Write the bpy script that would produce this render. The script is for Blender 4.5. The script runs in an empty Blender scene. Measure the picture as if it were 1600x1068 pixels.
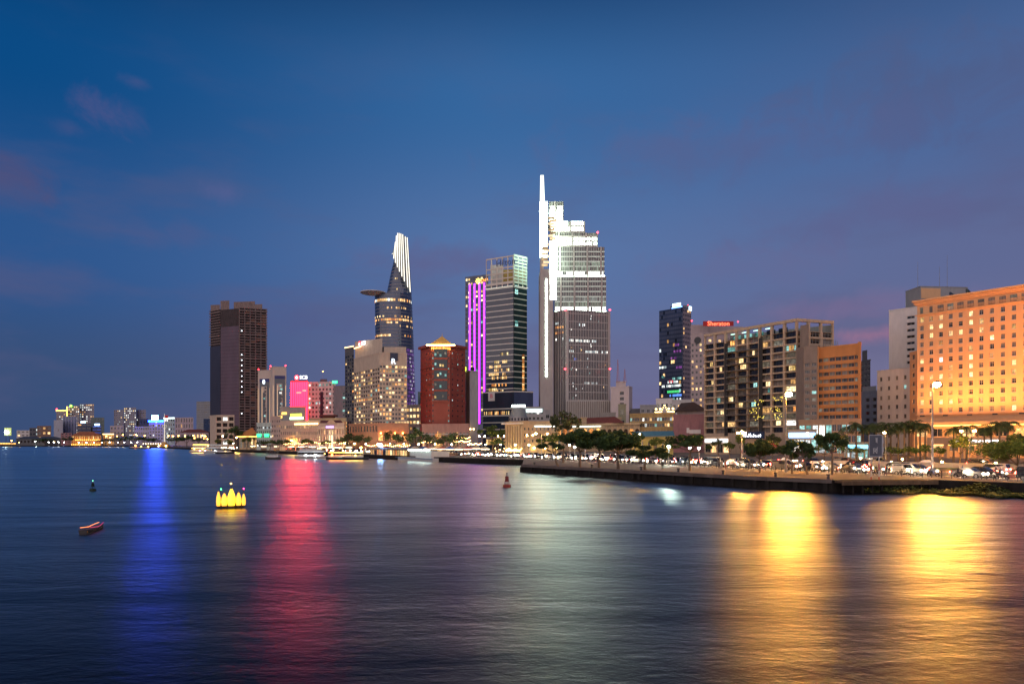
import bpy, math, random
from mathutils import Vector, Matrix
S = bpy.context.scene; C = S.collection
R = math.radians
rnd = random.Random(7)
F, CX, HY, CAM_H, LAND = 1066.7, 800.0, 690.0, 7.0, 1.7
# ---------------------------------------------------------------- camera, sky, dusk light, exposure
cam = bpy.data.objects.new('camera', bpy.data.cameras.new('camera')); C.objects.link(cam)
cam.location = (0, 0, CAM_H); cam.rotation_euler = (R(90), 0, 0)
cam.data.sensor_width = 36; cam.data.lens = 24; cam.data.shift_y = (HY - 534) / 1600
cam.data.clip_start = 0.5; cam.data.clip_end = 20000
S.camera = cam
S.view_settings.view_transform = 'Standard'; S.view_settings.look = 'None'
S.view_settings.gamma = 1; S.view_settings.use_curve_mapping = False
S.view_settings.exposure = 0.0
S.cycles.use_denoising = True
S.cycles.max_bounces = 6; S.cycles.diffuse_bounces = 2; S.cycles.glossy_bounces = 3
S.cycles.transmission_bounces = 2; S.cycles.sample_clamp_indirect = 6; S.cycles.sample_clamp_direct = 0
S.cycles.caustics_reflective = False; S.cycles.caustics_refractive = False

def lin(c):
    return tuple((x / 255 / 12.92 if x / 255 <= .04045 else ((x / 255 + .055) / 1.055) ** 2.4) for x in c) + (1,)

SUN_EL, SUN_AZ = 22.0, 200.0        # the last glow, low behind the camera
w = bpy.data.worlds.new('World'); S.world = w; w.use_nodes = True
nt = w.node_tree; nt.nodes.clear(); L = nt.links
def N(t, **k):
    n = nt.nodes.new(t)
    for a, b in k.items(): setattr(n, a, b)
    return n
def math_n(op, a, b=None, c=None):
    n = N('ShaderNodeMath', operation=op)
    for i, x in enumerate((a, b, c)):
        if x is None: continue
        if isinstance(x, (int, float)): n.inputs[i].default_value = x
        else: L.new(x, n.inputs[i])
    return n.outputs[0]
def smooth(x, a, b):
    n = N('ShaderNodeMapRange', interpolation_type='SMOOTHSTEP')
    L.new(x, n.inputs[0]); n.inputs[1].default_value = a; n.inputs[2].default_value = b
    return n.outputs[0]
def mixc(f, a, b):
    n = N('ShaderNodeMix', data_type='RGBA')
    L.new(f, n.inputs[0])
    for x, i in ((a, 6), (b, 7)):
        if isinstance(x, tuple): n.inputs[i].default_value = x
        else: L.new(x, n.inputs[i])
    return n.outputs[2]
def ramp(x, stops):
    n = N('ShaderNodeValToRGB'); cr = n.color_ramp; cr.interpolation = 'EASE'
    while len(cr.elements) < len(stops): cr.elements.new(.5)
    for e, (p, c) in zip(cr.elements, stops): e.position = p; e.color = lin(c)
    L.new(x, n.inputs[0]); return n.outputs[0]
tc = N('ShaderNodeTexCoord'); sp = N('ShaderNodeSeparateXYZ'); L.new(tc.outputs['Generated'], sp.inputs[0])
el = math_n('MAXIMUM', sp.outputs[2], 0.0)
hyp = math_n('SQRT', math_n('ADD', math_n('MULTIPLY', sp.outputs[0], sp.outputs[0]), math_n('MULTIPLY', sp.outputs[1], sp.outputs[1])))
side = math_n('DIVIDE', sp.outputs[0], math_n('MAXIMUM', hyp, .001))
cl = ramp(el, [(0, (58, 78, 118)), (.08, (56, 80, 121)), (.22, (44, 86, 142)), (.42, (8, 74, 132)), (.6, (2, 44, 88)), (1, (2, 26, 58))])
cm = ramp(el, [(0, (112, 104, 142)), (.1, (103, 108, 147)), (.25, (88, 117, 166)), (.45, (54, 103, 158)), (.6, (20, 60, 108)), (1, (6, 30, 64))])
cr_ = ramp(el, [(0, (142, 118, 142)), (.09, (114, 112, 146)), (.22, (96, 106, 148)), (.38, (76, 104, 154)), (.6, (34, 68, 114)), (1, (8, 32, 66))])
sky = mixc(smooth(side, -.62, .02), cl, cm)
sky = mixc(smooth(side, .0, .62), sky, cr_)
# thin dusk cloud, drifting in long bands
mp = N('ShaderNodeMapping'); mp.inputs['Scale'].default_value = (2.2, 2.2, 7.5); L.new(tc.outputs['Generated'], mp.inputs[0])
nz = N('ShaderNodeTexNoise'); nz.inputs['Scale'].default_value = 1.6; nz.inputs['Detail'].default_value = 6; nz.inputs['Roughness'].default_value = .55
L.new(mp.outputs[0], nz.inputs['Vector'])
band = math_n('MULTIPLY', smooth(nz.outputs['Fac'], .46, .72), smooth(el, .62, .12))
sky = mixc(math_n('MULTIPLY', band, .5), sky, lin((90, 90, 128)))
nz2 = N('ShaderNodeTexNoise'); nz2.inputs['Scale'].default_value = 15; nz2.inputs['Detail'].default_value = 8; nz2.inputs['Roughness'].default_value = .62; nz2.inputs['Distortion'].default_value = .5
L.new(tc.outputs['Generated'], nz2.inputs['Vector'])
def puff(px, py, rx, ry, col, amt, soft=.9):
    global sky
    d = Vector(((px - CX) / F, 1, (HY - py) / F)); n_ = d.length; d.normalize()
    s = N('ShaderNodeVectorMath', operation='SUBTRACT'); L.new(tc.outputs['Generated'], s.inputs[0]); s.inputs[1].default_value = d
    m = N('ShaderNodeVectorMath', operation='MULTIPLY'); L.new(s.outputs[0], m.inputs[0])
    m.inputs[1].default_value = (F * n_ / rx, F * n_ / rx * .5, F * n_ / ry)
    ln = N('ShaderNodeVectorMath', operation='LENGTH'); L.new(m.outputs[0], ln.inputs[0])
    k = math_n('ADD', math_n('MULTIPLY', ln.outputs['Value'], -1), math_n('MULTIPLY_ADD', nz2.outputs['Fac'], 2.6, -.55))
    sky = mixc(math_n('MULTIPLY', smooth(k, -.25, soft), amt), sky, lin(col))
puff(172, 182, 70, 36, (84, 86, 136), .75)
puff(110, 200, 44, 20, (70, 84, 134), .5)
puff(215, 128, 30, 16, (74, 86, 136), .5)
puff(2, 282, 66, 50, (80, 80, 122), .8)
puff(352, 300, 42, 22, (88, 96, 146), .5)
puff(240, 365, 105, 32, (82, 90, 136), .45)
puff(690, 410, 190, 40, (98, 94, 136), .5)
puff(420, 500, 190, 34, (82, 90, 136), .4)
puff(1480, 130, 330, 95, (78, 92, 134), .75)
puff(1180, 225, 420, 60, (86, 98, 144), .6)
puff(1420, 330, 330, 50, (94, 98, 142), .55)
puff(1375, 522, 110, 20, (158, 114, 142), .75)
puff(1340, 482, 170, 28, (126, 108, 146), .5)
puff(1130, 420, 240, 40, (104, 104, 146), .4)
bg = N('ShaderNodeBackground'); L.new(sky, bg.inputs[0]); bg.inputs[1].default_value = 1.0
nish = N('ShaderNodeTexSky', sky_type='NISHITA', sun_disc=False)
nish.sun_elevation = R(-4); nish.sun_rotation = R(SUN_AZ)
bg2 = N('ShaderNodeBackground'); L.new(nish.outputs[0], bg2.inputs[0]); bg2.inputs[1].default_value = .05
ad = N('ShaderNodeAddShader'); L.new(bg.outputs[0], ad.inputs[0]); L.new(bg2.outputs[0], ad.inputs[1])
wo = N('ShaderNodeOutputWorld'); L.new(ad.outputs[0], wo.inputs[0])
sun = bpy.data.objects.new('sun', bpy.data.lights.new('sun', 'SUN')); C.objects.link(sun)
sun.data.energy = 1.9; sun.data.angle = R(100); sun.data.color = (1, .77, .66)
sun.rotation_euler = (R(90 - SUN_EL), 0, R(-(SUN_AZ - 180)))   # shines away from the viewer, onto the river fronts
sun.rotation_euler = Vector((math.sin(R(SUN_AZ)) * -1, -math.cos(R(SUN_AZ)), -math.tan(R(SUN_EL)))).to_track_quat('-Z', 'Y').to_euler()
# ---------------------------------------------------------------- places, materials, mesh helpers
def P(px, d): return Vector(((px - CX) / F * d, d))
def Z(py, d): return CAM_H + (HY - py) / F * d
MATS = {}
def M(name, col, rough=.75, metal=0.0, noise=.18, scale=.6, bump=0.0, spec=.4):
    if name in MATS: return MATS[name]
    m = bpy.data.materials.new(name); m.use_nodes = True; t = m.node_tree; b = t.nodes['Principled BSDF']
    b.inputs['Roughness'].default_value = rough; b.inputs['Metallic'].default_value = metal
    b.inputs['Specular IOR Level'].default_value = spec
    if noise:
        co = t.nodes.new('ShaderNodeTexCoord'); mpn = t.nodes.new('ShaderNodeMapping'); mpn.inputs['Scale'].default_value = (1, 1, .35)
        t.links.new(co.outputs['Object'], mpn.inputs[0])
        n = t.nodes.new('ShaderNodeTexNoise'); n.inputs['Scale'].default_value = scale; n.inputs['Detail'].default_value = 6
        n.inputs['Roughness'].default_value = .65
        t.links.new(mpn.outputs[0], n.inputs['Vector'])
        r_ = t.nodes.new('ShaderNodeValToRGB')
        r_.color_ramp.elements[0].position = .3; r_.color_ramp.elements[1].position = .7
        r_.color_ramp.elements[0].color = tuple(c * (1 - noise) for c in col) + (1,)
        r_.color_ramp.elements[1].color = tuple(min(1, c * (1 + noise)) for c in col) + (1,)
        t.links.new(n.outputs['Fac'], r_.inputs[0]); t.links.new(r_.outputs[0], b.inputs['Base Color'])
        if bump:
            bp = t.nodes.new('ShaderNodeBump'); bp.inputs['Strength'].default_value = bump; bp.inputs['Distance'].default_value = .1
            t.links.new(n.outputs['Fac'], bp.inputs['Height']); t.links.new(bp.outputs[0], b.inputs['Normal'])
    else: b.inputs['Base Color'].default_value = tuple(col) + (1,)
    MATS[name] = m; return m
def E(name, col, s, sample=True):
    if name in MATS: return MATS[name]
    m = bpy.data.materials.new(name); m.use_nodes = True; t = m.node_tree; b = t.nodes['Principled BSDF']
    b.inputs['Base Color'].default_value = (.2, .2, .2, 1); b.inputs['Emission Color'].default_value = tuple(col) + (1,)
    b.inputs['Emission Strength'].default_value = s
    m.cycles.emission_sampling = 'AUTO' if sample else 'NONE'
    MATS[name] = m; return m
def LW(name, ca, cb, s, sc=.9):
    """A lit window: a room behind glass, each brighter or dimmer, with furniture and curtains breaking it up."""
    m = bpy.data.materials.new(name); m.use_nodes = True; t = m.node_tree; b = t.nodes['Principled BSDF']; l = t.links
    b.inputs['Base Color'].default_value = (.03, .03, .035, 1); b.inputs['Roughness'].default_value = .12
    oi = t.nodes.new('ShaderNodeObjectInfo'); ge = t.nodes.new('ShaderNodeNewGeometry')
    def mm(op, a, c):
        n = t.nodes.new('ShaderNodeMath'); n.operation = op
        for i, x in enumerate((a, c)):
            if isinstance(x, (int, float)): n.inputs[i].default_value = x
            else: l.new(x, n.inputs[i])
        return n.outputs[0]
    rr = mm('FRACT', mm('ADD', oi.outputs['Random'], ge.outputs['Random Per Island']), 0)
    co = t.nodes.new('ShaderNodeTexCoord'); ob = t.nodes.new('ShaderNodeVectorMath'); ob.operation = 'ADD'
    cmb = t.nodes.new('ShaderNodeCombineXYZ'); l.new(mm('MULTIPLY', rr, 91), cmb.inputs[0])
    l.new(co.outputs['Object'], ob.inputs[0]); l.new(cmb.outputs[0], ob.inputs[1])
    n = t.nodes.new('ShaderNodeTexNoise'); n.inputs['Scale'].default_value = sc; n.inputs['Detail'].default_value = 3
    l.new(ob.outputs[0], n.inputs['Vector'])
    mr = t.nodes.new('ShaderNodeMapRange'); l.new(n.outputs['Fac'], mr.inputs[0])
    mr.inputs[1].default_value = .35; mr.inputs[2].default_value = .65; mr.inputs[3].default_value = .35; mr.inputs[4].default_value = 1.3
    mx = t.nodes.new('ShaderNodeMix'); mx.data_type = 'RGBA'; l.new(rr, mx.inputs[0])
    mx.inputs[6].default_value = tuple(ca) + (1,); mx.inputs[7].default_value = tuple(cb) + (1,)
    l.new(mx.outputs[2], b.inputs['Emission Color'])
    l.new(mm('MULTIPLY', mm('MULTIPLY', mm('ADD', mm('MULTIPLY', rr, .9), .25), mr.outputs[0]), s), b.inputs['Emission Strength'])
    m.cycles.emission_sampling = 'NONE'; MATS[name] = m; return m
concrete = M('concrete', (.30, .27, .25), .85, noise=.22)
pale = M('pale_render', (.55, .52, .50), .8, noise=.10)
white = M('white_render', (.68, .65, .63), .75, noise=.08)
beige = M('beige_render', (.52, .42, .33), .8, noise=.14)
sand = M('sand_render', (.46, .35, .22), .8, noise=.16)
ochre = M('ochre_render', (.40, .28, .12), .85, noise=.2)
rust = M('raw_slab_concrete', (.15, .105, .10), .9, noise=.35)
brick_red = M('red_granite', (.30, .065, .04), .55, noise=.14, scale=.3)
grey = M('grey_cladding', (.30, .30, .31), .6, noise=.1)
dkgrey = M('dark_cladding', (.10, .10, .11), .6, noise=.15)
roof_m = M('roof_felt', (.10, .095, .09), .9, noise=.3)
tile_red = M('red_roof_tiles', (.16, .05, .045), .8, noise=.3, scale=2)
stone = M('pale_stone', (.40, .36, .34), .6, noise=.10, scale=.3)
coral = M('coral_render', (.68, .41, .22), .8, noise=.06)
mauve = M('mauve_render', (.30, .15, .16), .85, noise=.2)
metal = M('painted_steel', (.25, .25, .26), .45, .6, noise=.1)
dkmetal = M('dark_steel', (.06, .06, .065), .5, .5, noise=.2)
frame_w = M('window_frame_pale', (.5, .48, .45), .5, noise=0)
frame_d = M('window_frame_dark', (.05, .05, .055), .5, noise=0)
GD = M('dark_glass', (.018, .022, .03), .10, noise=.3, scale=.15, spec=.7)
GB = M('blue_glass', (.05, .07, .125), .12, .25, noise=.3, scale=.08, spec=.8)
GT = M('teal_glass', (.012, .045, .05), .12, .2, noise=.35, scale=.12, spec=.7)
GV = M('open_floor_shade', (.025, .018, .018), .9, noise=.4, scale=.3)  # near-black colour carries the shade of open floors
GC = M('curtained_glass', (.20, .18, .16), .35, noise=.35, scale=.8)
Lw = LW('lit_window_warm', (1, .50, .14), (1, .66, .30), 2.0)
Ly = LW('lit_window_yellow', (1, .62, .16), (1, .78, .42), 2.2)
Lo = LW('lit_window_orange', (1, .30, .05), (1, .45, .12), 1.8)
Lc = LW('lit_window_cool', (.75, .95, 1), (1, .95, .85), 2.2)
Lt = LW('lit_window_teal', (.25, .85, .75), (.5, .95, .9), 1.0)
Ld = LW('lit_window_dim', (.5, .36, .2), (.4, .38, .3), .45)

class MB:
    def __init__(s): s.v, s.f, s.m, s.mats, s.t = [], [], [], [], None
    def frame(s, ox=0, oy=0, ang=0, oz=0): s.t = (ox, oy, math.cos(ang), math.sin(ang), oz); return s
    def add(s, vs, fs, mat):
        if mat not in s.mats: s.mats.append(mat)
        k, b = s.mats.index(mat), len(s.v)
        if s.t:
            ox, oy, c, sn, oz = s.t
            vs = [(ox + x * c - y * sn, oy + x * sn + y * c, z + oz) for x, y, z in vs]
        s.v.extend(vs)
        for f in fs: s.f.append(tuple(i + b for i in f)); s.m.append(k)
    def quad(s, a, b, c, d, mat): s.add([a, b, c, d], [(0, 1, 2, 3)], mat)
    def rect(s, x0, x1, y, z0, z1, mat): s.quad((x0, y, z0), (x1, y, z0), (x1, y, z1), (x0, y, z1), mat)
    def box(s, x0, x1, y0, y1, z0, z1, mat):
        s.add([(x0, y0, z0), (x1, y0, z0), (x1, y1, z0), (x0, y1, z0), (x0, y0, z1), (x1, y0, z1), (x1, y1, z1), (x0, y1, z1)],
              [(0, 3, 2, 1), (4, 5, 6, 7), (0, 1, 5, 4), (1, 2, 6, 5), (2, 3, 7, 6), (3, 0, 4, 7)], mat)
    def prism(s, poly, z0, z1, mat, top=None):
        n = len(poly); z1s = z1 if isinstance(z1, (list, tuple)) else [z1] * n
        s.add([(x, y, z0) for x, y in poly] + [(p[0], p[1], z) for p, z in zip(poly, z1s)],
              [(i, (i + 1) % n, (i + 1) % n + n, i + n) for i in range(n)] + [tuple(range(n - 1, -1, -1))], mat)
        s.add([(p[0], p[1], z) for p, z in zip(poly, z1s)], [tuple(range(n))], top or mat)
    def tube(s, p0, p1, r0, r1, n, mat, caps=True):
        p0, p1 = Vector(p0), Vector(p1); d = (p1 - p0)
        if d.length < 1e-6: return
        d.normalize(); a = d.orthogonal().normalized(); b = d.cross(a)
        vs = [tuple(p + (a * math.cos(t) + b * math.sin(t)) * r) for p, r in ((p0, r0), (p1, r1)) for t in [2 * math.pi * i / n for i in range(n)]]
        fs = [(i, (i + 1) % n, (i + 1) % n + n, i + n) for i in range(n)]
        if caps: fs += [tuple(range(n - 1, -1, -1)), tuple(range(n, 2 * n))]
        s.add(vs, fs, mat)
    def lathe(s, x, y, prof, n, mat):
        vs = [(x + r * math.cos(2 * math.pi * i / n), y + r * math.sin(2 * math.pi * i / n), z) for r, z in prof for i in range(n)]
        fs = [(k * n + i, k * n + (i + 1) % n, (k + 1) * n + (i + 1) % n, (k + 1) * n + i) for k in range(len(prof) - 1) for i in range(n)]
        fs += [tuple(range(n - 1, -1, -1)), tuple(range((len(prof) - 1) * n, len(prof) * n))]
        s.add(vs, fs, mat)
    def ball(s, x, y, z, r, mat, n=8, k=5, sz=1):
        s.lathe(x, y, [(max(.01, math.sin(math.pi * i / k)) * r, z - math.cos(math.pi * i / k) * r * sz) for i in range(k + 1)], n, mat)
    def mesh(s, name, smooth=False):
        me = bpy.data.meshes.new(name); me.from_pydata(s.v, [], s.f)
        for m in s.mats: me.materials.append(m)
        me.polygons.foreach_set('material_index', s.m)
        if smooth: me.polygons.foreach_set('use_smooth', [True] * len(s.f))
        me.update(); return me
    def build(s, name, parent=None, kind=None, label=None, loc=(0, 0, 0), rz=0, smooth=False):
        return inst(name, s.mesh(name, smooth), parent, loc, rz, kind, label)
def inst(name, me, parent=None, loc=(0, 0, 0), rz=0, kind=None, label=None):
    o = bpy.data.objects.new(name, me); C.objects.link(o); o.location = loc; o.rotation_euler = (0, 0, rz)
    if parent: o.parent = parent
    if kind: o['kind'] = kind
    if label: o['label'] = label
    return o
USED = {}
def thing(name, label, cat, loc=(0, 0, 0), rz=0, group=None):
    o = bpy.data.objects.new(name, None); C.objects.link(o); o.location = loc; o.rotation_euler = (0, 0, rz)
    o['label'] = label; o['category'] = cat
    if group: o['group'] = group
    return o
def tag(o, label, cat, group=None):
    o['label'] = label; o['category'] = cat
    if group: o['group'] = group
    return o
def dup(root, loc=None, rz=None, label=None, group=None, sc=None):
    r = root.copy(); C.objects.link(r)
    if loc is not None: r.location = loc
    if rz is not None: r.rotation_euler = (0, 0, rz)
    if sc is not None: r.scale = sc if isinstance(sc, tuple) else (sc,) * 3
    if label: r['label'] = label
    if group: r['group'] = group
    for ch in KIDS(root):
        c = ch.copy(); C.objects.link(c); c.parent = r
        for g in KIDS(ch):
            e = g.copy(); C.objects.link(e); e.parent = c
    return r
def KIDS(o): return list(o.children)
TXT = {}
def text_mesh(body, size, mat, ext=.08):
    k = (body, size, mat.name)
    if k in TXT: return TXT[k]
    cu = bpy.data.curves.new('lettering', 'FONT'); cu.body = body; cu.size = size; cu.extrude = ext; cu.resolution_u = 3
    cu.align_x = 'CENTER'; cu.align_y = 'CENTER'
    o = bpy.data.objects.new('lettering', cu); C.objects.link(o)
    me = bpy.data.meshes.new_from_object(o.evaluated_get(bpy.context.evaluated_depsgraph_get()))
    bpy.data.objects.remove(o); me.transform(Matrix.Rotation(R(90), 4, 'X')); me.materials.clear(); me.materials.append(mat)
    TXT[k] = me; return me
def lettering(root, body, size, mat, loc, rz=0, name='lettering', sx=1):
    o = inst(name, text_mesh(body, size, mat), root, loc, rz); o.scale.x = sx; return o
# ---------------------------------------------------------------- building kit
class B_: pass
def wall(mb, W, z0, z1, cols, rows, rec, mat):
    zc = z0
    for a, b in rows:
        if a > zc: mb.rect(0, W, 0, zc, a, mat)
        xc = 0
        for c, d in cols:
            if c > xc: mb.rect(xc, c, 0, a, b, mat)
            if rec:
                mb.quad((c, 0, a), (d, 0, a), (d, rec, a), (c, rec, a), mat); mb.quad((c, rec, b), (d, rec, b), (d, 0, b), (c, 0, b), mat)
                mb.quad((c, 0, a), (c, rec, a), (c, rec, b), (c, 0, b), mat); mb.quad((d, rec, a), (d, 0, a), (d, 0, b), (d, rec, b), mat)
            xc = d
        if xc < W: mb.rect(xc, W, 0, a, b, mat)
        zc = b
    if zc < z1: mb.rect(0, W, 0, zc, z1, mat)
WIN = {}
def win_mesh(w_, h_, g, fr=frame_w, mull=1, rail=0, sill=False, ac=False):
    k = (round(w_, 2), round(h_, 2), g.name, fr.name, mull, rail, sill, ac)
    if k in WIN: return WIN[k]
    m = MB(); m.rect(0, w_, 0, 0, h_, g); t = min(.09, w_ * .07)
    m.box(0, t, -.06, -.002, 0, h_, fr); m.box(w_ - t, w_, -.06, -.002, 0, h_, fr)
    m.box(t, w_ - t, -.06, -.002, 0, t, fr); m.box(t, w_ - t, -.06, -.002, h_ - t, h_, fr)
    for i in range(mull): x = w_ * (i + 1) / (mull + 1); m.box(x - t / 2, x + t / 2, -.05, -.002, t, h_ - t, fr)
    for i in range(rail): z = h_ * (i + 1) / (rail + 1) + .15 * h_; m.box(t, w_ - t, -.04, -.003, z - t / 2, z + t / 2, fr)
    if sill: m.box(-.12, w_ + .12, -.45, -.062, -.16, -.01, fr)
    WIN[k] = m.mesh('window'); return WIN[k]
def pick(ws):
    t = rnd.random() * sum(x[1] for x in ws)
    for m, q in ws:
        t -= q
        if t <= 0: return m
    return ws[-1][0]
def bldg(name, label, pts, top, mat, specs=(), dep=18, cat='building', base=LAND, roof=roof_m, parapet=.8, cope=None, group=None, coping=True, h=None):
    """pts: corners of the fronts one sees, left to right, as (pixel column, distance); each span is one front."""
    w_ = [P(*p) for p in pts]; o = w_[0]; B = B_()
    B.h = h if h is not None else Z(top, pts[0][1]) - base
    B.root = thing(name, label, cat, (o.x, o.y, base), 0, group)
    q = [p - o for p in w_]; v0, v1 = w_[0].normalized(), w_[-1].normalized()
    q2 = q + [q[-1] + v1 * dep, q[0] + v0 * dep]; B.q = q; B.poly = [(p.x, p.y) for p in q2]
    B.fr = []
    m = MB(); n = len(q2)
    for i in range(n):
        a, b = q2[i], q2[(i + 1) % n]; ang = math.atan2(b.y - a.y, b.x - a.x); W = (b - a).length
        m.frame(a.x, a.y, ang); B.fr.append((a.x, a.y, ang, W))
        sp_ = specs[i] if i < len(specs) and i < len(q) - 1 else None
        if sp_: B_face(B, m, i, W, sp_, mat)
        else: m.rect(0, W, 0, 0, B.h, mat)
        if coping and i < len(q) - 1: m.box(-.1, W + .1, -.14, .35, B.h + .002, B.h + parapet, cope or mat)
    m.t = None; m.add([(x, y, B.h) for x, y in B.poly], [tuple(range(n))], roof)
    B.wall = m.build('wall', B.root); return B
def grid(sp_, W, H):
    n, r, f, hr = sp_['n'], sp_.get('r', .6), sp_['f'], sp_.get('hr', .55)
    e0, e1 = sp_.get('x0', 0) * W, sp_.get('x1', 1) * W; z0 = sp_.get('z0', 0); z1 = sp_.get('z1', H) or H
    if z1 < 0: z1 += H
    bw = (e1 - e0) / n; bh = (z1 - z0) / f
    cols = [(e0 + bw * (i + .5 - r / 2), e0 + bw * (i + .5 + r / 2)) for i in range(n)]
    rows = [(z0 + bh * (j + .5 - hr / 2), z0 + bh * (j + .5 + hr / 2)) for j in range(f)]
    return cols, rows
def B_face(B, m, i, W, sp_, mat):
    cols, rows = grid(sp_, W, B.h); rec = sp_.get('rec', .3)
    wall(m, W, 0, B.h, cols, rows, rec, sp_.get('mat', mat)); x, y, ang, _ = B.fr[i]
    lit = sp_['lit']
    if sp_.get('each', True):
        for a, b in rows:
            for c, d in cols:
                g = pick(lit(a / B.h, c / W) if callable(lit) else lit)
                me = win_mesh(d - c, b - a, g, sp_.get('fr', frame_w), sp_.get('mull', 1), sp_.get('rail', 0), sp_.get('sill', False))
                ca, sa = math.cos(ang), math.sin(ang)
                inst('window', me, B.root, (x + c * ca - rec * sa, y + c * sa + rec * ca, a), ang)
    else:
        j = MB().frame(x, y, ang)
        for a, b in rows:
            for c, d in cols: j.rect(c, d, rec, a, b, pick(lit(a / B.h, c / W) if callable(lit) else lit))
        j.build('window', B.root, kind='stuff')
def at_face(B, i, x, z, out=0):
    ox, oy, ang, _ = B.fr[i]
    return (ox + x * math.cos(ang) + out * math.sin(ang), oy + x * math.sin(ang) - out * math.cos(ang), z), ang
def panel(B, i, x0, x1, z0, z1, mat, name, out=.1, th=.3, label=None):
    ox, oy, ang, _ = B.fr[i]; m = MB().frame(ox, oy, ang); m.box(x0, x1, -out - th, -out, z0, z1, mat)
    return m.build(name, B.root, label=label)
def bands(B, i, zs, hh, mat, name='floor_band', out=.02, th=.35, x0=0, x1=None):
    W = B.fr[i][3]
    for z in zs: panel(B, i, x0, W if x1 is None else x1, z, z + hh, mat, name, out, th)
def lit_pane(B, i, x, z, w_, h_, mat, out=.42):
    loc, ang = at_face(B, i, x, z, out); return inst('window', win_mesh(w_, h_, mat, frame_d, 1), B.root, loc, ang)
def roof_box(B, fx0, fx1, fy0, fy1, hh, mat, name='roof_house', z=None):
    """a block on the roof; fractions along the first front and back into the depth"""
    p = [Vector(x) for x in B.poly]; a, b, c, d = p[0], p[len(B.q) - 1], p[-2], p[-1]
    def s(u, v): return tuple((a.lerp(b, u)).lerp(d.lerp(c, u), v))
    m = MB(); zz = B.h if z is None else z
    m.prism([s(fx0, fy0), s(fx1, fy0), s(fx1, fy1), s(fx0, fy1)], zz + .003, zz + hh, mat); return m.build(name, B.root)
def mast(B, u, v, hh, lamp=None, z=None):
    p = [Vector(x) for x in B.poly]; a, b, c, d = p[0], p[len(B.q) - 1], p[-2], p[-1]
    q = (a.lerp(b, u)).lerp(d.lerp(c, u), v); zz = (B.h if z is None else z)
    m = MB(); m.tube((q.x, q.y, zz), (q.x, q.y, zz + hh), .12, .06, 5, metal)
    o = m.build('antenna_mast', B.root)
    if lamp: k = MB(); k.ball(q.x, q.y, zz + hh + .35, .55, lamp, 6, 4); k.build('beacon', o)
beacon_r = E('red_beacon', (1, .03, .05), 12)
# ---------------------------------------------------------------- river, land, roads
def struct(o): o['kind'] = 'structure'; return o
wm = bpy.data.materials.new('river_water'); wm.use_nodes = True; t = wm.node_tree; b = t.nodes['Principled BSDF']
t.nodes.remove(b); df = t.nodes.new('ShaderNodeBsdfDiffuse'); df.inputs[0].default_value = (.008, .007, .012, 1)
gs_ = t.nodes.new('ShaderNodeBsdfAnisotropic'); gs_.distribution = 'BECKMANN'; gs_.inputs['Color'].default_value = (1, 1, 1, 1)
fr_ = t.nodes.new('ShaderNodeFresnel'); fr_.inputs['IOR'].default_value = 1.175
mxs = t.nodes.new('ShaderNodeMixShader'); t.links.new(fr_.outputs[0], mxs.inputs[0]); t.links.new(df.outputs[0], mxs.inputs[1]); t.links.new(gs_.outputs[0], mxs.inputs[2])
t.links.new(mxs.outputs[0], t.nodes['Material Output'].inputs['Surface'])
co = t.nodes.new('ShaderNodeTexCoord')
def wnoise(sx, sy, sc, det, rough=.6):
    mpn = t.nodes.new('ShaderNodeMapping'); mpn.inputs['Scale'].default_value = (sx, sy, 1); t.links.new(co.outputs['Object'], mpn.inputs[0])
    mpn.inputs['Rotation'].default_value = (0, 0, .12)
    n = t.nodes.new('ShaderNodeTexNoise'); n.inputs['Scale'].default_value = sc; n.inputs['Detail'].default_value = det; n.inputs['Roughness'].default_value = rough
    n.inputs['Distortion'].default_value = .4
    t.links.new(mpn.outputs[0], n.inputs['Vector']); return n.outputs['Fac']
def bump(h, s, d, prev=None, sv=None):
    n = t.nodes.new('ShaderNodeBump'); n.inputs['Strength'].default_value = s; n.inputs['Distance'].default_value = d
    t.links.new(h, n.inputs['Height'])
    if prev: t.links.new(prev, n.inputs['Normal'])
    if sv:
        k_ = t.nodes.new('ShaderNodeMapRange'); t.links.new(sv, k_.inputs[0]); k_.inputs[1].default_value = .35; k_.inputs[2].default_value = .65; k_.inputs[3].default_value = s * .25; k_.inputs[4].default_value = s * 1.5; t.links.new(k_.outputs[0], n.inputs['Strength'])
    return n.outputs[0]
b1 = bump(wnoise(.6, 1, 1.9, 6, .65), .5, .09, None, wnoise(.4, 1, .07, 4))
b2 = bump(wnoise(.35, 1, .22, 5), .5, .5, b1, wnoise(.5, 1, .012, 3))
b3 = bump(wnoise(.25, 1, .035, 3), .5, 1.6, b2)
for nd in (df, gs_, fr_): t.links.new(b3, nd.inputs['Normal'])
mr = t.nodes.new('ShaderNodeMapRange'); t.links.new(wnoise(.22, 1, .02, 4), mr.inputs[0])
mr.inputs[1].default_value = .3; mr.inputs[2].default_value = .7; mr.inputs[3].default_value = .33; mr.inputs[4].default_value = .42
t.links.new(mr.outputs[0], gs_.inputs['Roughness'])
m = MB(); m.quad((-3500, -400, 0), (3500, -400, 0), (3500, 6000, 0), (-3500, 6000, 0), wm); struct(m.build('river'))
BANK = [(-900, 1150), (0, 1067), (200, 1000), (255, 747), (330, 540), (400, 439), (465, 373), (560, 299), (680, 240), (790, 208), (818, 204), (816, 158), (1000, 124.5), (1200, 101.5), (1300, 95), (1440, 97), (1600, 88), (1900, 80), (2400, 72)]
bp = [P(*q) for q in BANK]; poly = [(q.x, q.y) for q in bp] + [(900, 60), (3300, 400), (3300, 5800), (-3300, 5800), (-3300, 1200)]
quay_m = M('quay_concrete', (.15, .12, .105), .9, noise=.35, scale=.35, bump=.3)
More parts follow.
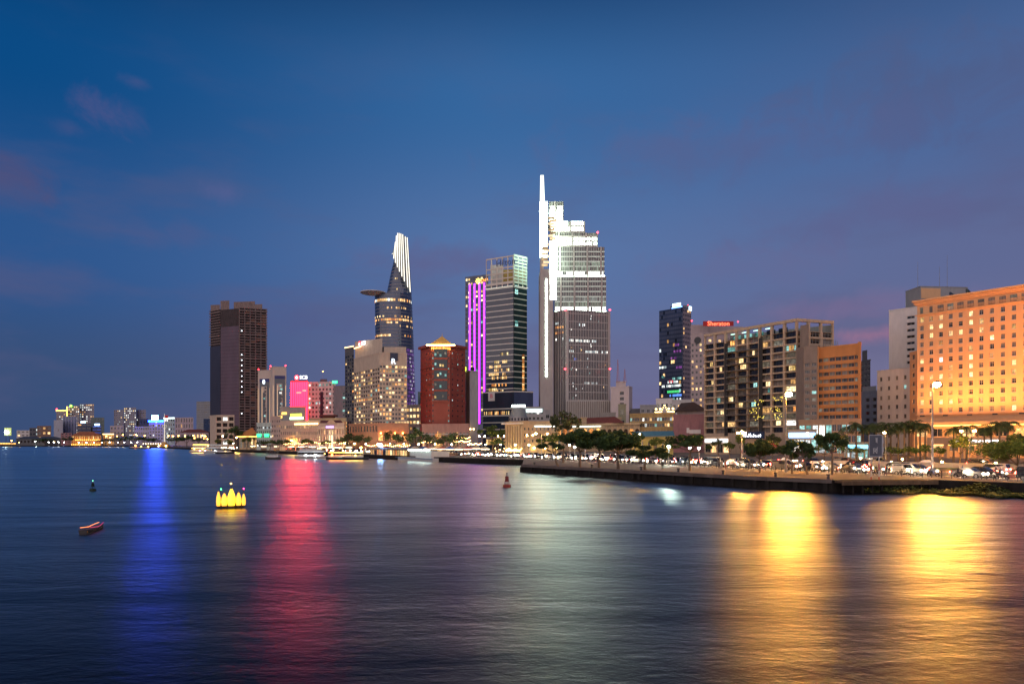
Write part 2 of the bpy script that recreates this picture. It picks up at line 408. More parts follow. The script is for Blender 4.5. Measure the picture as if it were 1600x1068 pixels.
quay_d = M('wet_quay_wall', (.022, .019, .017), .9, noise=.5, scale=.5, bump=.4, spec=.15)
m = MB(); n = len(poly)
m.add([(x, y, LAND) for x, y in poly], [tuple(range(n))], quay_m)
struct(m.build('ground'))
m = MB()
for i in range(len(bp) - 1):
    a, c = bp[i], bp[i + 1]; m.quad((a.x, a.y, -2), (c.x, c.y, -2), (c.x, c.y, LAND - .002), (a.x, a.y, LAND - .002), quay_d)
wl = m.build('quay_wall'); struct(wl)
m = MB(); k = 0                                    # coping beam, piles and fenders of the near quay
def along(pts, step):
    out = []
    for a, c in zip(pts, pts[1:]):
        L_ = (c - a).length; q = 0
        while q < L_: out.append((a.lerp(c, q / L_), (c - a).normalized())); q += step
    return out
nq = [P(*q) for q in BANK[11:15]]
for a, c in zip(nq, nq[1:]):
    d_ = (c - a); ang = math.atan2(d_.y, d_.x); m.frame(a.x, a.y, ang); m.box(0, d_.length, -.35, .5, LAND - .45, LAND + .12, quay_m)
m.t = None; m.build('coping_beam', wl)
pm = MB(); pm.box(-.3, .3, -.42, -.02, -1.5, LAND - .47, quay_d); pme = pm.mesh('pile')
for p_, d_ in along(nq, 4.2): inst('pile', pme, wl, (p_.x, p_.y, 0), math.atan2(d_.y, d_.x))
# road and its lanes follow the bank
ROADP = [(2300, 66), (1900, 80), (1600, 96), (1500, 103), (1200, 133), (1100, 150), (960, 178), (820, 222), (700, 272), (560, 345), (465, 415), (400, 480), (330, 570), (285, 720), (265, 930)]
rp = [P(*q) for q in ROADP]
def smooth_line(pts, n_=6):
    out = []
    for i in range(len(pts) - 1):
        p0, p1, p2, p3 = pts[max(i - 1, 0)], pts[i], pts[i + 1], pts[min(i + 2, len(pts) - 1)]
        for j in range(n_):
            s = j / n_; out.append(.5 * (2 * p1 + (p2 - p0) * s + (2 * p0 - 5 * p1 + 4 * p2 - p3) * s * s + (3 * p1 - p0 - 3 * p2 + p3) * s ** 3))
    return out + [pts[-1]]
rp = smooth_line(rp)
def normals(pts):
    out = []
    for i in range(len(pts)):
        d = (pts[min(i + 1, len(pts) - 1)] - pts[max(i - 1, 0)]).normalized(); out.append(Vector((d.y, -d.x)))   # to the land side when walking away
    return out
def offset(pts, k): return [p + n_ * k for p, n_ in zip(pts, normals(pts))]
def ribbon(mb, pts, a, c, z, mat, zb=None):
    A, B2 = offset(pts, a), offset(pts, c)
    for i in range(len(pts) - 1):
        mb.quad((A[i].x, A[i].y, z), (B2[i].x, B2[i].y, z), (B2[i + 1].x, B2[i + 1].y, z), (A[i + 1].x, A[i + 1].y, z), mat)
        if zb is not None:
            for K in (A, B2): mb.quad((K[i].x, K[i].y, zb), (K[i + 1].x, K[i + 1].y, zb), (K[i + 1].x, K[i + 1].y, z), (K[i].x, K[i].y, z), mat)
asphalt = M('asphalt', (.055, .052, .05), .8, noise=.25, scale=.4)
paint = M('road_paint', (.7, .68, .62), .7, noise=.15, scale=2)
kerb_m = M('kerb_stone', (.42, .38, .34), .85, noise=.2)
m = MB(); ribbon(m, rp, -3.6, 15.5, LAND + .004, asphalt); road = struct(m.build('riverside_road'))
m = MB()
for o_ in (-3.1, 5.7, 14.9): ribbon(m, rp, o_ - .09, o_ + .09, LAND + .008, paint)
acc = 0
for p_, d_ in along(offset(rp, 1.3), 6.0):
    m.frame(p_.x, p_.y, math.atan2(d_.y, d_.x)); m.rect(0, 2.6, 0, 0, 0, paint); m.f.pop(); m.m.pop(); m.v = m.v[:-4]
    m.quad((0, -.07, LAND + .008), (2.6, -.07, LAND + .008), (2.6, .07, LAND + .008), (0, .07, LAND + .008), paint)
m.t = None; struct(m.build('road_markings'))
m = MB(); ribbon(m, rp, -4.0, -3.62, LAND + .15, kerb_m, LAND - .01); ribbon(m, rp, 15.52, 15.9, LAND + .15, kerb_m, LAND - .01); struct(m.build('kerb'))
# a second carriageway behind a low concrete wall, on the east side
r2 = smooth_line([P(*q) for q in [(2300, 105), (1900, 118), (1600, 132), (1500, 139), (1400, 147), (1320, 153), (1265, 160), (1200, 172)]])
m = MB(); ribbon(m, r2, -.3, 9, LAND + .006, asphalt); struct(m.build('ramp_road'))
m = MB(); ribbon(m, r2[:34], -1.0, -.5, LAND + 1.05, kerb_m, LAND - .01); bw = m.build('concrete_barrier'); tag(bw, 'long low concrete barrier wall beside the ramp road', 'barrier')
grass_m = M('lawn', (.05, .085, .02), .95, noise=.5, scale=1.5)
m = MB(); ribbon(m, r2[:38], 9.2, 24, LAND + .008, grass_m); struct(m.build('lawn'))
m = MB(); ribbon(m, r2[:32], -9.5, -1.3, LAND + .008, grass_m); struct(m.build('verge'))
# ---------------------------------------------------------------- railing, bollards on the quay
fl = offset(rp, -5.3); RAIL = [q for q in fl if q.y < 250]
rail = thing('railing', 'dark metal railing with thin posts along the riverside road', 'railing', (RAIL[0].x, RAIL[0].y, LAND))
o0 = RAIL[0]; m = MB(); m.tube((0, 0, 0), (0, 0, 1.15), .05, .045, 5, dkmetal); pme = m.mesh('post')
posts = along(RAIL, 1.35)
for p_, d_ in posts[:300]: inst('post', pme, rail, (p_.x - o0.x, p_.y - o0.y, 0))
m = MB()
for a, c in zip(RAIL, RAIL[1:]):
    for z in (.5, 1.12): m.tube((a.x - o0.x, a.y - o0.y, z), (c.x - o0.x, c.y - o0.y, z), .03, .03, 4, dkmetal, False)
m.build('rail', rail)
m = MB(); m.lathe(0, 0, [(.22, 0), (.2, .35), (.16, .45), (.3, .55), (.28, .68), (.1, .74)], 8, dkmetal); bol = m.mesh('bollard')
BOL = ('at the west tip of the quay', 'below the forked tree', 'below the bush-like tree', 'below the white floodlamp', 'below the blue hoarding', 'below the tall amber lamp', 'at the corner by the jetty')
for i, (px, d) in enumerate([(835, 153), (925, 139), (1002, 127), (1060, 118.5), (1130, 110.5), (1212, 102.6), (1294, 97)]):
    q = P(px, d + 1.2); tag(inst('bollard', bol, None, (q.x, q.y, LAND)), 'squat dark mooring bollard ' + BOL[i], 'bollard', 'mooring bollards on the quay edge')
# timber jetty edge with posts, and water plants
jt = thing('jetty', 'old low timber jetty on dark posts beside the water plants', 'jetty', (0, 0, 0))
wood = M('old_timber', (.13, .085, .05), .95, noise=.4, scale=1)
a, c = P(1304, 94.6), P(1452, 96.4); d_ = c - a; m = MB().frame(a.x, a.y, math.atan2(d_.y, d_.x))
m.box(0, d_.length, -1.6, -.05, LAND - .32, LAND - .05, wood); m.box(0, d_.length, -1.75, -1.62, LAND - .6, LAND - .02, wood); m.t = None; m.build('deck', jt)
m = MB(); m.tube((0, 0, -1.5), (0, 0, LAND - .6), .16, .15, 6, quay_d); pm = m.mesh('post')
for i in range(10):
    q = a.lerp(c, (i + .3) / 10) + Vector((d_.y, -d_.x)).normalized() * 1.3; inst('post', pm, jt, (q.x, q.y, 0))
leaf_w = M('water_plant_leaf', (.12, .155, .035), .7, noise=.45, scale=.5)
m = MB(); r_ = random.Random(3)
for i in range(5200):
    px = 1350 + 320 * r_.random() ** .8; edge = 96 if px < 1440 else 97 - (px - 1440) * .056
    u = r_.random(); depth = (6.8 if px > 1420 else 2 + (px - 1350) * .07); dd = edge - .3 - u * depth * (.75 + .25 * math.sin(px * .09))
    q = P(px, dd); z = .05 + .35 * r_.random() + max(0, (1 - u * 1.7)) * 1.2 * (.5 + .5 * math.sin(px * .05 + u * 3)); s = .10 + .2 * r_.random(); an = r_.random() * 6.28; tl = .3 + r_.random() * .5
    ux, uy = math.cos(an) * s, math.sin(an) * s
    m.quad((q.x - ux, q.y - uy, z), (q.x + uy * .6, q.y - ux * .6, z + s * tl * .5), (q.x + ux, q.y + uy, z + s * tl), (q.x - uy * .6, q.y + ux * .6, z + s * tl * .5), leaf_w)
o = m.build('water_plants', kind='stuff'); o['label'] = 'floating green water hyacinth crowding the bank below the jetty'; o['category'] = 'water plants'
# ---------------------------------------------------------------- the big towers
def zz(py, d): return Z(py, d) - LAND
# unfinished dark tower
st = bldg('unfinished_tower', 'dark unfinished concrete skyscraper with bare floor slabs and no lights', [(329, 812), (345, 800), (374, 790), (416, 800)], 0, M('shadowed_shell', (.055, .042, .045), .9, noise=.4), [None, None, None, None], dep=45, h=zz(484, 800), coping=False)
gl = M('unlit_purple_glass', (.09, .055, .085), .35, .1, noise=.25, scale=.06)
panel(st, 0, 0, st.fr[0][3], 0, zz(541, 806), M('unlit_blue_glass', (.05, .05, .07), .3, .1, noise=.2, scale=.06), 'glass_wing', .3)
panel(st, 1, .4, st.fr[1][3] - .3, 20, zz(510, 795), gl, 'glass_wing', .3)
fl_h = (st.h - 18) / 46
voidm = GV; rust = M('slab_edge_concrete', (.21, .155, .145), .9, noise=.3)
for i_ in (0, 1):
    bands(st, i_, [22 + k_ * 4.0 for k_ in range(int((zz(541, 806) if i_ == 0 else zz(510, 795)) / 4.0) - 5)], .35, M('unlit_mullion', (.14, .10, .13), .6), 'mullion', .34 if i_ == 0 else .36, .25)
for i, x0 in ((2, 0), (0, 0)):
    W = st.fr[i][3]
    for k in range(47):
        z = 18 + fl_h * k
        if i == 0 and z < zz(541, 806): continue
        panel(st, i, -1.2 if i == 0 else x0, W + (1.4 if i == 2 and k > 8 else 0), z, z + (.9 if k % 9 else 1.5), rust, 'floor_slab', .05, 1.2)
    if i == 2:
        for c in range(6): panel(st, 2, W * c / 5 - .5, W * c / 5 + .5, 0, st.h, rust, 'column', .15, .5)
W = st.fr[2][3]
for k in range(46):
    for c in range(5):
        u = rnd.random()
        if c == 0 and 20 < k < 36: g = None
        elif u < .66: g = GV  # dark sheet paints the shade of an open bay
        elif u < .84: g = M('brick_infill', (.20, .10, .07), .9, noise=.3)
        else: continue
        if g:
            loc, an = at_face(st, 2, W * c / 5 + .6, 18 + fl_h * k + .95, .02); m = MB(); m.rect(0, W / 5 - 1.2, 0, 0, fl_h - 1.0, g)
            inst('bay_panel', m.mesh('bay_panel') if True else None, st.root, loc, an)
wl_ = E('work_lamp', (.85, .92, 1), 6)
for k in (6, 14, 16, 18, 20, 22, 24, 26, 28, 37): lit_pane(st, 2, W * .07, 18 + fl_h * k + 1.2, 1.0, 1.2, wl_, .3)
roof_box(st, .18, .34, .1, .4, zz(466, 800) - st.h, rust, 'lift_core'); roof_box(st, .42, .80, .15, .6, zz(468, 800) - st.h, rust, 'roof_house')
roof_box(st, .80, .93, .15, .6, zz(473, 800) - st.h, rust, 'roof_house'); roof_box(st, 0, .17, .1, .5, zz(472, 800) - st.h, rust, 'stair_core')
# podium
pd = bldg('podium_block', 'beige four-storey podium with dark openings under the unfinished tower', [(328, 600), (337, 592), (366, 590)], 650, beige, [None, dict(n=3, r=.78, f=5, hr=.62, z0=2, lit=[(GV, 6), (Lc, .6)], fr=frame_d, rec=.8)], dep=25)
# curved sail tower with helipad
def sail():
    d = 800.0; root = thing('skyscraper', 'curved tapering glass skyscraper with helipad disc and bright white fin crown', 'skyscraper', (P(613, d).x, d, LAND))
    X0 = root.location.x
    def wx(px): return (px - CX) / F * d - X0
    nseg = 40
    def ring(px0, px1, py, power=2.3):
        cx_, a = (wx(px0) + wx(px1)) / 2, (wx(px1) - wx(px0)) / 2; bb = a * .8 + 3; out = []
        for i in range(nseg):
            th = 2 * math.pi * i / nseg; c, s = math.cos(th), math.sin(th)
            out.append((cx_ + a * abs(c) ** (2 / power) * (1 if c >= 0 else -1), 20 + bb * abs(s) ** (2 / power) * (1 if s >= 0 else -1), zz(py, d)))
        return out
    def interp(tab, y):
        for (y0, v0), (y1, v1) in zip(tab, tab[1:]):
            if y0 >= y >= y1: return v0 + (v1 - v0) * (y0 - y) / (y0 - y1)
        return tab[-1][1]
    RT = [(702, 646.5), (640, 646), (560, 643), (500, 641), (470, 639.8), (450, 638.8), (400, 636), (365, 633)]
    LO = [(702, 584), (640, 583.5), (560, 582.5), (470, 581), (457, 581)]; UP = [(457, 599), (440, 602.5), (420, 606.5), (400, 611.5), (392, 613), (380, 616), (366, 624)]
    lm = MB(); sp_m = M('tower_spandrel', (.16, .17, .20), .4, .2, noise=.15, scale=.1)
    def loft(ys, left, mb):
        prev = None
        for k, y in enumerate(ys):
            r_ = ring(interp(left, y), interp(RT, y), y)
            if prev:
                g = GB if k % 2 else sp_m
                mb.add(prev + r_, [(i, (i + 1) % nseg, (i + 1) % nseg + nseg, i + nseg) for i in range(nseg)], g)
            prev = r_
        mb.add(prev, [tuple(range(nseg))], roof_m)
    def lev(y0, y1, step):
        ys, y = [y0], y0
        while y - step > y1:
            ys.append(y - step * .62); ys.append(y - step); y -= step
        return ys + [y1]
    loft(lev(702, 457, 5.4), LO, lm); lm.build('lower_body', root, smooth=False)
    lm = MB(); loft(lev(457, 366, 5.4), UP, lm); lm.build('upper_body', root)
    # helipad: a shallow bowl disc cantilevered to the west
    m = MB(); hx = wx(582); m.lathe(hx, 4, [(3, zz(460, d)), (10, zz(458.4, d)), (15, zz(456.6, d)), (15, zz(455.8, d))], 28, M('helipad_pale', (.72, .64, .60), .7, noise=.1)); hp = m.build('helipad', root)
    m = MB(); m.tube((hx - 13, 4, zz(455.6, d)), (hx - 13, 4, zz(451, d)), .2, .15, 5, dkmetal); m.build('mast', hp)
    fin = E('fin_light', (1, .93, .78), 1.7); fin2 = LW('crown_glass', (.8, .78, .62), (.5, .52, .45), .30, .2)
    m = MB()
    N_ = 9
    for j in range(N_):
        u = j / (N_ - 1); bx, by = 612.5 + 26.5 * u, 396 + 57 * u ** .9
        tx = 615 + 18.2 * u; ty = 365 + 27 * max(0, 1 - u * 2.6) ** 2
        wy = 5.5 - 13.5 * math.sin(math.pi * min(u * .9 + .12, 1)) + (0 if u < .85 else 4)
        f = MB(); a0, a1 = wx(bx), wx(tx); hw = .44; z0, z1 = zz(by, d), zz(ty, d)
        f.add([(a0 - hw, wy, z0), (a0 + hw, wy, z0), (a0 + hw, wy + 1, z0), (a0 - hw, wy + 1, z0), (a1 - hw * .8, wy + 5, z1), (a1 + hw * .8, wy + 5, z1), (a1 + hw * .8, wy + 6, z1), (a1 - hw * .8, wy + 6, z1)],
              [(0, 3, 2, 1), (4, 5, 6, 7), (0, 1, 5, 4), (1, 2, 6, 5), (2, 3, 7, 6), (3, 0, 4, 7)], fin); f.build('fin', root)
        if j: m.quad((pv[0], pv[2] + 1.5, pv[3]), (a0, wy + 1.5, z0), (a1, wy + 6.5, z1), (pv[1], pv[2] + 6.5, pv[4]), fin2)
        pv = (a0, a1, wy, z0, z1)
    m.build('crown_screen', root)
    # lit floors
    pur = LW('purple_lit_glass', (.22, .08, .55), (.35, .12, .6), .55)
    def cell(y0, y1, th0, th1, mat, left, out=.15):
        q = []
        for y in (y0, y1):
            cx_, a = (wx(interp(left, y)) + wx(interp(RT, y))) / 2, (wx(interp(RT, y)) - wx(interp(left, y))) / 2 + out; bb = a * .8 + 3
            for th in (th0, th1):
                c, s = math.cos(th), math.sin(th)
                q.append((cx_ + a * abs(c) ** (2 / 2.3) * (1 if c >= 0 else -1), 20 + bb * abs(s) ** (2 / 2.3) * (1 if s >= 0 else -1), zz(y, d)))
        f = MB(); f.quad(q[0], q[1], q[3], q[2], mat); f.build('window', root)
    def row(y, hh, a0, a1, p, mats, left=LO):
        n_ = 26
        for i in range(n_):
            u = a0 + (a1 - a0) * i / n_
            if rnd.random() < p: cell(y, y - hh, math.pi + u * math.pi, math.pi + (u + .8 * (a1 - a0) / n_) * math.pi, pick(mats), left)
    row(470, 4, .03, .97, .85, [(Lc, 4), (Lw, 4), (Lo, 2)]); row(495, 2.8, .05, .97, .3, [(Lw, 3), (Ly, 2)]); row(500.5, 3.4, .05, .97, .75, [(Lw, 3), (Lo, 2)])
    row(505, 3, .05, .6, .3, [(Lw, 1)]); row(525, 3.2, .05, .95, .5, [(Lw, 3), (Lo, 2)]); row(510, 3, .6, .97, .4, [(Lw, 1)]); row(482, 3, .45, .8, .4, [(Lw, 1)])
    row(434, 2.5, .3, .9, .18, [(Ly, 2)], UP); row(451, 2.5, .3, .9, .12, [(Ly, 2)], UP)
    for y in range(548, 690, 6):
        row(y, 4.5, .72, .99, .8, [(pur, 1)])
        row(y, 3, .8, .97, .12, [(Lc, 1)])
sail()
# white-lit stepped tower
VD = 500.0
vc = bldg('skyscraper', 'tall grey stepped skyscraper with blazing white crown and needle spire', [(865, VD), (885, 492), (952, VD)], 0, grey, [None, None], dep=40, h=zz(487, VD), coping=False)
vg = M('grey_curtain_glass', (.085, .085, .095), .2, .1, noise=.25, scale=.08, spec=.6)
def vpx(px): return (px - 885) / F * VD * 1.0
W1 = vc.fr[1][3]
panel(vc, 0, 0, vc.fr[0][3], 0, vc.h, vg, 'curtain_wall', .05); panel(vc, 1, 0, W1, 0, vc.h, vg, 'curtain_wall', .05)
fin_m = M('pale_fin', (.50, .47, .44), .6, noise=.08)
def fins(B, i, x0, x1, z0, z1, step, out, wd=.34, mat=fin_m):
    ox, oy, an, _ = B.fr[i]; m = MB().frame(ox, oy, an); x = x0
    while x <= x1: m.box(x - wd / 2, x + wd / 2, -out, 0, z0, z1, mat); x += step
    return m.build('fin', B.root, kind='stuff')
fins(vc, 1, .4, W1, 13, vc.h, 1.25, .8); fins(vc, 0, .4, vc.fr[0][3], 0, vc.h, 1.6, .7)
panel(vc, 1, -.6, 1.1, 0, vc.h, fin_m, 'corner_column', .1, 1.2); panel(vc, 1, W1 - 1.4, W1 + .3, 0, vc.h, stone, 'corner_column', .1, 1.2)
fhv = (vc.h - 10) / 32
led = E('white_floor_light', (.92, 1, .86), .7); led_d = LW('dim_floor_light', (.75, .85, .75), (.5, .6, .55), .35, .1)
for k in range(1, 33):
    if k % 2: panel(vc, 1, .5, W1 - 1.4, 10 + fhv * k, 10 + fhv * k + .5, fin_m, 'floor_band', .3, .2)
for fy, x0, x1, mats in ((533, 3, 40, [(Lc, 1)]), (533, 3, 12, [(Lc, 1)]), (550, 26, 56, [(Lc, 1)]), (550, 4, 12, [(Lc, 1)]), (599, 25, 45, [(Lc, 1)]), (508, 15, 25, [(Lc, 1)]), (562, 8, 18, [(LW('lit_window_blue', (.1, .2, 1), (.2, .3, 1), 1.0), 1)]), (648, 14, 34, [(Ly, 1)])):
    z = zz(fy, VD - 6) - .5
    x = x0 * .55
    while x < x1 * .55:
        if rnd.random() < .7: lit_pane(vc, 1, x, z, 1.0, 1.9, pick(mats), .4)
        x += 1.25
for fy, mt in ((508, Lc), (514.5, Lo), (523, Lo), (533, Lc)):
    for x in (2, 4, 6, 8):
        if rnd.random() < .8: lit_pane(vc, 0, x, zz(fy, VD), 1.4, 1.8, mt, .4)
for i in range(26): lit_pane(vc, 1, 1.5 + rnd.random() * (W1 - 4), zz(485 + rnd.random() * 140, VD), .8, 1.2, pick([(Lc, 3), (Lt, 1), (Lw, 1)]), .4)
# upper tiers, each a block standing on the one below
def tier(px0, px1, y0, y1, d, dp, mat, name='upper_tier'):
    a, c = P(px0, d) - Vector((vc.root.location.x, vc.root.location.y)), P(px1, d) - Vector((vc.root.location.x, vc.root.location.y))
    m = MB(); m.box(a.x, c.x, a.y, a.y + dp, zz(y0, d), zz(y1, d), mat); m.build(name, vc.root); return a, c
crown_g = LW('crown_glass_emission', (.93, 1, .88), (.85, .95, .85), 9, .03)  # emission in the glazing stands in for floodlight on the crown
crown_w = E('crown_wash_emission', (.76, 1, .80), 24)  # glow in place of floodlight, overdriven so its streak reaches the river
def tier_full(px0, px1, y0, y1, d, dp, rows_lit, step=1.25, base=vg):
    a, c = tier(px0, px1, y0, y1, d, dp, base); z0, z1 = zz(y0, d), zz(y1, d); n_ = max(1, round((z1 - z0) / 3.9)); hh = (z1 - z0) / n_
    m = MB()
    x = a.x
    while x <= c.x + .01: m.box(x - .12, x + .12, a.y - .6, a.y - .02, z0, z1, fin_m); x += step
    x = a.x + 4.2
    while x <= c.x: m.box(x - .6, x + .6, a.y - .95, a.y - .61, z0, z1, stone); x += 10
    m.build('fin', vc.root, kind='stuff')
    for k in range(n_):
        mt = rows_lit(k, n_)
        b_ = MB(); b_.box(a.x, c.x, a.y - .5, a.y - .05, z0 + hh * k + .02, z0 + hh * k + (.42 if mt[0] is led else 1.5 if mt[0] is fin_m else .8), mt[0]); b_.build('floor_band', vc.root)
        if mt[1]:
            j = MB(); x = a.x
            while x < c.x - step: j.rect(x + .2, x + step - .2, a.y - .06, z0 + hh * k + (1.52 if mt[0] is fin_m else .6), z0 + hh * (k + 1), mt[1] if rnd.random() < .93 else vg); x += step
            j.build('lit_glazing', vc.root)
glo = LW('glow_glass', (.62, .8, .55), (.5, .66, .5), .45, .06)
tier_full(867, 947, 487.5, 432, VD + 2, 34, lambda k, n_: (crown_w if k == 0 else led, crown_g if k == 0 else (glo if k == 1 else led_d if k == 2 else None)))
tier_full(866, 944.5, 431.9, 386, VD + 3, 32, lambda k, n_: (crown_w if k == 0 else led, crown_g if k == 0 else (glo if k in (1, 2) else None)))
tier_full(864, 934, 385.9, 364, VD + 4, 28, lambda k, n_: (fin_m, crown_w if k < n_ - 1 else glo))
tier_full(861, 914, 363.9, 346, VD + 5, 24, lambda k, n_: (fin_m, crown_w))
tier_full(858, 880.5, 345.9, 315, VD + 6, 20, lambda k, n_: (fin_m if k < 3 else led, crown_w if k < 3 else glo if k < 5 else None))
# stone shaft, spire and glowing corner
sh = MB(); a = P(844, 494) - Vector((vc.root.location.x, vc.root.location.y)); c = P(865, 494) - Vector((vc.root.location.x, vc.root.location.y))
sh.box(a.x, c.x - .4, a.y, a.y + 26, 0, zz(420, 494), stone); sh.box(a.x, a.x + 2.6, a.y + .5, a.y + 4, zz(420, 494), zz(345, 494), stone); sh.build('stone_shaft', vc.root)
m = MB(); x = a.x + (853.5 - 844) * .463
for k in range(36):
    z = zz(640 - k * 5.7, 494) + 24; 
    if z > zz(436, 494): break
    m.box(x - .5, x + .5, a.y - .25, a.y - .02, z, z + 2.0, crown_w)
m.build('lit_slot', vc.root)
m = MB(); m.prism([(a.x - .1, a.y), (a.x + 5.2, a.y), (a.x + 5.2, a.y + 4), (a.x - .1, a.y + 4)], zz(400, 494), zz(315, 494), crown_w); m.build('lit_shaft', vc.root)
for k in range(11): m = MB(); zq = zz(398 - k * 7.6, 494); m.box(a.x - .2, a.x + 5.3, a.y - .12, a.y - .02, zq, zq + 1.0, stone); m.build('panel_joint', vc.root)
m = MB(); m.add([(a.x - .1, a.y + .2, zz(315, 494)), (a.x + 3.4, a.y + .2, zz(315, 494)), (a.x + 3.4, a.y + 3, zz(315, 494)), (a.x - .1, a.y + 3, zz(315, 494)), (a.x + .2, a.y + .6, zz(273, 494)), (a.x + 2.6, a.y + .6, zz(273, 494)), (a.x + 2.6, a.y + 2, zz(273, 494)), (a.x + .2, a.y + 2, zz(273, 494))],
      [(4, 5, 6, 7), (0, 1, 5, 4), (1, 2, 6, 5), (2, 3, 7, 6), (3, 0, 4, 7)], E('spire_glow', (.9, 1, .88), 1.6)); m.build('spire', vc.root)  # spire made to glow by itself
org = LW('orange_lit_slot', (1, .62, .22), (1, .8, .5), 1.6, .15)
for k in range(17):
    z = zz(416 - k * 4.6, 494); xo = 1.2 + (4.6 if k > 8 else 0) + (1.2 if k % 2 else 0)
    m = MB(); m.box(a.x + xo, a.x + xo + 4.4, a.y - .5, a.y - .05, z, z + 1.6, org); m.build('lit_slot', vc.root)
m = MB()
for k in range(27):
    z = zz(468 - k * 3.4, 494); m.box(c.x - 2.6, c.x + 2.2, a.y - .3, a.y - .03, z, z + (1.15 if k < 12 else 1.4), crown_w if k > 11 else crown_g)
m.build('lit_stair', vc.root, kind='stuff')
pdv = MB(); a2 = P(884, 488) - Vector((vc.root.location.x, vc.root.location.y)); c2 = P(956, 488) - Vector((vc.root.location.x, vc.root.location.y))
pdv.box(a2.x, c2.x, a2.y - 4, a2.y + 30, 0, zz(626, 488), fin_m); x = a2.x + .6
while x < c2.x: pdv.box(x, x + .45, a2.y - 4.5, a2.y - 4.02, 3, zz(627, 488), M('podium_slot', (.2, .17, .15), .8)); x += 1.35
pdv.build('podium', vc.root)
for px, py in ((883, 484), (953, 484), (883, 576), (953, 576), (934, 363)):
    q = P(px, 488) - Vector((vc.root.location.x, vc.root.location.y)); m = MB(); m.ball(q.x, q.y, zz(py, 488), .7, beacon_r, 6, 4); m.build('beacon', vc.root)
# dark glass hotel tower with white bands and a lattice crown
hl = bldg('hotel_tower', 'dark glass hotel tower with white floor bands and pale lattice crown', [(760, 520), (802.5, 508), (823, 516)], 0, GD, [None, None], dep=30, h=zz(440, 508), coping=False)
band_m = M('white_floor_band', (.62, .60, .55), .6, noise=.08); bandg = M('green_white_band', (.55, .62, .55), .6, noise=.08)
panel(hl, 0, 0, hl.fr[0][3], 0, hl.h, M('navy_glass', (.02, .034, .06), .1, noise=.3, scale=.1, spec=.8), 'curtain_wall', .03); panel(hl, 1, 0, hl.fr[1][3], 0, hl.h, GT, 'curtain_wall', .03)
fz = [28 + (hl.h - 28) * k / 23 for k in range(24)]
bands(hl, 0, fz, .75, band_m); bands(hl, 1, fz, .75, bandg)
cz0, cz1 = hl.h, zz(398.5, 508)
for i, mt in ((0, M('crown_lattice', (.66, .58, .5), .6, noise=.1)), (1, M('crown_lattice_green', (.55, .68, .56), .6, noise=.1))):
    W = hl.fr[i][3]; nb = 5 if i == 0 else 3
    for k in range(nb + 1): panel(hl, i, W * k / nb - (0 if k == 0 else .35), W * k / nb + (.35 if k < nb else 0), cz0 - 3, cz1, mt, 'crown_post', .05, .5)
    for k in range(6 if i == 0 else 9):
        z = cz0 + (cz1 - cz0) * k / (5 if i == 0 else 8) - .9; 
        if i == 0 and k == 4: continue
        panel(hl, i, 0, W, z, z + (.8 if i == 0 else 1.5), mt, 'crown_rail', .0, .6)
roof_box(hl, .1, .42, .05, .5, (cz1 - cz0) * .8, pale, 'plant_room'); roof_box(hl, .42, .97, .08, .6, (cz1 - cz0) * .62, M('ochre_panel', (.40, .27, .08), .7, noise=.2), 'plant_room')
loc, an = at_face(hl, 0, hl.fr[0][3] * .74, cz1 - 5.0, 1.2); lettering(hl.root, 'Hilton', 6.6, M('sign_navy', (.03, .05, .14), .5, noise=0), loc, an)
wl0 = led
for i in (0, 1):                                                      # cold uplights washing the crown
    m = MB(); ox, oy, an, W = hl.fr[i]; m.frame(ox, oy, an); m.box(0, W, -1.6, -1.3, cz0 - 3.4, cz0 - 3.1, E('crown_strip_light', (1, .95, .8), 1.1)); m.build('strip_light', hl.root)
for x, y, n_, mt in ((.18, 567, 5, Ly), (.12, 574, 7, Lw), (.3, 580, 9, Lw), (.1, 586, 10, Lw), (.15, 592, 11, Lw), (.2, 603, 9, Lo), (.1, 610, 5, Ly), (.15, 613, 8, Lw), (.6, 567, 4, Lw), (.45, 555, 6, Ld)):
    for k in range(n_):
        if rnd.random() < .85: lit_pane(hl, 0, hl.fr[0][3] * x + k * 1.5, zz(y, 512), 1.3, 2.2, pick([(mt, 4), (Ly, 1)]))
for k in range(17): lit_pane(hl, 1, hl.fr[1][3] * .62, zz(612 - k * 3.5, 512), 2.2, 1.4, Lo if k % 3 else Lw)
for y in (449, 456, 460, 505, 510): lit_pane(hl, 1, 1.0, zz(y, 510), 3, 2, Lt)
hp_ = bldg('hotel_podium', 'lower glass podium block with white bands below the hotel tower', [(755, 505), (803, 492), (833, 498)], 612, GB, [None, None], dep=20, coping=False)
panel(hp_, 0, 0, hp_.fr[0][3], 0, hp_.h, M('navy_glass', (0, 0, 0)), 'curtain_wall', .03)
bands(hp_, 0, [8, 14, 19, 24, 29, hp_.h - 1], .8, band_m); bands(hp_, 1, [24, 29, hp_.h - 1], .8, band_m)
for k in range(24):
    if rnd.random() < .6: lit_pane(hp_, 0, 1 + k * .9, 25.0, .8, 2.6, pick([(Lw, 3), (Ly, 2), (Lo, 1)]))
    if rnd.random() < .8: lit_pane(hp_, 0, 3 + k * .75, 3.2, .7, 4, pick([(Lw, 3), (Ld, 2)]))
for k in range(9): lit_pane(hp_, 1, 1 + k * 1.5, 25.0, 1.3, 2.8, pick([(Lw, 3), (Lo, 1)]))
loc, an = at_face(hp_, 0, 7, zz(619, 500), .3)
bd = panel(hp_, 0, 4.6, 10.2, zz(626, 500), zz(612, 500), white, 'sign_board', .1, .3)
lettering(hp_.root, 'B', 4.2, M('sign_pink_red', (.7, .05, .15), .5, noise=0), at_face(hp_, 0, 7.4, zz(618.5, 500), .5)[0], hp_.fr[0][2])
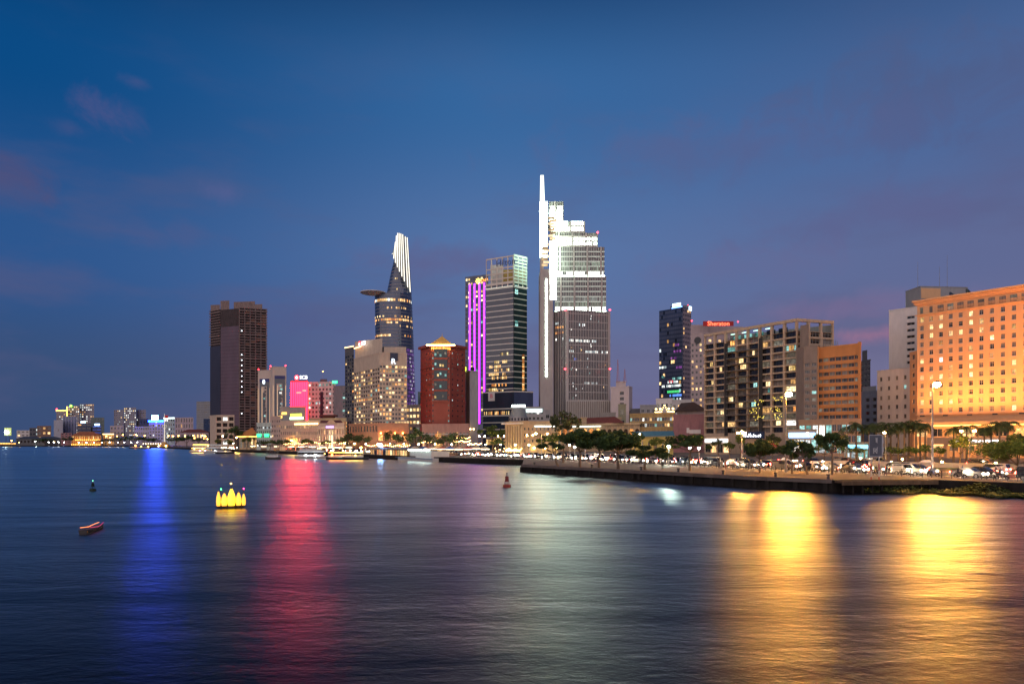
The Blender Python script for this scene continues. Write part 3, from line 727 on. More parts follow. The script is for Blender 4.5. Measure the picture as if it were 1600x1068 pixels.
# dark tower with purple light strips
tn = bldg('office_tower', 'dark blue office tower with four vertical purple light strips', [(727, 610), (763, 600)], 434, GB, [dict(n=9, r=.7, f=34, hr=.55, z0=20, lit=lambda z, x: [(GD, 9), (Ly, 3.2 if z > .62 else .8), (Lt, .5)], each=False, rec=.15)], dep=25, mat_=0) if False else bldg('office_tower', 'dark blue office tower with four vertical purple light strips', [(727, 610), (763, 600)], 434, GB, [dict(n=9, r=.7, f=34, hr=.55, z0=20, lit=lambda z, x: [(GD, 9), (Ly, 3.2 if z > .62 else .8), (Lt, .5)], rec=.15, fr=frame_d, mull=0)], dep=25)
purp = E('purple_strip', (.46, .025, .90), 3)
Wt = tn.fr[0][3]
for px, y1 in ((734.5, 600), (742, 600), (749.5, 662), (757, 618)): x = (px - 727) / 36 * Wt; panel(tn, 0, x - .75, x + .75, zz(y1, 605), zz(442.5, 605), purp, 'light_strip', .25, .5)
osg = E('orange_sign', (1, .30, .03), 3.0)
m = MB(); loc, an = at_face(tn, 0, (748 - 727) / 36 * Wt, zz(439.5, 605), .9)
for k in range(8):
    th = k * math.pi / 4; m.add([(0, 0, 0), (math.cos(th - .3) * 2.2, 0, math.sin(th - .3) * 2.2), (math.cos(th) * 3.2, 0, math.sin(th) * 3.2), (math.cos(th + .3) * 2.2, 0, math.sin(th + .3) * 2.2)], [(0, 1, 2, 3)], E('yellow_sign', (1, .62, .12), 3))
m.build('emblem', tn.root, loc=loc, rz=an)
lettering(tn.root, 'TNR', 4.0, osg, at_face(tn, 0, (757.5 - 727) / 36 * Wt, zz(439.5, 605), .9)[0], tn.fr[0][2])
# red granite tower with gilded pyramid
rp_ = bldg('office_tower', 'red granite office tower with glowing golden pyramid roof and glass bay', [(657, 426), (675, 412), (703, 412), (727, 424)], 0, brick_red, [None, None, None], dep=26, h=zz(541, 412))
Wc = rp_.fr[1][3]
for k in range(5):
    z1 = zz(545 + k * 16.6, 412); panel(rp_, 1, Wc * .12, Wc * .86, z1 - 5.2, z1, M('bay_glass', (.008, .022, .026), .12, .2, noise=.45, scale=.25, spec=.8), 'bay_glazing', .25, .2)
    for q in range(5):
        if rnd.random() < .55: lit_pane(rp_, 1, Wc * (.14 + .14 * q), z1 - 4.8 + rnd.random() * 2, 1.2, 1.6, pick([(Lt, 3), (Ld, 3), (Ly, 1)]), .48)
    panel(rp_, 1, Wc * .1, Wc * .88, z1 - 6.4, z1 - 5.25, brick_red, 'granite_band', .1, .5)
for z in (.28, .55, .8): 
    for i in (0, 2): panel(rp_, i, 0, rp_.fr[i][3], rp_.h * z, rp_.h * z + .4, brick_red, 'granite_band', .02, .25)
for i in (0, 1, 2):
    W = rp_.fr[i][3]
    for k in range(17):
        for u in ((.1, .9) if i == 1 else (.82, .55) if i == 0 else (.15, .5, .8)):
            if i == 1 and u in (.1, .9): u = .05 if u < .5 else .93
            lit_pane(rp_, i, W * u - .4, 8 + k * 3.15, .8, 1.0, pick([(GD, 6), (Ld, 1.5), (Lc, .8), (Lt, .5)]), .04)
for i in (0, 1): 
    for k in range(4): lit_pane(rp_, 1, Wc * (.2 + k * .2), 8 + i * 4.2, 1.2, 1.1, pick([(GD, 2), (Lc, 1)]), .04)
gold = E('gilded_glow', (1, .55, .12), 1.1); goldp = M('gilded_roof', (.8, .5, .15), .4, .3, noise=.1)
m = MB(); cx_, cy_ = rp_.q[1].lerp(rp_.q[2], .5).x, rp_.q[1].y + 7; a_ = 7.2; z0 = rp_.h + .9; z1 = zz(523, 415)
m.add([(cx_ - a_, cy_ - a_, z0), (cx_ + a_, cy_ - a_, z0), (cx_ + a_, cy_ + a_, z0), (cx_ - a_, cy_ + a_, z0), (cx_, cy_, z1)], [(0, 1, 4), (1, 2, 4), (2, 3, 4), (3, 0, 4)], goldp)
m.tube((cx_, cy_, z1 - .3), (cx_, cy_, z1 + 1.6), .2, .1, 5, goldp); m.build('pyramid_roof', rp_.root)
m = MB(); m.box(cx_ - a_ - 1.4, cx_ + a_ + 1.4, cy_ - a_ - 1.6, cy_ - a_ - 1.1, z0 - .5, z0 - .1, E('gold_strip', (1, .6, .15), 45)); m.build('strip_light', rp_.root)
lettering(rp_.root, 'Melinh Point', 2.35, E('gold_letters', (1, .58, .06), 2.6), at_face(rp_, 1, Wc * .5, zz(541.5, 412) - 1.2, .35)[0], 0)
for i, mt in ((0, brick_red), (2, brick_red)): panel(rp_, i, -.3, rp_.fr[i][3] + .3, rp_.h - .2, rp_.h + 1.4, mt, 'cornice', .5, 1)
pb = bldg('podium_block', 'reddish classical stone podium around the foot of the red tower', [(659, 405), (733, 396)], 664, M('pink_stone', (.40, .22, .18), .7, noise=.15), [dict(n=14, r=.5, f=2, hr=.6, z0=1.5, z1=12, lit=[(GD, 5), (Ld, 2), (Lw, 1)])], dep=12)
panel(pb, 0, 0, pb.fr[0][3], 9.5, 10.2, stone, 'cornice', .5, .6)
# slim blank white slab beside it
ws = bldg('slab_tower', 'slim blank pale slab tower squeezed beside the red tower', [(727, 452), (734, 440), (747, 446)], 583, pale, [None, None], dep=20)
m = MB(); loc, an = at_face(ws, 0, 3.2, ws.h + 2.5, .6); m.box(-4.0, 1.5, -.3, .1, -1.2, 1.2, E('yellow_green_sign', (.7, .9, .05), 3)); m.build('lit_sign', ws.root, loc=loc, rz=an)
m = MB(); m.ball(ws.q[1].x + 1.5, ws.q[1].y + 3, ws.h + 1.9, 1.5, dkmetal, 8, 5); m.build('roof_tank', ws.root)
for px in (735, 740): m = MB(); q = P(px, 437) - Vector((ws.root.location.x, ws.root.location.y)); m.ball(q.x, q.y, 13.5, .45, E('wall_lamp', (1, .6, .2), 25), 6, 4); m.build('wall_lamp', ws.root)
# ---------------------------------------------------------------- hotels and offices nearer the road
# beige hotel with balcony windows
NONELIT = [(GD, 1)]
def ren_lit(z, x): return [(GD, 5), (GC, 2), (Lw, 2.0 if z > .2 else .5), (Ly, 1.2), (Lo, 1), (Lt, .2), (Lc, 2 if z < .17 else .05)]
rn = bldg('hotel', 'beige riverside hotel with rows of warm lit windows and rooftop sign', [(553, 440), (593, 408), (636, 412)], 0, beige,
          [dict(n=11, r=.82, f=15, hr=.6, z0=13, z1=-8, lit=ren_lit, rec=.5, mull=0), dict(n=9, r=.72, f=15, hr=.6, z0=13, z1=-6.5, lit=ren_lit, rec=.4)], dep=20, h=zz(552, 408))
roof_box(rn, .02, .55, .02, .5, zz(541, 440) - rn.h + 3, beige, 'roof_house'); roof_box(rn, .5, .62, .1, .4, 6.5, dkgrey, 'plant_room')
q = rn.q; m = MB(); a = q[1] + Vector((1, 9)); m.box(a.x, a.x + 13.5, a.y, a.y + .4, rn.h, zz(543, 420), beige); m.build('roof_screen', rn.root)
panel(rn, 1, rn.fr[1][3] * .38, rn.fr[1][3] * .66, zz(566, 409) + 1, rn.h + .6, M('navy_panel', (.02, .03, .07), .4), 'sign_board', .3, .3)
lettering(rn.root, 'R', 4.6, E('white_blue_sign', (.75, .88, 1), 2.5), at_face(rn, 1, rn.fr[1][3] * .5, zz(564.5, 409), .75)[0], rn.fr[1][2])
def bank_sign(root, loc, an, s):
    m = MB(); m.lathe(0, 0, [(s * .62, 0), (s * .62, .3)], 18, E('red_sign', (1, .02, .03), 4)); o = m.build('emblem', root, loc=(loc[0] - math.cos(an) * s * 1.15, loc[1] - math.sin(an) * s * 1.15, loc[2])); o.rotation_euler = (R(90), 0, an)
    m = MB(); m.lathe(0, 0, [(s * .34, 0), (s * .34, .36)], 14, E('white_sign', (.92, .96, 1), 3.5)); p = m.build('disc', o)
    lettering(root, 'SCB', s * 1.25, E('white_sign', (1, 1, 1), 3), (loc[0] + math.cos(an) * s * .7, loc[1] + math.sin(an) * s * .7, loc[2]), an)
bank_sign(rn.root, (rn.q[0].x + 6.5, rn.q[0].y - 6, zz(536, 432)), rn.fr[0][2], 3.0)
panel(rn, 0, 1, 12, zz(541.5, 436) - 1, zz(541.5, 436) - .3, E('warm_strip', (1, .6, .25), 4), 'strip_light', .1, .3)
dw = bldg('hotel_wing', 'narrow dark hotel wing with columns of small warm lights', [(539, 452), (553, 444)], 546, dkgrey, [dict(n=4, r=.7, f=26, hr=.6, z0=3, z1=-4, lit=[(GD, 5), (Ld, 2), (Lo, .6), (Lw, .5)], mull=0, fr=frame_d, rec=.25)], dep=18)
panel(dw, 0, 0, dw.fr[0][3], dw.h + .9, dw.h + 1.5, E('warm_strip', (1, .6, .25), 4), 'strip_light', .1, .3)
for x in (.05, .5, .95): panel(dw, 0, dw.fr[0][3] * x - .2, dw.fr[0][3] * x + .2, 1, 12, E('column_light', (1, .9, .6), .8), 'light_strip', .1, .2)
rb = bldg('hotel_podium', 'hotel podium with dark slots and orange lit arcade', [(545, 420), (590, 398), (639, 402)], 0, M('terracotta_render', (.45, .24, .15), .8, noise=.12), [dict(n=10, r=.55, f=1, hr=.7, z0=10.4, z1=15.6, lit=[(GD, 1)]), dict(n=5, r=.75, f=2, hr=.7, z0=.5, z1=10, lit=[(Lo, 4), (Ly, 1), (GD, 1)])], dep=9, h=15.6)
fl_or = E('orange_floodlight', (1, .34, .05), 40)
for u in (.1, .3, .55, .8): m = MB(); loc, an = at_face(rb, 1, rb.fr[1][3] * u, 10.4, 1.1); m.ball(*loc, .4, fl_or, 6, 4); m.build('floodlight', rb.root)
# orange floodlit hotel on the east side
LG = [(1422, 268), (1433, 263), (1648, 229.2)]
def leg_lit(z, x): return [(GC, 4.5), (GD, 3.5), (Ly, 1.6 if x < .55 else .9), (Lw, 1.6 if x < .4 else .6), (Lc, .15 if z > .6 and x < .35 else 0)]
lg = bldg('hotel', 'broad coral hotel washed in orange floodlight with rows of small windows', LG[1:], 0, coral,
          [dict(n=13, r=.40, f=12, hr=.57, z0=zz(648, 263), z1=zz(494, 263), lit=leg_lit, sill=True, rec=.4, rail=1)], dep=26, h=zz(478, 263), parapet=.5)
Wl = lg.fr[0][3]; bw_ = Wl / 13
for k in range(13):
    w0 = bw_ * .30 if k < 2 else bw_ * .6
    lit_pane(lg, 0, bw_ * (k + .5) - w0 / 2, zz(491, 263), w0, 2.3, GC if k % 3 else Ld, .08)
    if k > 1: 
        m = MB(); loc, an = at_face(lg, 0, bw_ * (k + .5) - w0 / 2, zz(491, 263), .12)
        for j in range(7): m.box(w0 * j / 6 - .05, w0 * j / 6 + .05, -.5, -.42, 0, .9, coral)
        m.box(0, w0, -.55, -.4, .9, 1.02, coral); m.build('balcony', lg.root, loc=loc, rz=an)
panel(lg, 0, -.6, Wl + .3, zz(493.5, 263), zz(492, 263), coral, 'string_course', .0, .5)
for k, (z, o_) in enumerate(((zz(478, 263), .5), (zz(475.5, 263), .9), (zz(472.5, 263), 1.4))): panel(lg, 0, -o_, Wl + .3, z, z + .62, coral, 'cornice', .0, o_)
panel(lg, 0, .3, Wl, zz(472.5, 263) + .65, zz(469.5, 263), coral, 'parapet', -.8, .4)
panel(lg, 0, -.4, Wl, zz(649, 263), zz(647, 263), coral, 'string_course', .0, .7)
lw = bldg('hotel_wing', 'lower stepped end wing of the coral floodlit hotel', [(1421.5, 270), (1433, 264.5)], 552, coral, [dict(n=1, r=.34, f=7, hr=.5, z0=zz(648, 268), lit=[(GC, 2), (GD, 2), (Ly, 1)], rec=.3, sill=True)], dep=20, parapet=.4)
lp = bldg('hotel_podium', 'floodlit hotel podium with deep canopy and open ground floor', [(1428, 254), (1668, 216)], 0, coral, [dict(n=9, r=.8, f=2, hr=.55, z0=1, z1=11.2, lit=[(Lo, 3), (Lw, 2), (Ld, 3), (GD, 2)], rec=1.0)], dep=7, h=zz(657, 254), parapet=.4)
Wp = lp.fr[0][3]; panel(lp, 0, -1, Wp, zz(664, 254), zz(660.5, 254), coral, 'canopy', .0, 3.2)
panel(lp, 0, 0, Wp, zz(666, 254), zz(665, 254), E('canopy_strip', (1, .55, .14), 5), 'strip_light', .3, .5)
pc = thing('entrance_porch', 'glowing entrance porch with pillars in front of the coral hotel', 'porch', tuple(P(1448, 232)) + (LAND,))
a, c = Vector((0, 0)), P(1560, 208) - P(1448, 232); d_ = c - a; m = MB().frame(0, 0, math.atan2(d_.y, d_.x))
m.box(0, d_.length, 0, 6, zz(694, 225), zz(683, 225), coral); m.build('fascia', pc)
for k in range(5): u = d_.length * (k + .03) / 4.2; m = MB().frame(0, 0, math.atan2(d_.y, d_.x)); m.box(u, u + 1.2, .3, 1.5, 0, zz(694, 225) - .01, coral); m.build('pillar', pc)
m = MB().frame(0, 0, math.atan2(d_.y, d_.x)); m.box(1, d_.length - 1, 1, 5, zz(694, 225) - .35, zz(694, 225) - .05, E('porch_light', (1, .55, .16), 3)); m.build('ceiling_light', pc)
m = MB().frame(0, 0, math.atan2(d_.y, d_.x)); x = d_.length * .42
for k in range(15):
    ww = .5 + .5 * rnd.random(); m.box(x, x + ww, -.25, -.05, zz(690, 225), zz(687.8 - rnd.random() * .8, 225), E('white_sign', (1, 1, 1), 3)); x += ww + .3
m.build('lit_sign', pc)
for u, e in ((.12, 9), (.3, 12), (.48, 11), (.66, 11), (.84, 11)):        # real floodlights on the podium roof, aimed up the front
    loc, an = at_face(lg, 0, Wl * u, zz(652, 263), 8.5)
    m = MB(); m.box(-.7, .7, -.3, .3, 0, .5, dkmetal); f = m.build('floodlight', lg.root, loc=loc, rz=an)
    ld = bpy.data.lights.new('floodlight_beam', 'SPOT'); ld.energy = e * 1250; ld.color = (1, .35, .07); ld.spot_size = R(150); ld.spot_blend = 1; ld.shadow_soft_size = .5
    lo = bpy.data.objects.new('floodlight_beam', ld); C.objects.link(lo); lo.parent = lg.root; l2, _ = at_face(lg, 0, Wl * u, zz(652, 263) + .8, 8.5); lo.location = l2
    tgt, _ = at_face(lg, 0, Wl * u, 34, 0); lo.rotation_euler = (Vector(tgt) - Vector(l2)).to_track_quat('-Z', 'Y').to_euler()
for u in (.1, .45, .8):
    l2, _ = at_face(lp, 0, Wp * u, 9, 12); ld = bpy.data.lights.new('porch_flood', 'POINT'); ld.energy = 5200; ld.color = (1, .42, .10); ld.shadow_soft_size = .4
    lo = bpy.data.objects.new('porch_flood', ld); C.objects.link(lo); lo.parent = lp.root; lo.location = l2
    m = MB(); m.ball(l2[0], l2[1], l2[2] + .6, .3, dkmetal, 6, 4); m.tube((l2[0], l2[1], 0), (l2[0], l2[1], l2[2] + .4), .08, .06, 5, dkmetal); m.build('floodlight', lp.root)
lx = bldg('hotel_wing', 'plain continuation of the coral floodlit hotel past the edge of view', [(1649, 229), (2060, 183)], 0, coral, [dict(n=22, r=.4, f=12, hr=.57, z0=zz(648, 263), z1=zz(494, 263), lit=leg_lit, each=False, rec=.3)], dep=26, h=zz(478, 263), parapet=.5)
for u in (.15, .4, .65, .9):  # unseen floods, added overbright to send orange onto the water
    l2, an = at_face(lx, 0, lx.fr[0][3] * u, 17.5, 9); m = MB(); m.box(-.7, .7, -.3, .3, 0, .5, dkmetal); m.tube((0, 0, -17.5), (0, 0, 0), .12, .1, 5, dkmetal); m.build('floodlight', lx.root, loc=l2, rz=an)
    ld = bpy.data.lights.new('floodlight_beam', 'SPOT'); ld.energy = 95000; ld.color = (1, .32, .05); ld.spot_size = R(150); ld.spot_blend = 1; ld.shadow_soft_size = .5
    lo = bpy.data.objects.new('floodlight_beam', ld); C.objects.link(lo); lo.parent = lx.root; lo.location = (l2[0], l2[1], l2[2] + .8); tgt, _ = at_face(lx, 0, lx.fr[0][3] * u, 36, 0); lo.rotation_euler = (Vector(tgt) - Vector(lo.location)).to_track_quat('-Z', 'Y').to_euler()
ph = bldg('rooftop_block', 'grey rooftop plant block with dishes behind the coral hotel', [(1415, 300), (1438, 290), (1512, 292)], 0, grey, [None, None], dep=14, h=zz(447.5, 290), parapet=.2)
panel(ph, 1, .3, 9, zz(466, 290), zz(450, 290), coral, 'lit_wall', .05, .2)
for px, py, an, sy in ((1502, 458, .6, 3.0), (1528, 455, 1.2, 3.6)):
    q = P(px, 262) - Vector((lg.root.location.x, lg.root.location.y)); m = MB(); m.lathe(0, 0, [(.3, -.2), (1.6, .15), (sy * .9, 1.0)], 16, dkmetal); o = m.build('satellite_dish', lg.root, loc=(q.x, q.y + 6, zz(py + 4, 262))); o.rotation_euler = (R(65), 0, an)
for px, hh in ((1434, 11), (1468, 9), (1480, 14)): q = P(px, 292) - Vector((ph.root.location.x, ph.root.location.y)); m = MB(); m.tube((q.x, q.y, ph.h), (q.x, q.y, ph.h + hh), .1, .05, 5, metal); m.build('antenna_mast', ph.root)
# plain white tower and its low wing
ht = bldg('white_tower', 'plain white tower with one narrow column of horizontal windows', [(1389, 298), (1440, 288)], 486, white, [dict(n=1, r=.36, f=10, hr=.42, x0=.35, x1=1, z0=zz(592, 295), z1=-2.5, lit=[(GD, 4), (GV, 1)], rec=.4)], dep=14, parapet=.4)
for z in range(2): pass
hw_ = bldg('white_wing', 'lower white hotel wing with small square windows', [(1370.5, 290), (1434, 274)], 580, white, [dict(n=5, r=.30, f=8, hr=.42, z0=2, z1=-1.5, lit=[(GD, 6), (GC, 3), (Lt, .4)], rec=.3, sill=True)], dep=10, parapet=.3)
# concrete-frame block
EE = [(1100, 323), (1141, 308), (1197, 300), (1245, 281), (1301, 287)]
def ee_lit(z, x): return [(GD, 6), (GC, 3.5), (Lw, .35), (Ly, .1), (Lo, .1), (Lt, .3), (Lc, .35 if z < .35 else .1), (Ld, 1.4)]
ee = bldg('apartment_block', 'large concrete grid apartment block with recessed balconies and open roof frame', [(1100, 323), (1245, 281), (1303, 287)], 0, M('frame_concrete', (.50, .38, .27), .85, noise=.16),
          [dict(n=8, r=.86, f=15, hr=.78, z0=9, z1=zz(515, 281), lit=ee_lit, rec=1.2, mull=3, rail=1, fr=frame_d), dict(n=3, r=.78, f=15, hr=.7, z0=9, z1=zz(515, 281), lit=[(GD, 4), (GC, 2), (Lw, .8), (Lo, .4)], rec=.8, mull=2, rail=1)], dep=18, h=zz(516, 281), parapet=.1, coping=False)
W0, W1_ = ee.fr[0][3], ee.fr[1][3]
x3 = W0 * 2 / 8
fcm = ee.wall.data.materials[0]
ztop = zz(497, 281)
for k in range(9):
    x = W0 * k / 8; panel(ee, 0, max(0, x - .55), min(W0, x + .55), ee.h + .003, ztop - 1.25, fcm, 'roof_post', -1.1, 1.0)
panel(ee, 0, 0, W0, ztop - 1.2, ztop, fcm, 'roof_beam', -1.15, 1.2); panel(ee, 1, 0, W1_, ztop - 1.2, ztop, fcm, 'roof_beam', -1.15, 1.2)
for k in range(4): x = W1_ * k / 3; panel(ee, 1, max(0, x - .5), min(W1_, x + .5), ee.h + .003, ztop - 1.25, fcm, 'roof_post', -1.1, 1.0)
roof_box(ee, .62, 1, .12, 1, ztop - ee.h - 1.3, M('roof_terrace_wall', (.22, .25, .24), .7), 'roof_house')
roof_box(ee, .22, .62, .3, 1, (ztop - ee.h) * .8, M('roof_terrace_wall', (.2, .2, .2)), 'roof_house')
tl = E('terrace_light', (.55, 1, .75), 3.2)
for k in (2, 3, 4, 5): x = W0 * (k + .3) / 8; panel(ee, 0, x, x + W0 * .06, ee.h + 3.0, ee.h + 3.2, tl, 'strip_light', -2.2, .4)
for k in range(5): lit_pane(ee, 0, W0 * (2.1 + k) / 8, ee.h + .4, W0 * .09, 2.3, pick([(Lt, 3), (GD, 1)]), -5.0 + k * .2)
hg = M('terrace_plants', (.05, .10, .03), .8, noise=.4, scale=2)
m = MB(); r_ = random.Random(5); ox, oy, an, _ = ee.fr[0]; m.frame(ox, oy, an)
for i in range(420):
    x = W0 * (2.0 + 4.2 * r_.random()) / 8; z = ee.h + .1 + 1.3 * r_.random() ** 1.5; y = .6 + r_.random() * 1.1; s = .22
    m.quad((x - s, y, z), (x, y - s, z + .1), (x + s, y, z + .15), (x, y + s, z + s), hg)
o = m.build('terrace_hedge', ee.root)
# dark glazed bay with balcony slabs in the middle of the front
bz = M('bay_slab', (.17, .15, .135), .8, noise=.2)
for k in range(13):
    z = 9 + (zz(515, 281) - 9) * k / 15 * 1.0 + 3.0; panel(ee, 0, W0 * .29, W0 * .62, z - .35, z, bz, 'balcony_slab', .1, 1.6)
    m = MB(); loc, an = at_face(ee, 0, W0 * .29, z, 1.62)
    for j in range(26): xx = W0 * .33 * j / 25; m.box(xx - .03, xx + .03, -.03, .03, 0, .95, dkmetal)
    m.box(0, W0 * .33, -.04, .04, .95, 1.02, dkmetal); m.build('balcony_rail', ee.root, loc=loc, rz=an)
panel(ee, 0, W0 * .245, W0 * .285, 8, zz(530, 300), M('recess_shade', (.04, .038, .036), .8), 'shade_strip', .02, .1)  # flat dark strips paint the shade of deep recesses
panel(ee, 0, W0 * .625, W0 * .665, 8, zz(530, 300), M('recess_shade', (0, 0, 0)), 'shade_strip', .02, .1)
fest = E('festoon_yellow', (1, .75, .08), 2.2)
for (x0, z0) in ((.6, 21), (.55, 17.5), (.6, 14.3), (.78, 22), (.76, 17.8), (.77, 14.6)):
    m = MB(); loc, an = at_face(ee, 0, W0 * x0, z0, 1.8)
    for j in range(12): xx, zz_ = rnd.random() * W0 * .11, rnd.random() * 2.2; m.box(xx, xx + .16, -.1, .05, zz_, zz_ + .35, fest)
    m.build('festoon_light', ee.root, loc=loc, rz=an)
for k in range(26):                                               # rooms lit behind part of a bay
    bx, fl = rnd.randrange(8), rnd.randrange(15); ph_ = (zz(515, 281) - 9) / 15; w_ = rnd.uniform(1.2, 2.6); x = W0 * (bx + .1 + .55 * rnd.random()) / 8
    lit_pane(ee, 0, x, 9 + ph_ * fl + .45, w_, 2.1, pick([(Lw, 4), (Ly, 3), (Lo, 1), (Lt, 1)]), -1.0)
for bx, fl in ((.15, 11), (.15, 10), (.5, 9), (.75, 11)): lit_pane(ee, 1, W1_ * bx, 9 + (zz(515, 281) - 9) / 15 * fl + .6, 3.2, 2.2, pick([(Lw, 3), (Ly, 2), (Lo, 1)]), -.6)
# shop level
def shop(px0, d0, px1, d1, z1, label, glass, signmat, body=None, sz=(3.2, 4.4), awn=None):
    """a shopfront box that stands out in front of a building"""
    s = bldg('shopfront', label, [(px0, d0), (px1, d1)], 0, M('shop_frame', (.42, .30, .20), .8, noise=.15), [dict(n=max(2, int(abs(px1 - px0) / 9)), r=.85, f=1, hr=.8, z0=.2, z1=sz[0], lit=glass, rec=.3)], dep=4, h=z1, cat='shop', parapet=.3)
    W = s.fr[0][3]
    if signmat: panel(s, 0, W * .04, W * .96, sz[0] + .1, sz[1], signmat, 'lit_sign', .12, .3)
    if awn: m = MB(); loc, an = at_face(s, 0, W * .1, sz[0] - .2, .1); m.prism([(0, 0), (W * .8, 0), (W * .8, -1.6), (0, -1.6)], 0, [.9, .9, .2, .2], awn); m.build('awning', s.root, loc=loc, rz=an)
    return s
wsg, bsg = E('white_sign', (1, 1, 1), 3), E('blue_white_sign', (.25, .55, 1), 3.2)
shop(1101, 300, 1139, 290, 7.5, 'ground floor shop with long bright white lit fascia', [(Lw, 2), (Lc, 1), (GD, 1)], E('shop_white', (.95, .95, 1), 4), sz=(5, 6.6))
s2 = shop(1160, 285, 1196, 276, 9, 'ground floor shop with dark blue hoarding and white script lettering', [(Lo, 3), (Lw, 1), (GD, 1)], None, sz=(5.4, 6))
W = s2.fr[0][3]; panel(s2, 0, W * .05, W * .98, 6.6, 9.6, M('navy_hoarding', (.015, .03, .08), .5), 'sign_board', .15, .3)
m = MB(); loc, an = at_face(s2, 0, W * .1, 7.3, .6); x = 0; wg = E('white_sign', (1, 1, 1), 3)
for k in range(11):
    hh = .5 + 1.1 * rnd.random(); m.box(x, x + .22, -.1, 0, 0, hh, wg); m.box(x + .22, x + .5, -.1, 0, hh * .4, hh * .4 + .25, wg); x += .78
m.build('script_sign', s2.root, loc=loc, rz=an)
shop(1199, 276, 1216, 271, 5.5, 'small shop with red awning signs under the grid block', [(Lw, 2), (Lo, 2), (GD, 2)], E('red_shop_sign', (1, .06, .04), 1.6), sz=(3.6, 4.6))
shop(1231, 262, 1276, 256, 9.8, 'corner store under a wide blue and white lit canopy sign', [(Lc, 4), (Lt, 2)], bsg, sz=(6.8, 8.8))
# orange terracotta office
og = bldg('office_block', 'terracotta orange office block with dark ribbon windows', [(1276, 272), (1345, 259)], 546, M('terracotta_panel', (.58, .24, .08), .75, noise=.14, scale=.25), [dict(n=7, r=.93, f=11, hr=.52, z0=8, z1=-3, lit=[(GD, 5), (GC, 4), (Ld, 2), (Lt, .2)], rec=.5, mull=3)], dep=20)
panel(og, 0, -.2, .9, 0, og.h + 1.2, coral, 'corner_pier', .1, .6); panel(og, 0, og.fr[0][3] - .8, og.fr[0][3] + .2, 0, og.h + 1.2, M('terracotta_panel', (0, 0, 0)), 'corner_pier', .1, .6)
m = MB(); 
for k in range(9): x = -3 + k * .7; m.tube((8.5 + x, 6, og.h), (8.5 + x, 6, og.h + 3 + 2.4 * rnd.random()), .12, .1, 5, metal)
m.build('antenna_cluster', og.root)
om = bldg('stair_tower', 'grey brown stair tower between the grid block and terracotta office', [(1244, 276), (1256, 271), (1277, 268)], 0, M('stair_concrete', (.24, .19, .16), .85, noise=.2), [None, dict(n=2, r=.7, f=11, hr=.5, z0=7, z1=-6, lit=[(GD, 5), (Ld, 1), (Lt, 1)], rec=.4, mull=2)], dep=12, h=zz(541, 271), coping=False)
roof_box(om, .2, .6, .1, .6, 9, M('stair_concrete', (0, 0, 0)), 'lift_core')
ls = bldg('lobby_block', 'low glazed lobby with teal light under the terracotta office', [(1248, 262), (1300, 252), (1346, 250)], 0, M('lobby_frame', (.42, .27, .17), .8, noise=.15), [dict(n=5, r=.85, f=2, hr=.7, z0=.3, z1=12.5, lit=[(Lt, 4), (Lc, 2), (GD, 1)], rec=.3), dict(n=6, r=.85, f=3, hr=.6, z0=.3, z1=12.5, lit=[(Lt, 3), (Lc, 1), (Lw, 1), (GD, 3)], rec=.3)], dep=7, h=13)
kk = shop(1318, 205, 1361, 198, 5.0, 'small bright white glass kiosk among the shrubs', [(Lc, 4), (Lt, 2)], E('kiosk_blue_sign', (.2, .7, 1), 3), sz=(3.2, 4.4))
# gap buildings behind
g1 = bldg('office_block', 'dark narrow block with roof tanks seen in the gap beside the terracotta office', [(1344, 420), (1360, 410)], 566, dkgrey, [dict(n=3, r=.6, f=9, hr=.5, lit=[(GD, 4), (Ld, 1)], z0=25, rec=.2)], dep=20)
roof_box(g1, .2, .7, .1, .6, 7, dkgrey); g2 = bldg('office_block', 'pale grey block with stacked dark windows beside the white wing', [(1345, 350), (1372, 340)], 614, M('blue_grey', (.22, .23, .28), .7), [dict(n=2, r=.5, f=6, hr=.55, z0=8, z1=-2, x0=.2, lit=[(GD, 5), (Ld, 1)])], dep=16)
roof_box(g2, .1, .9, .1, .8, 3.2, grey)
# ---------------------------------------------------------------- behind the trees in the middle
bt = bldg('glass_tower', 'dark blue glass tower with blue white rooftop sign and coloured floors', [(1030, 665), (1067, 645), (1080, 655)], 487, GB, [dict(n=12, r=.9, f=30, hr=.75, z0=12, lit=lambda z, x: [(GD, 2), (M('slate_blue_glass', (.09, .11, .17), .2, .1, noise=.2, scale=.08), 16), (Lw, .9), (Lc, .3 if z > .45 else 1.4), (Lt, .1 if z > .4 else 1.2)], each=False, rec=.1), dict(n=4, r=.6, f=28, hr=.5, z0=12, lit=[(GD, 8), (Lw, 1)], each=False, rec=.1, mat=M('tower_side', (.30, .24, .25), .6))], dep=30)
Wb = bt.fr[0][3]
for (u, y, n_, mt) in ((.0, 573, 5, Lc), (.05, 588, 3, Lt), (.12, 603, 18, Lc), (.3, 597, 8, Lc), (.5, 592, 10, Lt), (.35, 612, 8, E('green_floor', (.05, 1, .25), 1.0)), (.45, 618, 9, E('blue_floor', (.1, .3, 1), 1.4)), (.3, 624, 12, Lc), (.5, 560, 5, LW('violet_floor', (.5, .1, .7), (.7, .2, .8), .7)), (.62, 550, 6, MATS['violet_floor']), (.72, 575, 5, MATS['violet_floor']), (.66, 540, 4, MATS['violet_floor']), (.42, 596, 3, E('red_floor', (1, .06, .1), 1))):
    for k in range(n_):
        if rnd.random() < .8 and u * Wb + k * 1.7 < Wb - 2: lit_pane(bt, 0, u * Wb + k * 1.7, zz(y, 655) - 1, 1.6, 2.4, mt, .15)
roof_box(bt, .35, .95, .05, .4, 5, dkgrey)
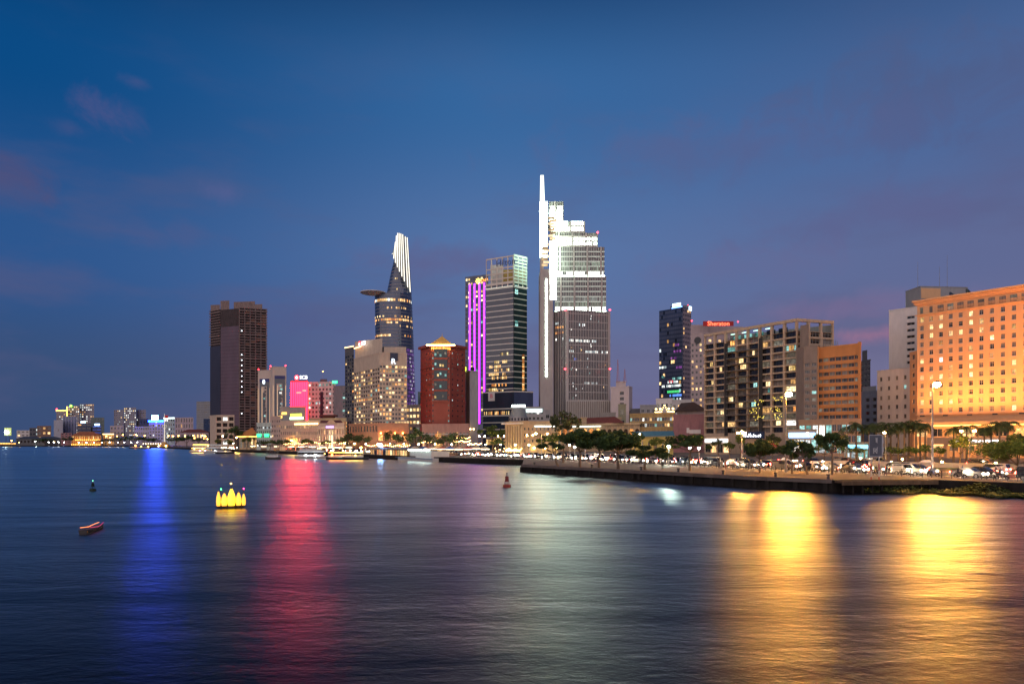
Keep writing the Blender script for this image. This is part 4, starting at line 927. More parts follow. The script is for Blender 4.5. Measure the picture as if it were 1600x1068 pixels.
panel(bt, 0, Wb * .55, Wb * .98, bt.h + .9, bt.h + 1.8, E('blue_edge_light', (.15, .35, 1), 5), 'strip_light', .3, .4); panel(bt, 0, Wb * .58, Wb * .92, bt.h + 2.4, bt.h + 5.2, E('tower_sign', (.65, .88, 1), 3.5), 'lit_sign', .2, .4)
panel(bt, 1, bt.fr[1][3] * .7, bt.fr[1][3], bt.h - 1, bt.h + 3, E('tower_sign', (0, 0, 0), 1), 'lit_sign', .2, .4)
for u in (.45, .9): mast(bt, u, .3, 6, beacon_r)
sh1 = bldg('hotel_tower', 'pale pinkish hotel tower with red lettered sign on its roof', [(1079, 520), (1098, 515), (1166, 525)], 0, M('pinkish_render', (.42, .34, .34), .75, noise=.1), [dict(n=3, r=.5, f=17, hr=.5, z0=10, z1=-6, lit=[(GD, 4), (Lw, 2.5), (Ly, 1)], rec=.2), dict(n=9, r=.55, f=19, hr=.5, z0=10, z1=-3, lit=[(GD, 6), (Lw, 1), (Lo, .3)], rec=.2)], dep=20, h=zz(521, 515))
roof_box(sh1, -.0, .32, .02, .5, zz(501, 515) - sh1.h - 2, M('pinkish_render', (0, 0, 0))); roof_box(sh1, .30, .95, .12, .7, zz(504, 515) - sh1.h - 1.0, M('pinkish_render', (0, 0, 0)))
lettering(sh1.root, 'Sheraton', 4.6, E('red_letters', (1, .16, .06), 3.2), (sh1.q[1].x + 11.5, sh1.q[1].y - 1.5, zz(506, 515)), 0); m = MB(); m.box(sh1.q[1].x, sh1.q[1].x + 23, sh1.q[1].y - 1.0, sh1.q[1].y - .7, zz(509.5, 515), zz(502, 515), M('sign_red_board', (.4, .02, .02), .6)); m.build('sign_board', sh1.root)
for u in (.02, .85): mast(sh1, u, .4, zz(497, 515) - sh1.h, beacon_r)
m = MB(); m.lathe(0, 0, [(2.6, 0), (2.6, .3)], 16, dkmetal); loc, an = at_face(sh1, 0, 5.5, zz(531, 516), .1); o = m.build('round_vent', sh1.root, loc=loc); o.rotation_euler = (R(90), 0, an)
mw = bldg('telecom_block', 'white telecom block topped by two tall red lattice masts', [(954, 470), (983, 462), (988, 470)], 606, M('pink_white', (.62, .52, .50), .75, noise=.08), [dict(n=1, r=1, f=7, hr=.6, x0=.5, x1=.72, z0=14, z1=-2, lit=[(GD, 3), (Ld, 1)], rec=.3), None], dep=15)
roof_box(mw, .25, .7, .2, .7, 5, M('pink_white', (0, 0, 0)))
mast_m = M('red_white_mast', (.45, .16, .14), .6)
for px, yt in ((967, 560), (978, 575)):
    q = P(px, 466) - Vector((mw.root.location.x, mw.root.location.y)); m = MB(); z0, z1 = mw.h + 4, zz(yt, 466)
    for k in range(8):
        a0, a1 = z0 + (z1 - z0) * k / 8, z0 + (z1 - z0) * (k + 1) / 8; r0, r1 = 1.1 * (1 - k / 8) + .12, 1.1 * (1 - (k + 1) / 8) + .12
        for s in range(3):
            t0, t1 = s * 2.094, (s + 1) * 2.094
            m.tube((q.x + math.cos(t0) * r0, q.y + 5 + math.sin(t0) * r0, a0), (q.x + math.cos(t0) * r1, q.y + 5 + math.sin(t0) * r1, a1), .1, .1, 4, mast_m, False)
            m.tube((q.x + math.cos(t0) * r0, q.y + 5 + math.sin(t0) * r0, a0), (q.x + math.cos(t1) * r1, q.y + 5 + math.sin(t1) * r1, a1), .07, .07, 4, mast_m, False)
    m.build('lattice_mast', mw.root)
# roofscape between, small blocks each its own
for (px0, px1, d, yt, mt, lab, n_, f_) in (
    (985, 1002, 455, 640, dkgrey, 'dark small rooftop block beside the telecom block', 2, 2),
    (1000, 1026, 450, 634, grey, 'grey lilac house block with flat roof left of the glass tower', 3, 3),
    (1025, 1052, 455, 624, white, 'white upper floors with flat roof under the glass tower', 4, 3),
    (1050, 1080, 440, 626, pale, 'pale roof terrace block with an orange lit doorway', 4, 3),
    (940, 962, 430, 646, M('roof_lean', (.30, .28, .26), .8), 'small grey block behind the yellow arcaded building', 3, 2),
    (966, 978, 420, 633, M('olive_box', (.28, .27, .18), .8), 'olive stair box on the roofs beside the telecom block', 1, 2),
    (815, 860, 440, 642, grey, 'grey roof block behind the domed building', 5, 2)):
    bldg('low_block', lab, [(px0, d), (px1, d - 3)], yt, mt, [dict(n=n_, r=.55, f=f_, hr=.45, z0=14, z1=-1, lit=[(GD, 5), (Ld, 1), (Lw, .6)], rec=.2)], dep=14)
br = bldg('tiled_house', 'building with wide dark brown tiled roof and balcony gallery', [(1058, 385), (1101, 378)], 642, M('old_cream', (.34, .26, .24), .85), [dict(n=6, r=.7, f=1, hr=.6, z0=-5 + 0, z1=-1, lit=[(GV, 3), (Ld, 1)], rec=.6)] if False else [dict(n=6, r=.7, f=4, hr=.5, z0=6, z1=-1, lit=[(GV, 3), (GD, 1)], rec=.6)], dep=14, coping=False)
m = MB(); W = br.fr[0][3]; p_ = br.poly; m.add([(p_[0][0] - 1.5, p_[0][1] - 1.5, br.h), (p_[1][0] + 1.5, p_[1][1] - 1.5, br.h), (p_[2][0] + 1.5, p_[2][1] + 1.5, br.h), (p_[3][0] - 1.5, p_[3][1] + 1.5, br.h), (p_[0][0] + 4, (p_[0][1] + p_[3][1]) / 2, zz(628, 385)), (p_[1][0] - 4, (p_[1][1] + p_[2][1]) / 2, zz(628, 385))], [(0, 1, 5, 4), (1, 2, 5), (2, 3, 4, 5), (3, 0, 4), (3, 2, 1, 0)], M('brown_roof_tiles', (.06, .035, .03), .85, noise=.3)); m.build('tiled_roof', br.root)
mv = bldg('blank_wall_house', 'blank mauve pink wall with a small white signboard', [(1052, 345), (1101, 335)], 650, mauve, [None], dep=14)
panel(mv, 0, mv.fr[0][3] * .44, mv.fr[0][3] * .52, zz(676, 340), zz(668, 340), white, 'sign_board', .1, .2); panel(mv, 0, mv.fr[0][3] * .525, mv.fr[0][3] * .88, zz(677, 340), zz(671, 340), white, 'sign_board', .1, .2)
ol = bldg('office_block', 'olive ochre two-tier office with bands of windows and roof garlands', [(984, 372), (1054, 358)], 648, ochre, [dict(n=18, r=.86, f=2, hr=.6, z0=zz(668, 360), z1=-1, lit=[(GD, 4), (GC, 3), (Lc, 1.6), (Lt, .8), (Lw, .8)], rec=.3)], dep=16)
ox, oy, an, W = ol.fr[0]
for k in range(15): panel(ol, 0, W * k / 15 + .2, W * k / 15 + .75, .5, zz(671, 360), M('pilaster', (.46, .33, .15), .85), 'pilaster', .02, .4)
gl_w = E('garland_light', (1, .68, .2), 9)
m = MB(); x0, x1 = W * .58, W * .99; z = ol.h + 1.2
for k in range(24): 
    u = k / 23; xx = x0 + (x1 - x0) * u; pk = max(0, 1 - abs(u - .5) / .16) * 4.0
    m.ball(*at_face(ol, 0, xx, z + pk, .2)[0], .26, gl_w, 5, 3)
for u in (.05, .28, .72, .95): m.ball(*at_face(ol, 0, x0 + (x1 - x0) * u, z + 1.6, .2)[0], .55, gl_w, 6, 4)
m.build('garland', ol.root)
yb = bldg('yellow_house', 'low yellow painted house with blue corrugated roof', [(988, 300), (1052, 286)], 681, M('yellow_render', (.52, .42, .13), .85, noise=.15), [dict(n=6, r=.3, f=1, hr=.4, z0=1, z1=-1, lit=[(GD, 3), (Ld, 1)], rec=.2)], dep=8, coping=False)
m = MB(); p_ = yb.poly; m.add([(p_[0][0] - .5, p_[0][1] - 1, yb.h - .3), (p_[1][0] + .5, p_[1][1] - 1, yb.h - .3), (p_[2][0], p_[2][1], yb.h + 2.2), (p_[3][0], p_[3][1], yb.h + 2.2)], [(0, 1, 2, 3)], M('blue_sheet_roof', (.05, .16, .24), .6, noise=.2)); m.build('sheet_roof', yb.root)
ar = bldg('arcaded_building', 'yellow colonial building with arched loggia under red tiled roof', [(868, 400), (940, 380), (1000, 366)], 0, sand, [None, None], dep=16, h=zz(661, 380), coping=False)
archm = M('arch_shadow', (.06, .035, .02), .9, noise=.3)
for i, na, lit_ in ((0, 7, True), (1, 7, False)):
    W = ar.fr[i][3]
    for k in range(na):
        x = W * (k + .5) / na; aw = W / na * .33; m = MB(); loc, an = at_face(ar, i, x, 0, .03); pts_ = [(-aw, zz(679, 378)), (aw, zz(679, 378))] + [(aw * math.cos(t_), zz(673, 378) + aw * math.sin(t_)) for t_ in [math.pi * j / 8 for j in range(9)]]
        m.add([(p0, 0, p1) for p0, p1 in pts_], [tuple(range(len(pts_)))], pick([(archm, 3), (Lo, .8 if lit_ else .4)])); m.build('arch', ar.root, loc=loc, rz=an)
        panel(ar, i, x - aw * 1.0, x + aw * 1.0, zz(695, 378), zz(683.5, 378), GD if rnd.random() < .6 else Ld, 'window', .03, .08)
        panel(ar, i, max(0, x - W / na / 2 - .25), x - W / na / 2 + .25, 0, zz(664, 378), M('arcade_pier', (.55, .42, .25), .85), 'pier', .02, .3)
    panel(ar, i, -.3, W + .3, zz(664, 380), zz(661, 380), M('arcade_pier', (0, 0, 0)), 'cornice', .0, .9)
    if i == 0: panel(ar, i, W * .35, W, zz(665.8, 380), zz(665, 380), E('cornice_light', (.8, .95, .9), 6), 'strip_light', .9, .2)
m = MB(); p_ = ar.poly; m.add([(p_[0][0] + 4, p_[0][1] + 2, ar.h), (p_[1][0], p_[1][1] + 2, ar.h), (p_[2][0] - 8, p_[2][1] + 2, ar.h), (p_[2][0] - 12, p_[2][1] + 9, zz(651, 380)), (p_[0][0] + 8, p_[0][1] + 9, zz(651, 380)), (p_[2][0] - 8, p_[2][1] + 16, ar.h), (p_[0][0] + 4, p_[0][1] + 16, ar.h)], [(0, 1, 2, 3, 4), (4, 3, 5, 6), (2, 5, 3), (0, 4, 6)], tile_red); m.build('tiled_roof', ar.root)
for px in (912, 966): q = P(px, 378) - Vector((ar.root.location.x, ar.root.location.y)); m = MB(); m.box(q.x - 1.6, q.x + 1.6, q.y, q.y + 2, ar.h, ar.h + 2.6, sand); m.prism([(q.x - 1.9, q.y - .2), (q.x + 1.9, q.y - .2), (q.x + 1.9, q.y + 2.2), (q.x - 1.9, q.y + 2.2)], ar.h + 2.61, ar.h + 3.3, sand); m.build('dormer', ar.root)
# colonnaded building with domed drum
cb = bldg('colonnaded_building', 'cream building with tall dark slots between uplit pilasters', [(789, 330), (817, 318), (872, 322)], 661, sand, [None, dict(n=9, r=.4, f=4, hr=.45, z0=1.5, z1=-1.5, lit=[(GD, 5), (GC, 2), (Ld, 2), (Lw, .5)], rec=.3)], dep=18)
W = cb.fr[0][3]
for k in range(6):
    x = W * (.16 + .14 * k); panel(cb, 0, x, x + W * .075, 2, cb.h - 1.5, M('slot', (.03, .025, .02), .8), 'slot', .02, .1)
for k in range(7): x = W * (.09 + .14 * k); panel(cb, 0, x - .05, x + W * .05, .5, cb.h - 1.2, M('uplit_pilaster', (.55, .45, .3), .8), 'pilaster', .1, .5)
for k in range(6): m = MB(); m.ball(*at_face(cb, 0, W * (.2 + .14 * k), 1.2, 1.2)[0], .3, E('warm_uplight', (1, .72, .25), 60), 6, 4); m.build('uplight', cb.root)
panel(cb, 0, -1.5, W + .5, cb.h - .6, cb.h + .1, white, 'cornice', .0, 1.2)
for x in (.02, .5): panel(cb, 1, cb.fr[1][3] * .33, cb.fr[1][3], cb.h - 1.8, cb.h - 1.5, E('cornice_light', (0, 0, 0), 1), 'strip_light', .1, .2)
for u in (.3, .62, .95): m = MB(); m.ball(*at_face(cb, 1, cb.fr[1][3] * u, 2.5, 1.0)[0], .4, E('warm_uplight', (0, 0, 0), 1), 6, 4); m.build('uplight', cb.root)
db = thing('domed_drum', 'round grey drum with ribbed dome behind the cream colonnade', 'building', tuple(P(810, 372)) + (LAND,))
m = MB(); m.lathe(0, 0, [(4.6, 0), (4.6, zz(659, 372)), (5.2, zz(658, 372)), (5.2, zz(651, 372))], 20, grey); m.build('drum', db)
m = MB(); m.lathe(0, 0, [(4.8, zz(650.9, 372)), (4.2, zz(644, 372)), (3.3, zz(638, 372)), (3.2, zz(637, 372))], 20, M('ribbed_dome', (.24, .27, .27), .4, noise=.1)); m.build('dome', db)
for k in range(9): a_ = -math.pi * (k + .5) / 9; m = MB(); m.box(-.4, .4, -.15, 0, zz(658, 372) + .4, zz(653, 372), GD); m.build('window', db, loc=(math.cos(a_) * 5.25, math.sin(a_) * 5.25, 0), rz=a_ + math.pi / 2)
lb = bldg('low_block', 'low grey block with a very bright white rooftop light bar', [(800, 400), (850, 396)], 637.5, grey, [dict(n=8, r=.6, f=3, hr=.5, z0=14, z1=-1, lit=[(GD, 3), (Lc, 1)], rec=.2)], dep=12)
panel(lb, 0, 0, lb.fr[0][3] * .42, lb.h + .9, lb.h + 1.9, E('white_bar', (.85, 1, 1), 14), 'light_bar', .3, .4); panel(lb, 0, lb.fr[0][3] * .44, lb.fr[0][3] * .95, lb.h - 2.6, lb.h - .4, E('pale_lit_panel', (.75, .95, .92), 1.3), 'lit_panel', .1, .2)
# white house with warm windows in the gap
wh = bldg('white_house', 'small white block with warm lit top floor between hotel and red tower', [(634, 470), (661, 462)], 634, white, [dict(n=5, r=.72, f=5, hr=.5, z0=8, z1=-.6, lit=lambda z, x: [(Ly, 3), (Lw, 2)] if z > .5 else [(GD, 2), (Lw, 1), (Ld, 2)], rec=.3)], dep=14)
tw = bldg('slab_tower', 'slim teal grey block seen far behind the red tower', [(653, 700), (660, 698)], 613, GT, [None], dep=15)
# blue and pale bank tower in two masses
def striped(name, label, pts, yt, x0, x1):
    s = bldg(name, label, pts, yt, M('pale_beige_panel', (.50, .43, .38), .7, noise=.08), [None] * (len(pts) - 1), dep=22)
    i = len(pts) - 2; W = s.fr[i][3]; nv = M('navy_glass', (0, 0, 0))
    panel(s, i, W * .14, W * .9, 3, s.h * .88, nv, 'glass_panel', .05, .1); panel(s, i, W * .3, W * .72, 3, s.h * .80, M('pale_beige_panel', (0, 0, 0)), 'inner_pier', .12, .3); panel(s, i, W * .40, W * .62, 5, s.h * .72, nv, 'glass_panel', .42, .1)
    panel(s, i, W * .14, W * .9, s.h * .86, s.h * .90, M('navy_band', (.03, .04, .16), .5), 'glass_band', .14, .1)
    for x in (.05, .36, .95): panel(s, i, W * x - .16, W * x + .16, s.h * .1, s.h * .78, E('facade_strip_warm', (1, .62, .35), .75), 'light_strip', .5, .15)
    for k in range(16): lit_pane(s, i, W * (.47 + .1 * rnd.random()), 6 + k * s.h * .045, 1.8, 1.5, pick([(Lt, 2), (GD, 3), (Lc, 1)]), .56)
    for u in (.05, .95): mast(s, u, .1, 1.6, beacon_r)
    return s
sa = striped('bank_tower', 'pale bank tower front with navy glass stripes and white emblem', [(403, 575), (423, 570)], 580, 0, 0)
m = MB(); loc, an = at_face(sa, 0, sa.fr[0][3] * .5, zz(596, 570), .6); m.lathe(0, 0, [(1.5, 0), (1.5, .3)], 14, E('white_blue_sign', (0, 0, 0), 1)); o = m.build('emblem', sa.root, loc=loc); o.rotation_euler = (R(90), 0, 0); o.scale = (.7, 1.3, 1)
striped('bank_tower', 'taller pale bank tower front with framed navy glass and red beacons', [(421.5, 566), (426, 560), (447.5, 562)], 575, 0, 0)
# red floodlit bank
redl = E('red_led_facade', (1, .0016, .0062), 58)
rd = bldg('red_lit_office', 'small office tower glowing entirely red with a bank sign on top', [(454, 606), (481, 603)], 596, M('red_panel', (.5, .1, .1), .6), [None], dep=14)
W = rd.fr[0][3]
for k in range(9): panel(rd, 0, W * k / 9 + .28, W * (k + 1) / 9 - .28, zz(664, 604), rd.h - .3, redl, 'lit_panel', .05, .2)
for (u, z, n_) in ((.35, .82, 4), (.7, .85, 3), (.45, .6, 3), (.7, .6, 3), (.2, .3, 2), (.75, .25, 2), (.75, .1, 3)):
    for k in range(n_): lit_pane(rd, 0, W * u + k * 1.2, rd.h * z, 1.0, 1.5, E('pinkish_window', (1, .6, .5), 1.4), .3)
bank_sign(rd.root, (W * .58, -1, rd.h + 3.6), rd.fr[0][2], 3.5)
wo_ = bldg('office_block', 'white square-windowed office block with central navy glass strip', [(481, 596), (524, 590)], 598, pale, [dict(n=8, r=.55, f=13, hr=.52, z0=6, lit=[(GD, 7), (GC, 2), (Lc, 1.2), (Lt, .6)], rec=.25)], dep=20)
panel(wo_, 0, wo_.fr[0][3] * .45, wo_.fr[0][3] * .56, 8, wo_.h * .86, M('navy_glass', (0, 0, 0)), 'glass_strip', .05, .1)
panel(wo_, 0, wo_.fr[0][3] * .9, wo_.fr[0][3] * 1.08, wo_.h - 1, wo_.h + 1.4, E('green_sign', (.02, 1, .35), 2.2), 'lit_sign', .4, .3); roof_box(wo_, .45, .7, .1, .5, 3.2, dkgrey); mast(wo_, .55, .3, 10, E('orange_beacon', (1, .4, .1), 10))
bldg('office_block', 'plain grey block with a column of teal windows beside the dark hotel wing', [(521, 580), (541, 576)], 604, M('slate_grey', (.17, .18, .20), .7), [dict(n=1, r=.7, f=11, hr=.5, x0=.66, x1=1, z0=8, z1=-4, lit=[(GT, 3), (Lt, 2)], rec=.2)], dep=20)
# riverfront hotel row
colw = [(GD, 5), (GC, 2), (Ld, 2), (Lw, 1.2), (Ly, .6)]
mj = bldg('riverfront_hotel', 'long cream riverfront hotel with arcaded windows and lit roof terrace', [(438, 428), (500, 410)], 659, M('cream_render', (.60, .45, .34), .8, noise=.1), [dict(n=20, r=.5, f=4, hr=.55, z0=1.5, z1=-1.6, lit=colw, rec=.4)], dep=18)
W = mj.fr[0][3]
for z in (.28, .52, .75): panel(mj, 0, 0, W, mj.h * z, mj.h * z + .4, M('cream_render', (0, 0, 0)), 'string_course', .02, .3)
roof_box(mj, .05, .55, .25, .9, 4.5, grey); panel(mj, 0, W * .24, W * .52, mj.h + 3.2, mj.h + 5.0, E('yellow_green_sign', (0, 0, 0), 1), 'lit_sign', -1, .3); panel(mj, 0, W * .22, W * .56, mj.h + 1.4, mj.h + 3.0, E('white_green_sign', (.75, 1, .6), 3), 'lit_sign', -1, .3)
for k in range(16): m = MB(); m.ball(*at_face(mj, 0, W * (.4 + .6 * k / 16), mj.h - 1.5, .7)[0], .32, E('terrace_lamp', (1, .66, .25), 14), 6, 4); m.build('terrace_lamp', mj.root)
bldg('riverfront_hotel', 'narrow pink cream wing with four small windows on each floor', [(424, 436), (438.5, 430)], 652, M('pink_cream', (.55, .40, .33), .8, noise=.1), [dict(n=4, r=.5, f=6, hr=.5, z0=1.5, z1=-1, lit=colw, rec=.3)], dep=16)
mc = bldg('corner_hotel', 'classical corner hotel with pediment and glowing violet sign', [(497, 402), (538, 394)], 663, M('cream_render', (0, 0, 0)), [dict(n=10, r=.5, f=3, hr=.65, z0=1.5, z1=-2.5, lit=[(GD, 3), (Ld, 2), (Lw, 2.5), (Ly, 1.5)], rec=.4)], dep=14)
W = mc.fr[0][3]
for k in range(11): panel(mc, 0, max(0, W * k / 10 - .3), min(W, W * k / 10 + .3), 1.5, mc.h - 2.6, M('pilaster_cream', (.66, .55, .42), .8), 'pilaster', .02, .4)
panel(mc, 0, -.5, W + .5, mc.h - 2.4, mc.h - 1.5, M('pilaster_cream', (0, 0, 0)), 'cornice', .0, .9)
m = MB(); loc, an = at_face(mc, 0, W * .32, mc.h, .5); m.prism([(0, 0), (W * .4, 0), (W * .4, .6), (0, .6)], 0, .4, sand); m.add([(0, 0, .4), (W * .4, 0, .4), (W * .2, 0, 3.4), (0, .6, .4), (W * .4, .6, .4), (W * .2, .6, 3.4)], [(0, 1, 2), (3, 5, 4), (0, 2, 5, 3), (1, 4, 5, 2)], sand); m.build('pediment', mc.root, loc=loc, rz=an)
panel(mc, 0, W * .36, W * .64, mc.h - 2.0, mc.h - 1.0, E('violet_sign', (.55, .35, 1), 2.5), 'lit_sign', 1.0, .3); panel(mc, 0, W * .44, W * .58, .5, mc.h * .6, E('doorway_glow', (1, .8, .5), 1.5), 'lit_doorway', .1, .2)
m = MB(); p_ = mc.poly; m.add([(p_[0][0] + .5, p_[0][1] + 1, mc.h + .6), (p_[1][0] - .5, p_[1][1] + 1, mc.h + .6), (p_[2][0] - 2, p_[2][1] - 1, mc.h + 2.8), (p_[3][0] + 2, p_[3][1] - 1, mc.h + 2.8)], [(0, 1, 2, 3)], tile_red); m.build('tiled_roof', mc.root)
for k in range(12): m = MB(); m.ball(*at_face(mc, 0, W * (k + .5) / 12, 1.6, 1.2)[0], .3, E('terrace_lamp', (0, 0, 0), 1), 6, 4); m.build('terrace_lamp', mc.root)
bh = bldg('rooftop_restaurant', 'roof restaurant strip with continuous amber lights behind the hotel row', [(481, 440), (541, 432)], 655, sand, [dict(n=14, r=.7, f=1, hr=.6, z0=zz(667, 436), z1=-.5, lit=[(Lw, 3), (Ly, 3), (Lo, 2)], rec=.5)], dep=12)
m = MB(); m.box(9, 16, 2, 6, bh.h, bh.h + 2.2, M('dark_red_trim', (.18, .06, .04), .8)); m.prism([(7.5, .5), (17.5, .5), (17.5, 7.5), (7.5, 7.5)], bh.h + 2.21, bh.h + 3.1, tile_red); m.build('roof_pavilion', bh.root)
gb = bldg('blank_gable_house', 'grey blank gable block with warm yellow signs above the hotel row', [(437, 470), (478, 462)], 637, M('grey_gable', (.34, .30, .28), .85, noise=.15), [None], dep=14)
panel(gb, 0, -1, 7, gb.h - 7, gb.h - 5.4, E('amber_sign', (1, .6, .1), 2.6), 'lit_sign', .1, .3); panel(gb, 0, 2, 6, gb.h - 4.6, gb.h - 3, MATS['amber_sign'], 'lit_sign', .1, .3)
gw = bldg('office_block', 'pale greenish low office with two green lit signs', [(401, 450), (425, 444)], 662, M('pale_green_white', (.50, .55, .50), .75), [dict(n=8, r=.75, f=5, hr=.5, z0=1.5, z1=-1, lit=[(GD, 4), (GC, 2), (Lc, 1)], rec=.3)], dep=14)
for x in (.04, .54): panel(gw, 0, gw.fr[0][3] * x, gw.fr[0][3] * (x + .28), gw.h * .5, gw.h * .62, E('green_sign', (0, 0, 0), 1), 'lit_sign', .2, .3)
pg = bldg('pavilion', 'small pavilion with glowing orange tiled roof among dark trees', [(374, 470), (402, 464)], 681, sand, [dict(n=5, r=.6, f=1, hr=.7, lit=[(Lw, 1), (Ld, 2)])], dep=10, coping=False)
m = MB(); p_ = pg.poly; cx_ = (p_[0][0] + p_[1][0]) / 2; cy_ = (p_[0][1] + p_[2][1]) / 2
m.add([(p_[0][0] - 1, p_[0][1] - 1, pg.h), (p_[1][0] + 1, p_[1][1] - 1, pg.h), (p_[2][0] + 1, p_[2][1] + 1, pg.h), (p_[3][0] - 1, p_[3][1] + 1, pg.h), (cx_ + 1, cy_, zz(667, 468))], [(0, 1, 4), (1, 2, 4), (2, 3, 4), (3, 0, 4)], M('orange_roof_tiles', (.5, .2, .06), .7, noise=.2, scale=2)); m.build('tiled_roof', pg.root)
panel(pg, 0, -.8, pg.fr[0][3] + .8, pg.h - .5, pg.h - .15, E('eaves_light', (1, .45, .1), 7), 'strip_light', 1.2, .2)
# ---------------------------------------------------------------- far bank, upstream
apl = [(GC, 5), (GD, 4), (Lc, 1.6), (Lw, 1.2)]
lilac = M('lilac_grey', (.26, .25, .29), .75, noise=.1)
def far(name, lab, px0, px1, d, yt, mat, n_=4, f_=8, lit=apl, z0=8, each=True, dep=20, hr=.45, r=.55):
    return bldg(name, lab, [(px0, d), (px1, d - 8)], yt, mat, [dict(n=n_, r=r, f=f_, hr=hr, z0=z0, lit=lit, rec=.3, mull=0)], dep=dep, coping=False)
a1 = far('apartment_block', 'slim far apartment block outlined by amber and red roof lights', 88, 106, 1400, 642, lilac, 5, 13)
amb = E('amber_outline', (1, .5, .08), 5)
panel(a1, 0, 0, a1.fr[0][3], a1.h, a1.h + 2, amb, 'light_strip', .3, .6); panel(a1, 0, a1.fr[0][3] - 1.6, a1.fr[0][3], a1.h - 14, a1.h + 9, amb, 'light_strip', .95, .6); m = MB(); m.ball(a1.fr[0][3], 0, a1.h + 11, 2.2, E('green_beacon', (.3, 1, .05), 8), 6, 4); m.build('beacon', a1.root); m = MB(); m.ball(1, 0, a1.h + 4, 1.6, beacon_r, 6, 4); m.build('beacon', a1.root)
far('apartment_block', 'far apartment tower crowded with lit windows beside the amber outline', 106.3, 124, 1405, 634, lilac, 6, 15, [(GC, 3), (GD, 3), (Lc, 3), (Lw, 3)])
far('apartment_block', 'taller far apartment tower with brightest speckled windows', 124.3, 147, 1410, 631, lilac, 7, 16, [(GC, 2), (GD, 3), (Lc, 3.5), (Lw, 3)])
far('slab_block', 'blank pale slab block beside a yellowish end wall far upstream', 84, 98, 1180, 656, M('pale_lilac', (.36, .36, .42), .75), 1, 1, [(GC, 1)], r=.1, hr=.1)
far('slab_block', 'blue grey far block with vertical ribs', 98.3, 120, 1200, 650, M('blue_grey2', (.24, .26, .36), .7), 5, 1, [(GB, 1)], hr=.96, r=.25)
o1 = far('office_block', 'dark navy far office with a small blue rooftop sign', 120.5, 142, 1120, 661, M('navy_wall', (.05, .06, .11), .6), 3, 5, [(GC, 3), (Lo, .6), (GD, 2)], r=.8, hr=.3)
bl = E('blue_sign', (.02, .12, 1), 26); blw = E('blue_white_core', (.3, .55, 1), 8)
panel(o1, 0, o1.fr[0][3] * .3, o1.fr[0][3] * .62, o1.h + .5, o1.h + 3.4, blw, 'lit_sign', .3, .4)
o2 = far('office_block', 'dark far office with bands glowing blue under its sign', 144.5, 158, 1110, 664, M('navy_wall', (0, 0, 0)), 2, 5, [(LW('blue_band', (.05, .1, .8), (.1, .2, .9), .7), 3)], r=.9, hr=.3)
panel(o2, 0, o2.fr[0][3] * .3, o2.fr[0][3] * .85, o2.h - .5, o2.h + 2.2, blw, 'lit_sign', .3, .4)
far('glass_block', 'teal glass far block behind the blue-lit office', 142, 163, 1260, 652, GT, 4, 7, [(GT, 5), (GC, 1)]); far('apartment_block', 'far grey apartment slab with two amber windows, west of the pair', 178, 193, 1420, 640, lilac, 6, 14, [(GC, 6), (GD, 6), (Lw, 1), (Lc, .6)]); far('apartment_block', 'far apartment slab with the densest white windows of three', 193.4, 212.6, 1415, 636.5, lilac, 7, 15, [(GD, 3), (GC, 3), (Lc, 4), (Ly, 1)]); far('apartment_block', 'far apartment slab with few lights at the east of three', 213, 228, 1420, 640, lilac, 6, 14, [(GC, 6), (GD, 5), (Lc, 1.2)])
far('low_block', 'low beige far block beside the apartment slabs', 172, 193, 1180, 665, beige, 4, 3)
far('low_block', 'long white far block with three rows of windows', 210, 233, 1120, 666, M('lilac_white', (.42, .40, .48), .7), 7, 3, [(GD, 3), (GC, 1)])
far('low_block', 'dark blue far block behind the blue sign tower', 218, 232, 1250, 654, M('navy_wall', (0, 0, 0)), 3, 3, [(GB, 1)])
bs = far('sign_tower', 'far office with a glowing blue roof and bright blue billboard', 233, 255, 1080, 657, M('lilac_white', (0, 0, 0)), 5, 6, [(GD, 3), (GC, 3), (Lc, .8)])
W = bs.fr[0][3]; panel(bs, 0, -1, W + 1, bs.h - 2.0, bs.h + .6, E('blue_roof_glow', (.002, .02, 1), 110), 'light_band', .3, .6); panel(bs, 0, W * .2, W * .62, bs.h + 1.5, bs.h + 8.2, E('blue_white_board', (.02, .06, 1), 600), 'billboard', -.5, .8)
m = MB(); m.box(W * .25, W * .28, 0, .5, bs.h, bs.h + 1.5, dkmetal); m.box(W * .52, W * .55, 0, .5, bs.h, bs.h + 1.5, dkmetal); m.build('billboard_frame', bs.root)
wt = far('office_block', 'pale far office with a white lit roof edge beside the flag mast', 256, 273, 1060, 653, M('teal_white', (.36, .44, .46), .7), 5, 5, [(GD, 3), (Lc, 1.6), (GC, 2)]); panel(wt, 0, 0, wt.fr[0][3], wt.h - 1, wt.h + 1, E('white_edge', (.8, 1, .95), 3), 'light_strip', .3, .5)
far('office_block', 'pinkish far block with stepped roof and piers', 273.5, 302, 1050, 652, M('pinkish_grey', (.42, .33, .36), .75), 7, 4, [(GD, 4), (GC, 1), (Lw, .6)], r=.4, hr=.7)
far('office_block', 'tall plain grey tower standing beside the unfinished skyscraper', 307, 330, 980, 627, M('plain_grey', (.26, .27, .29), .7), 4, 16, [(M('grey_spandrel', (.19, .2, .23), .5), 6), (GC, 1)], r=.9, hr=.4)
far('low_block', 'small blue glass block under the plain grey tower', 318, 330, 900, 654, GB, 2, 3, [(GB, 1)])
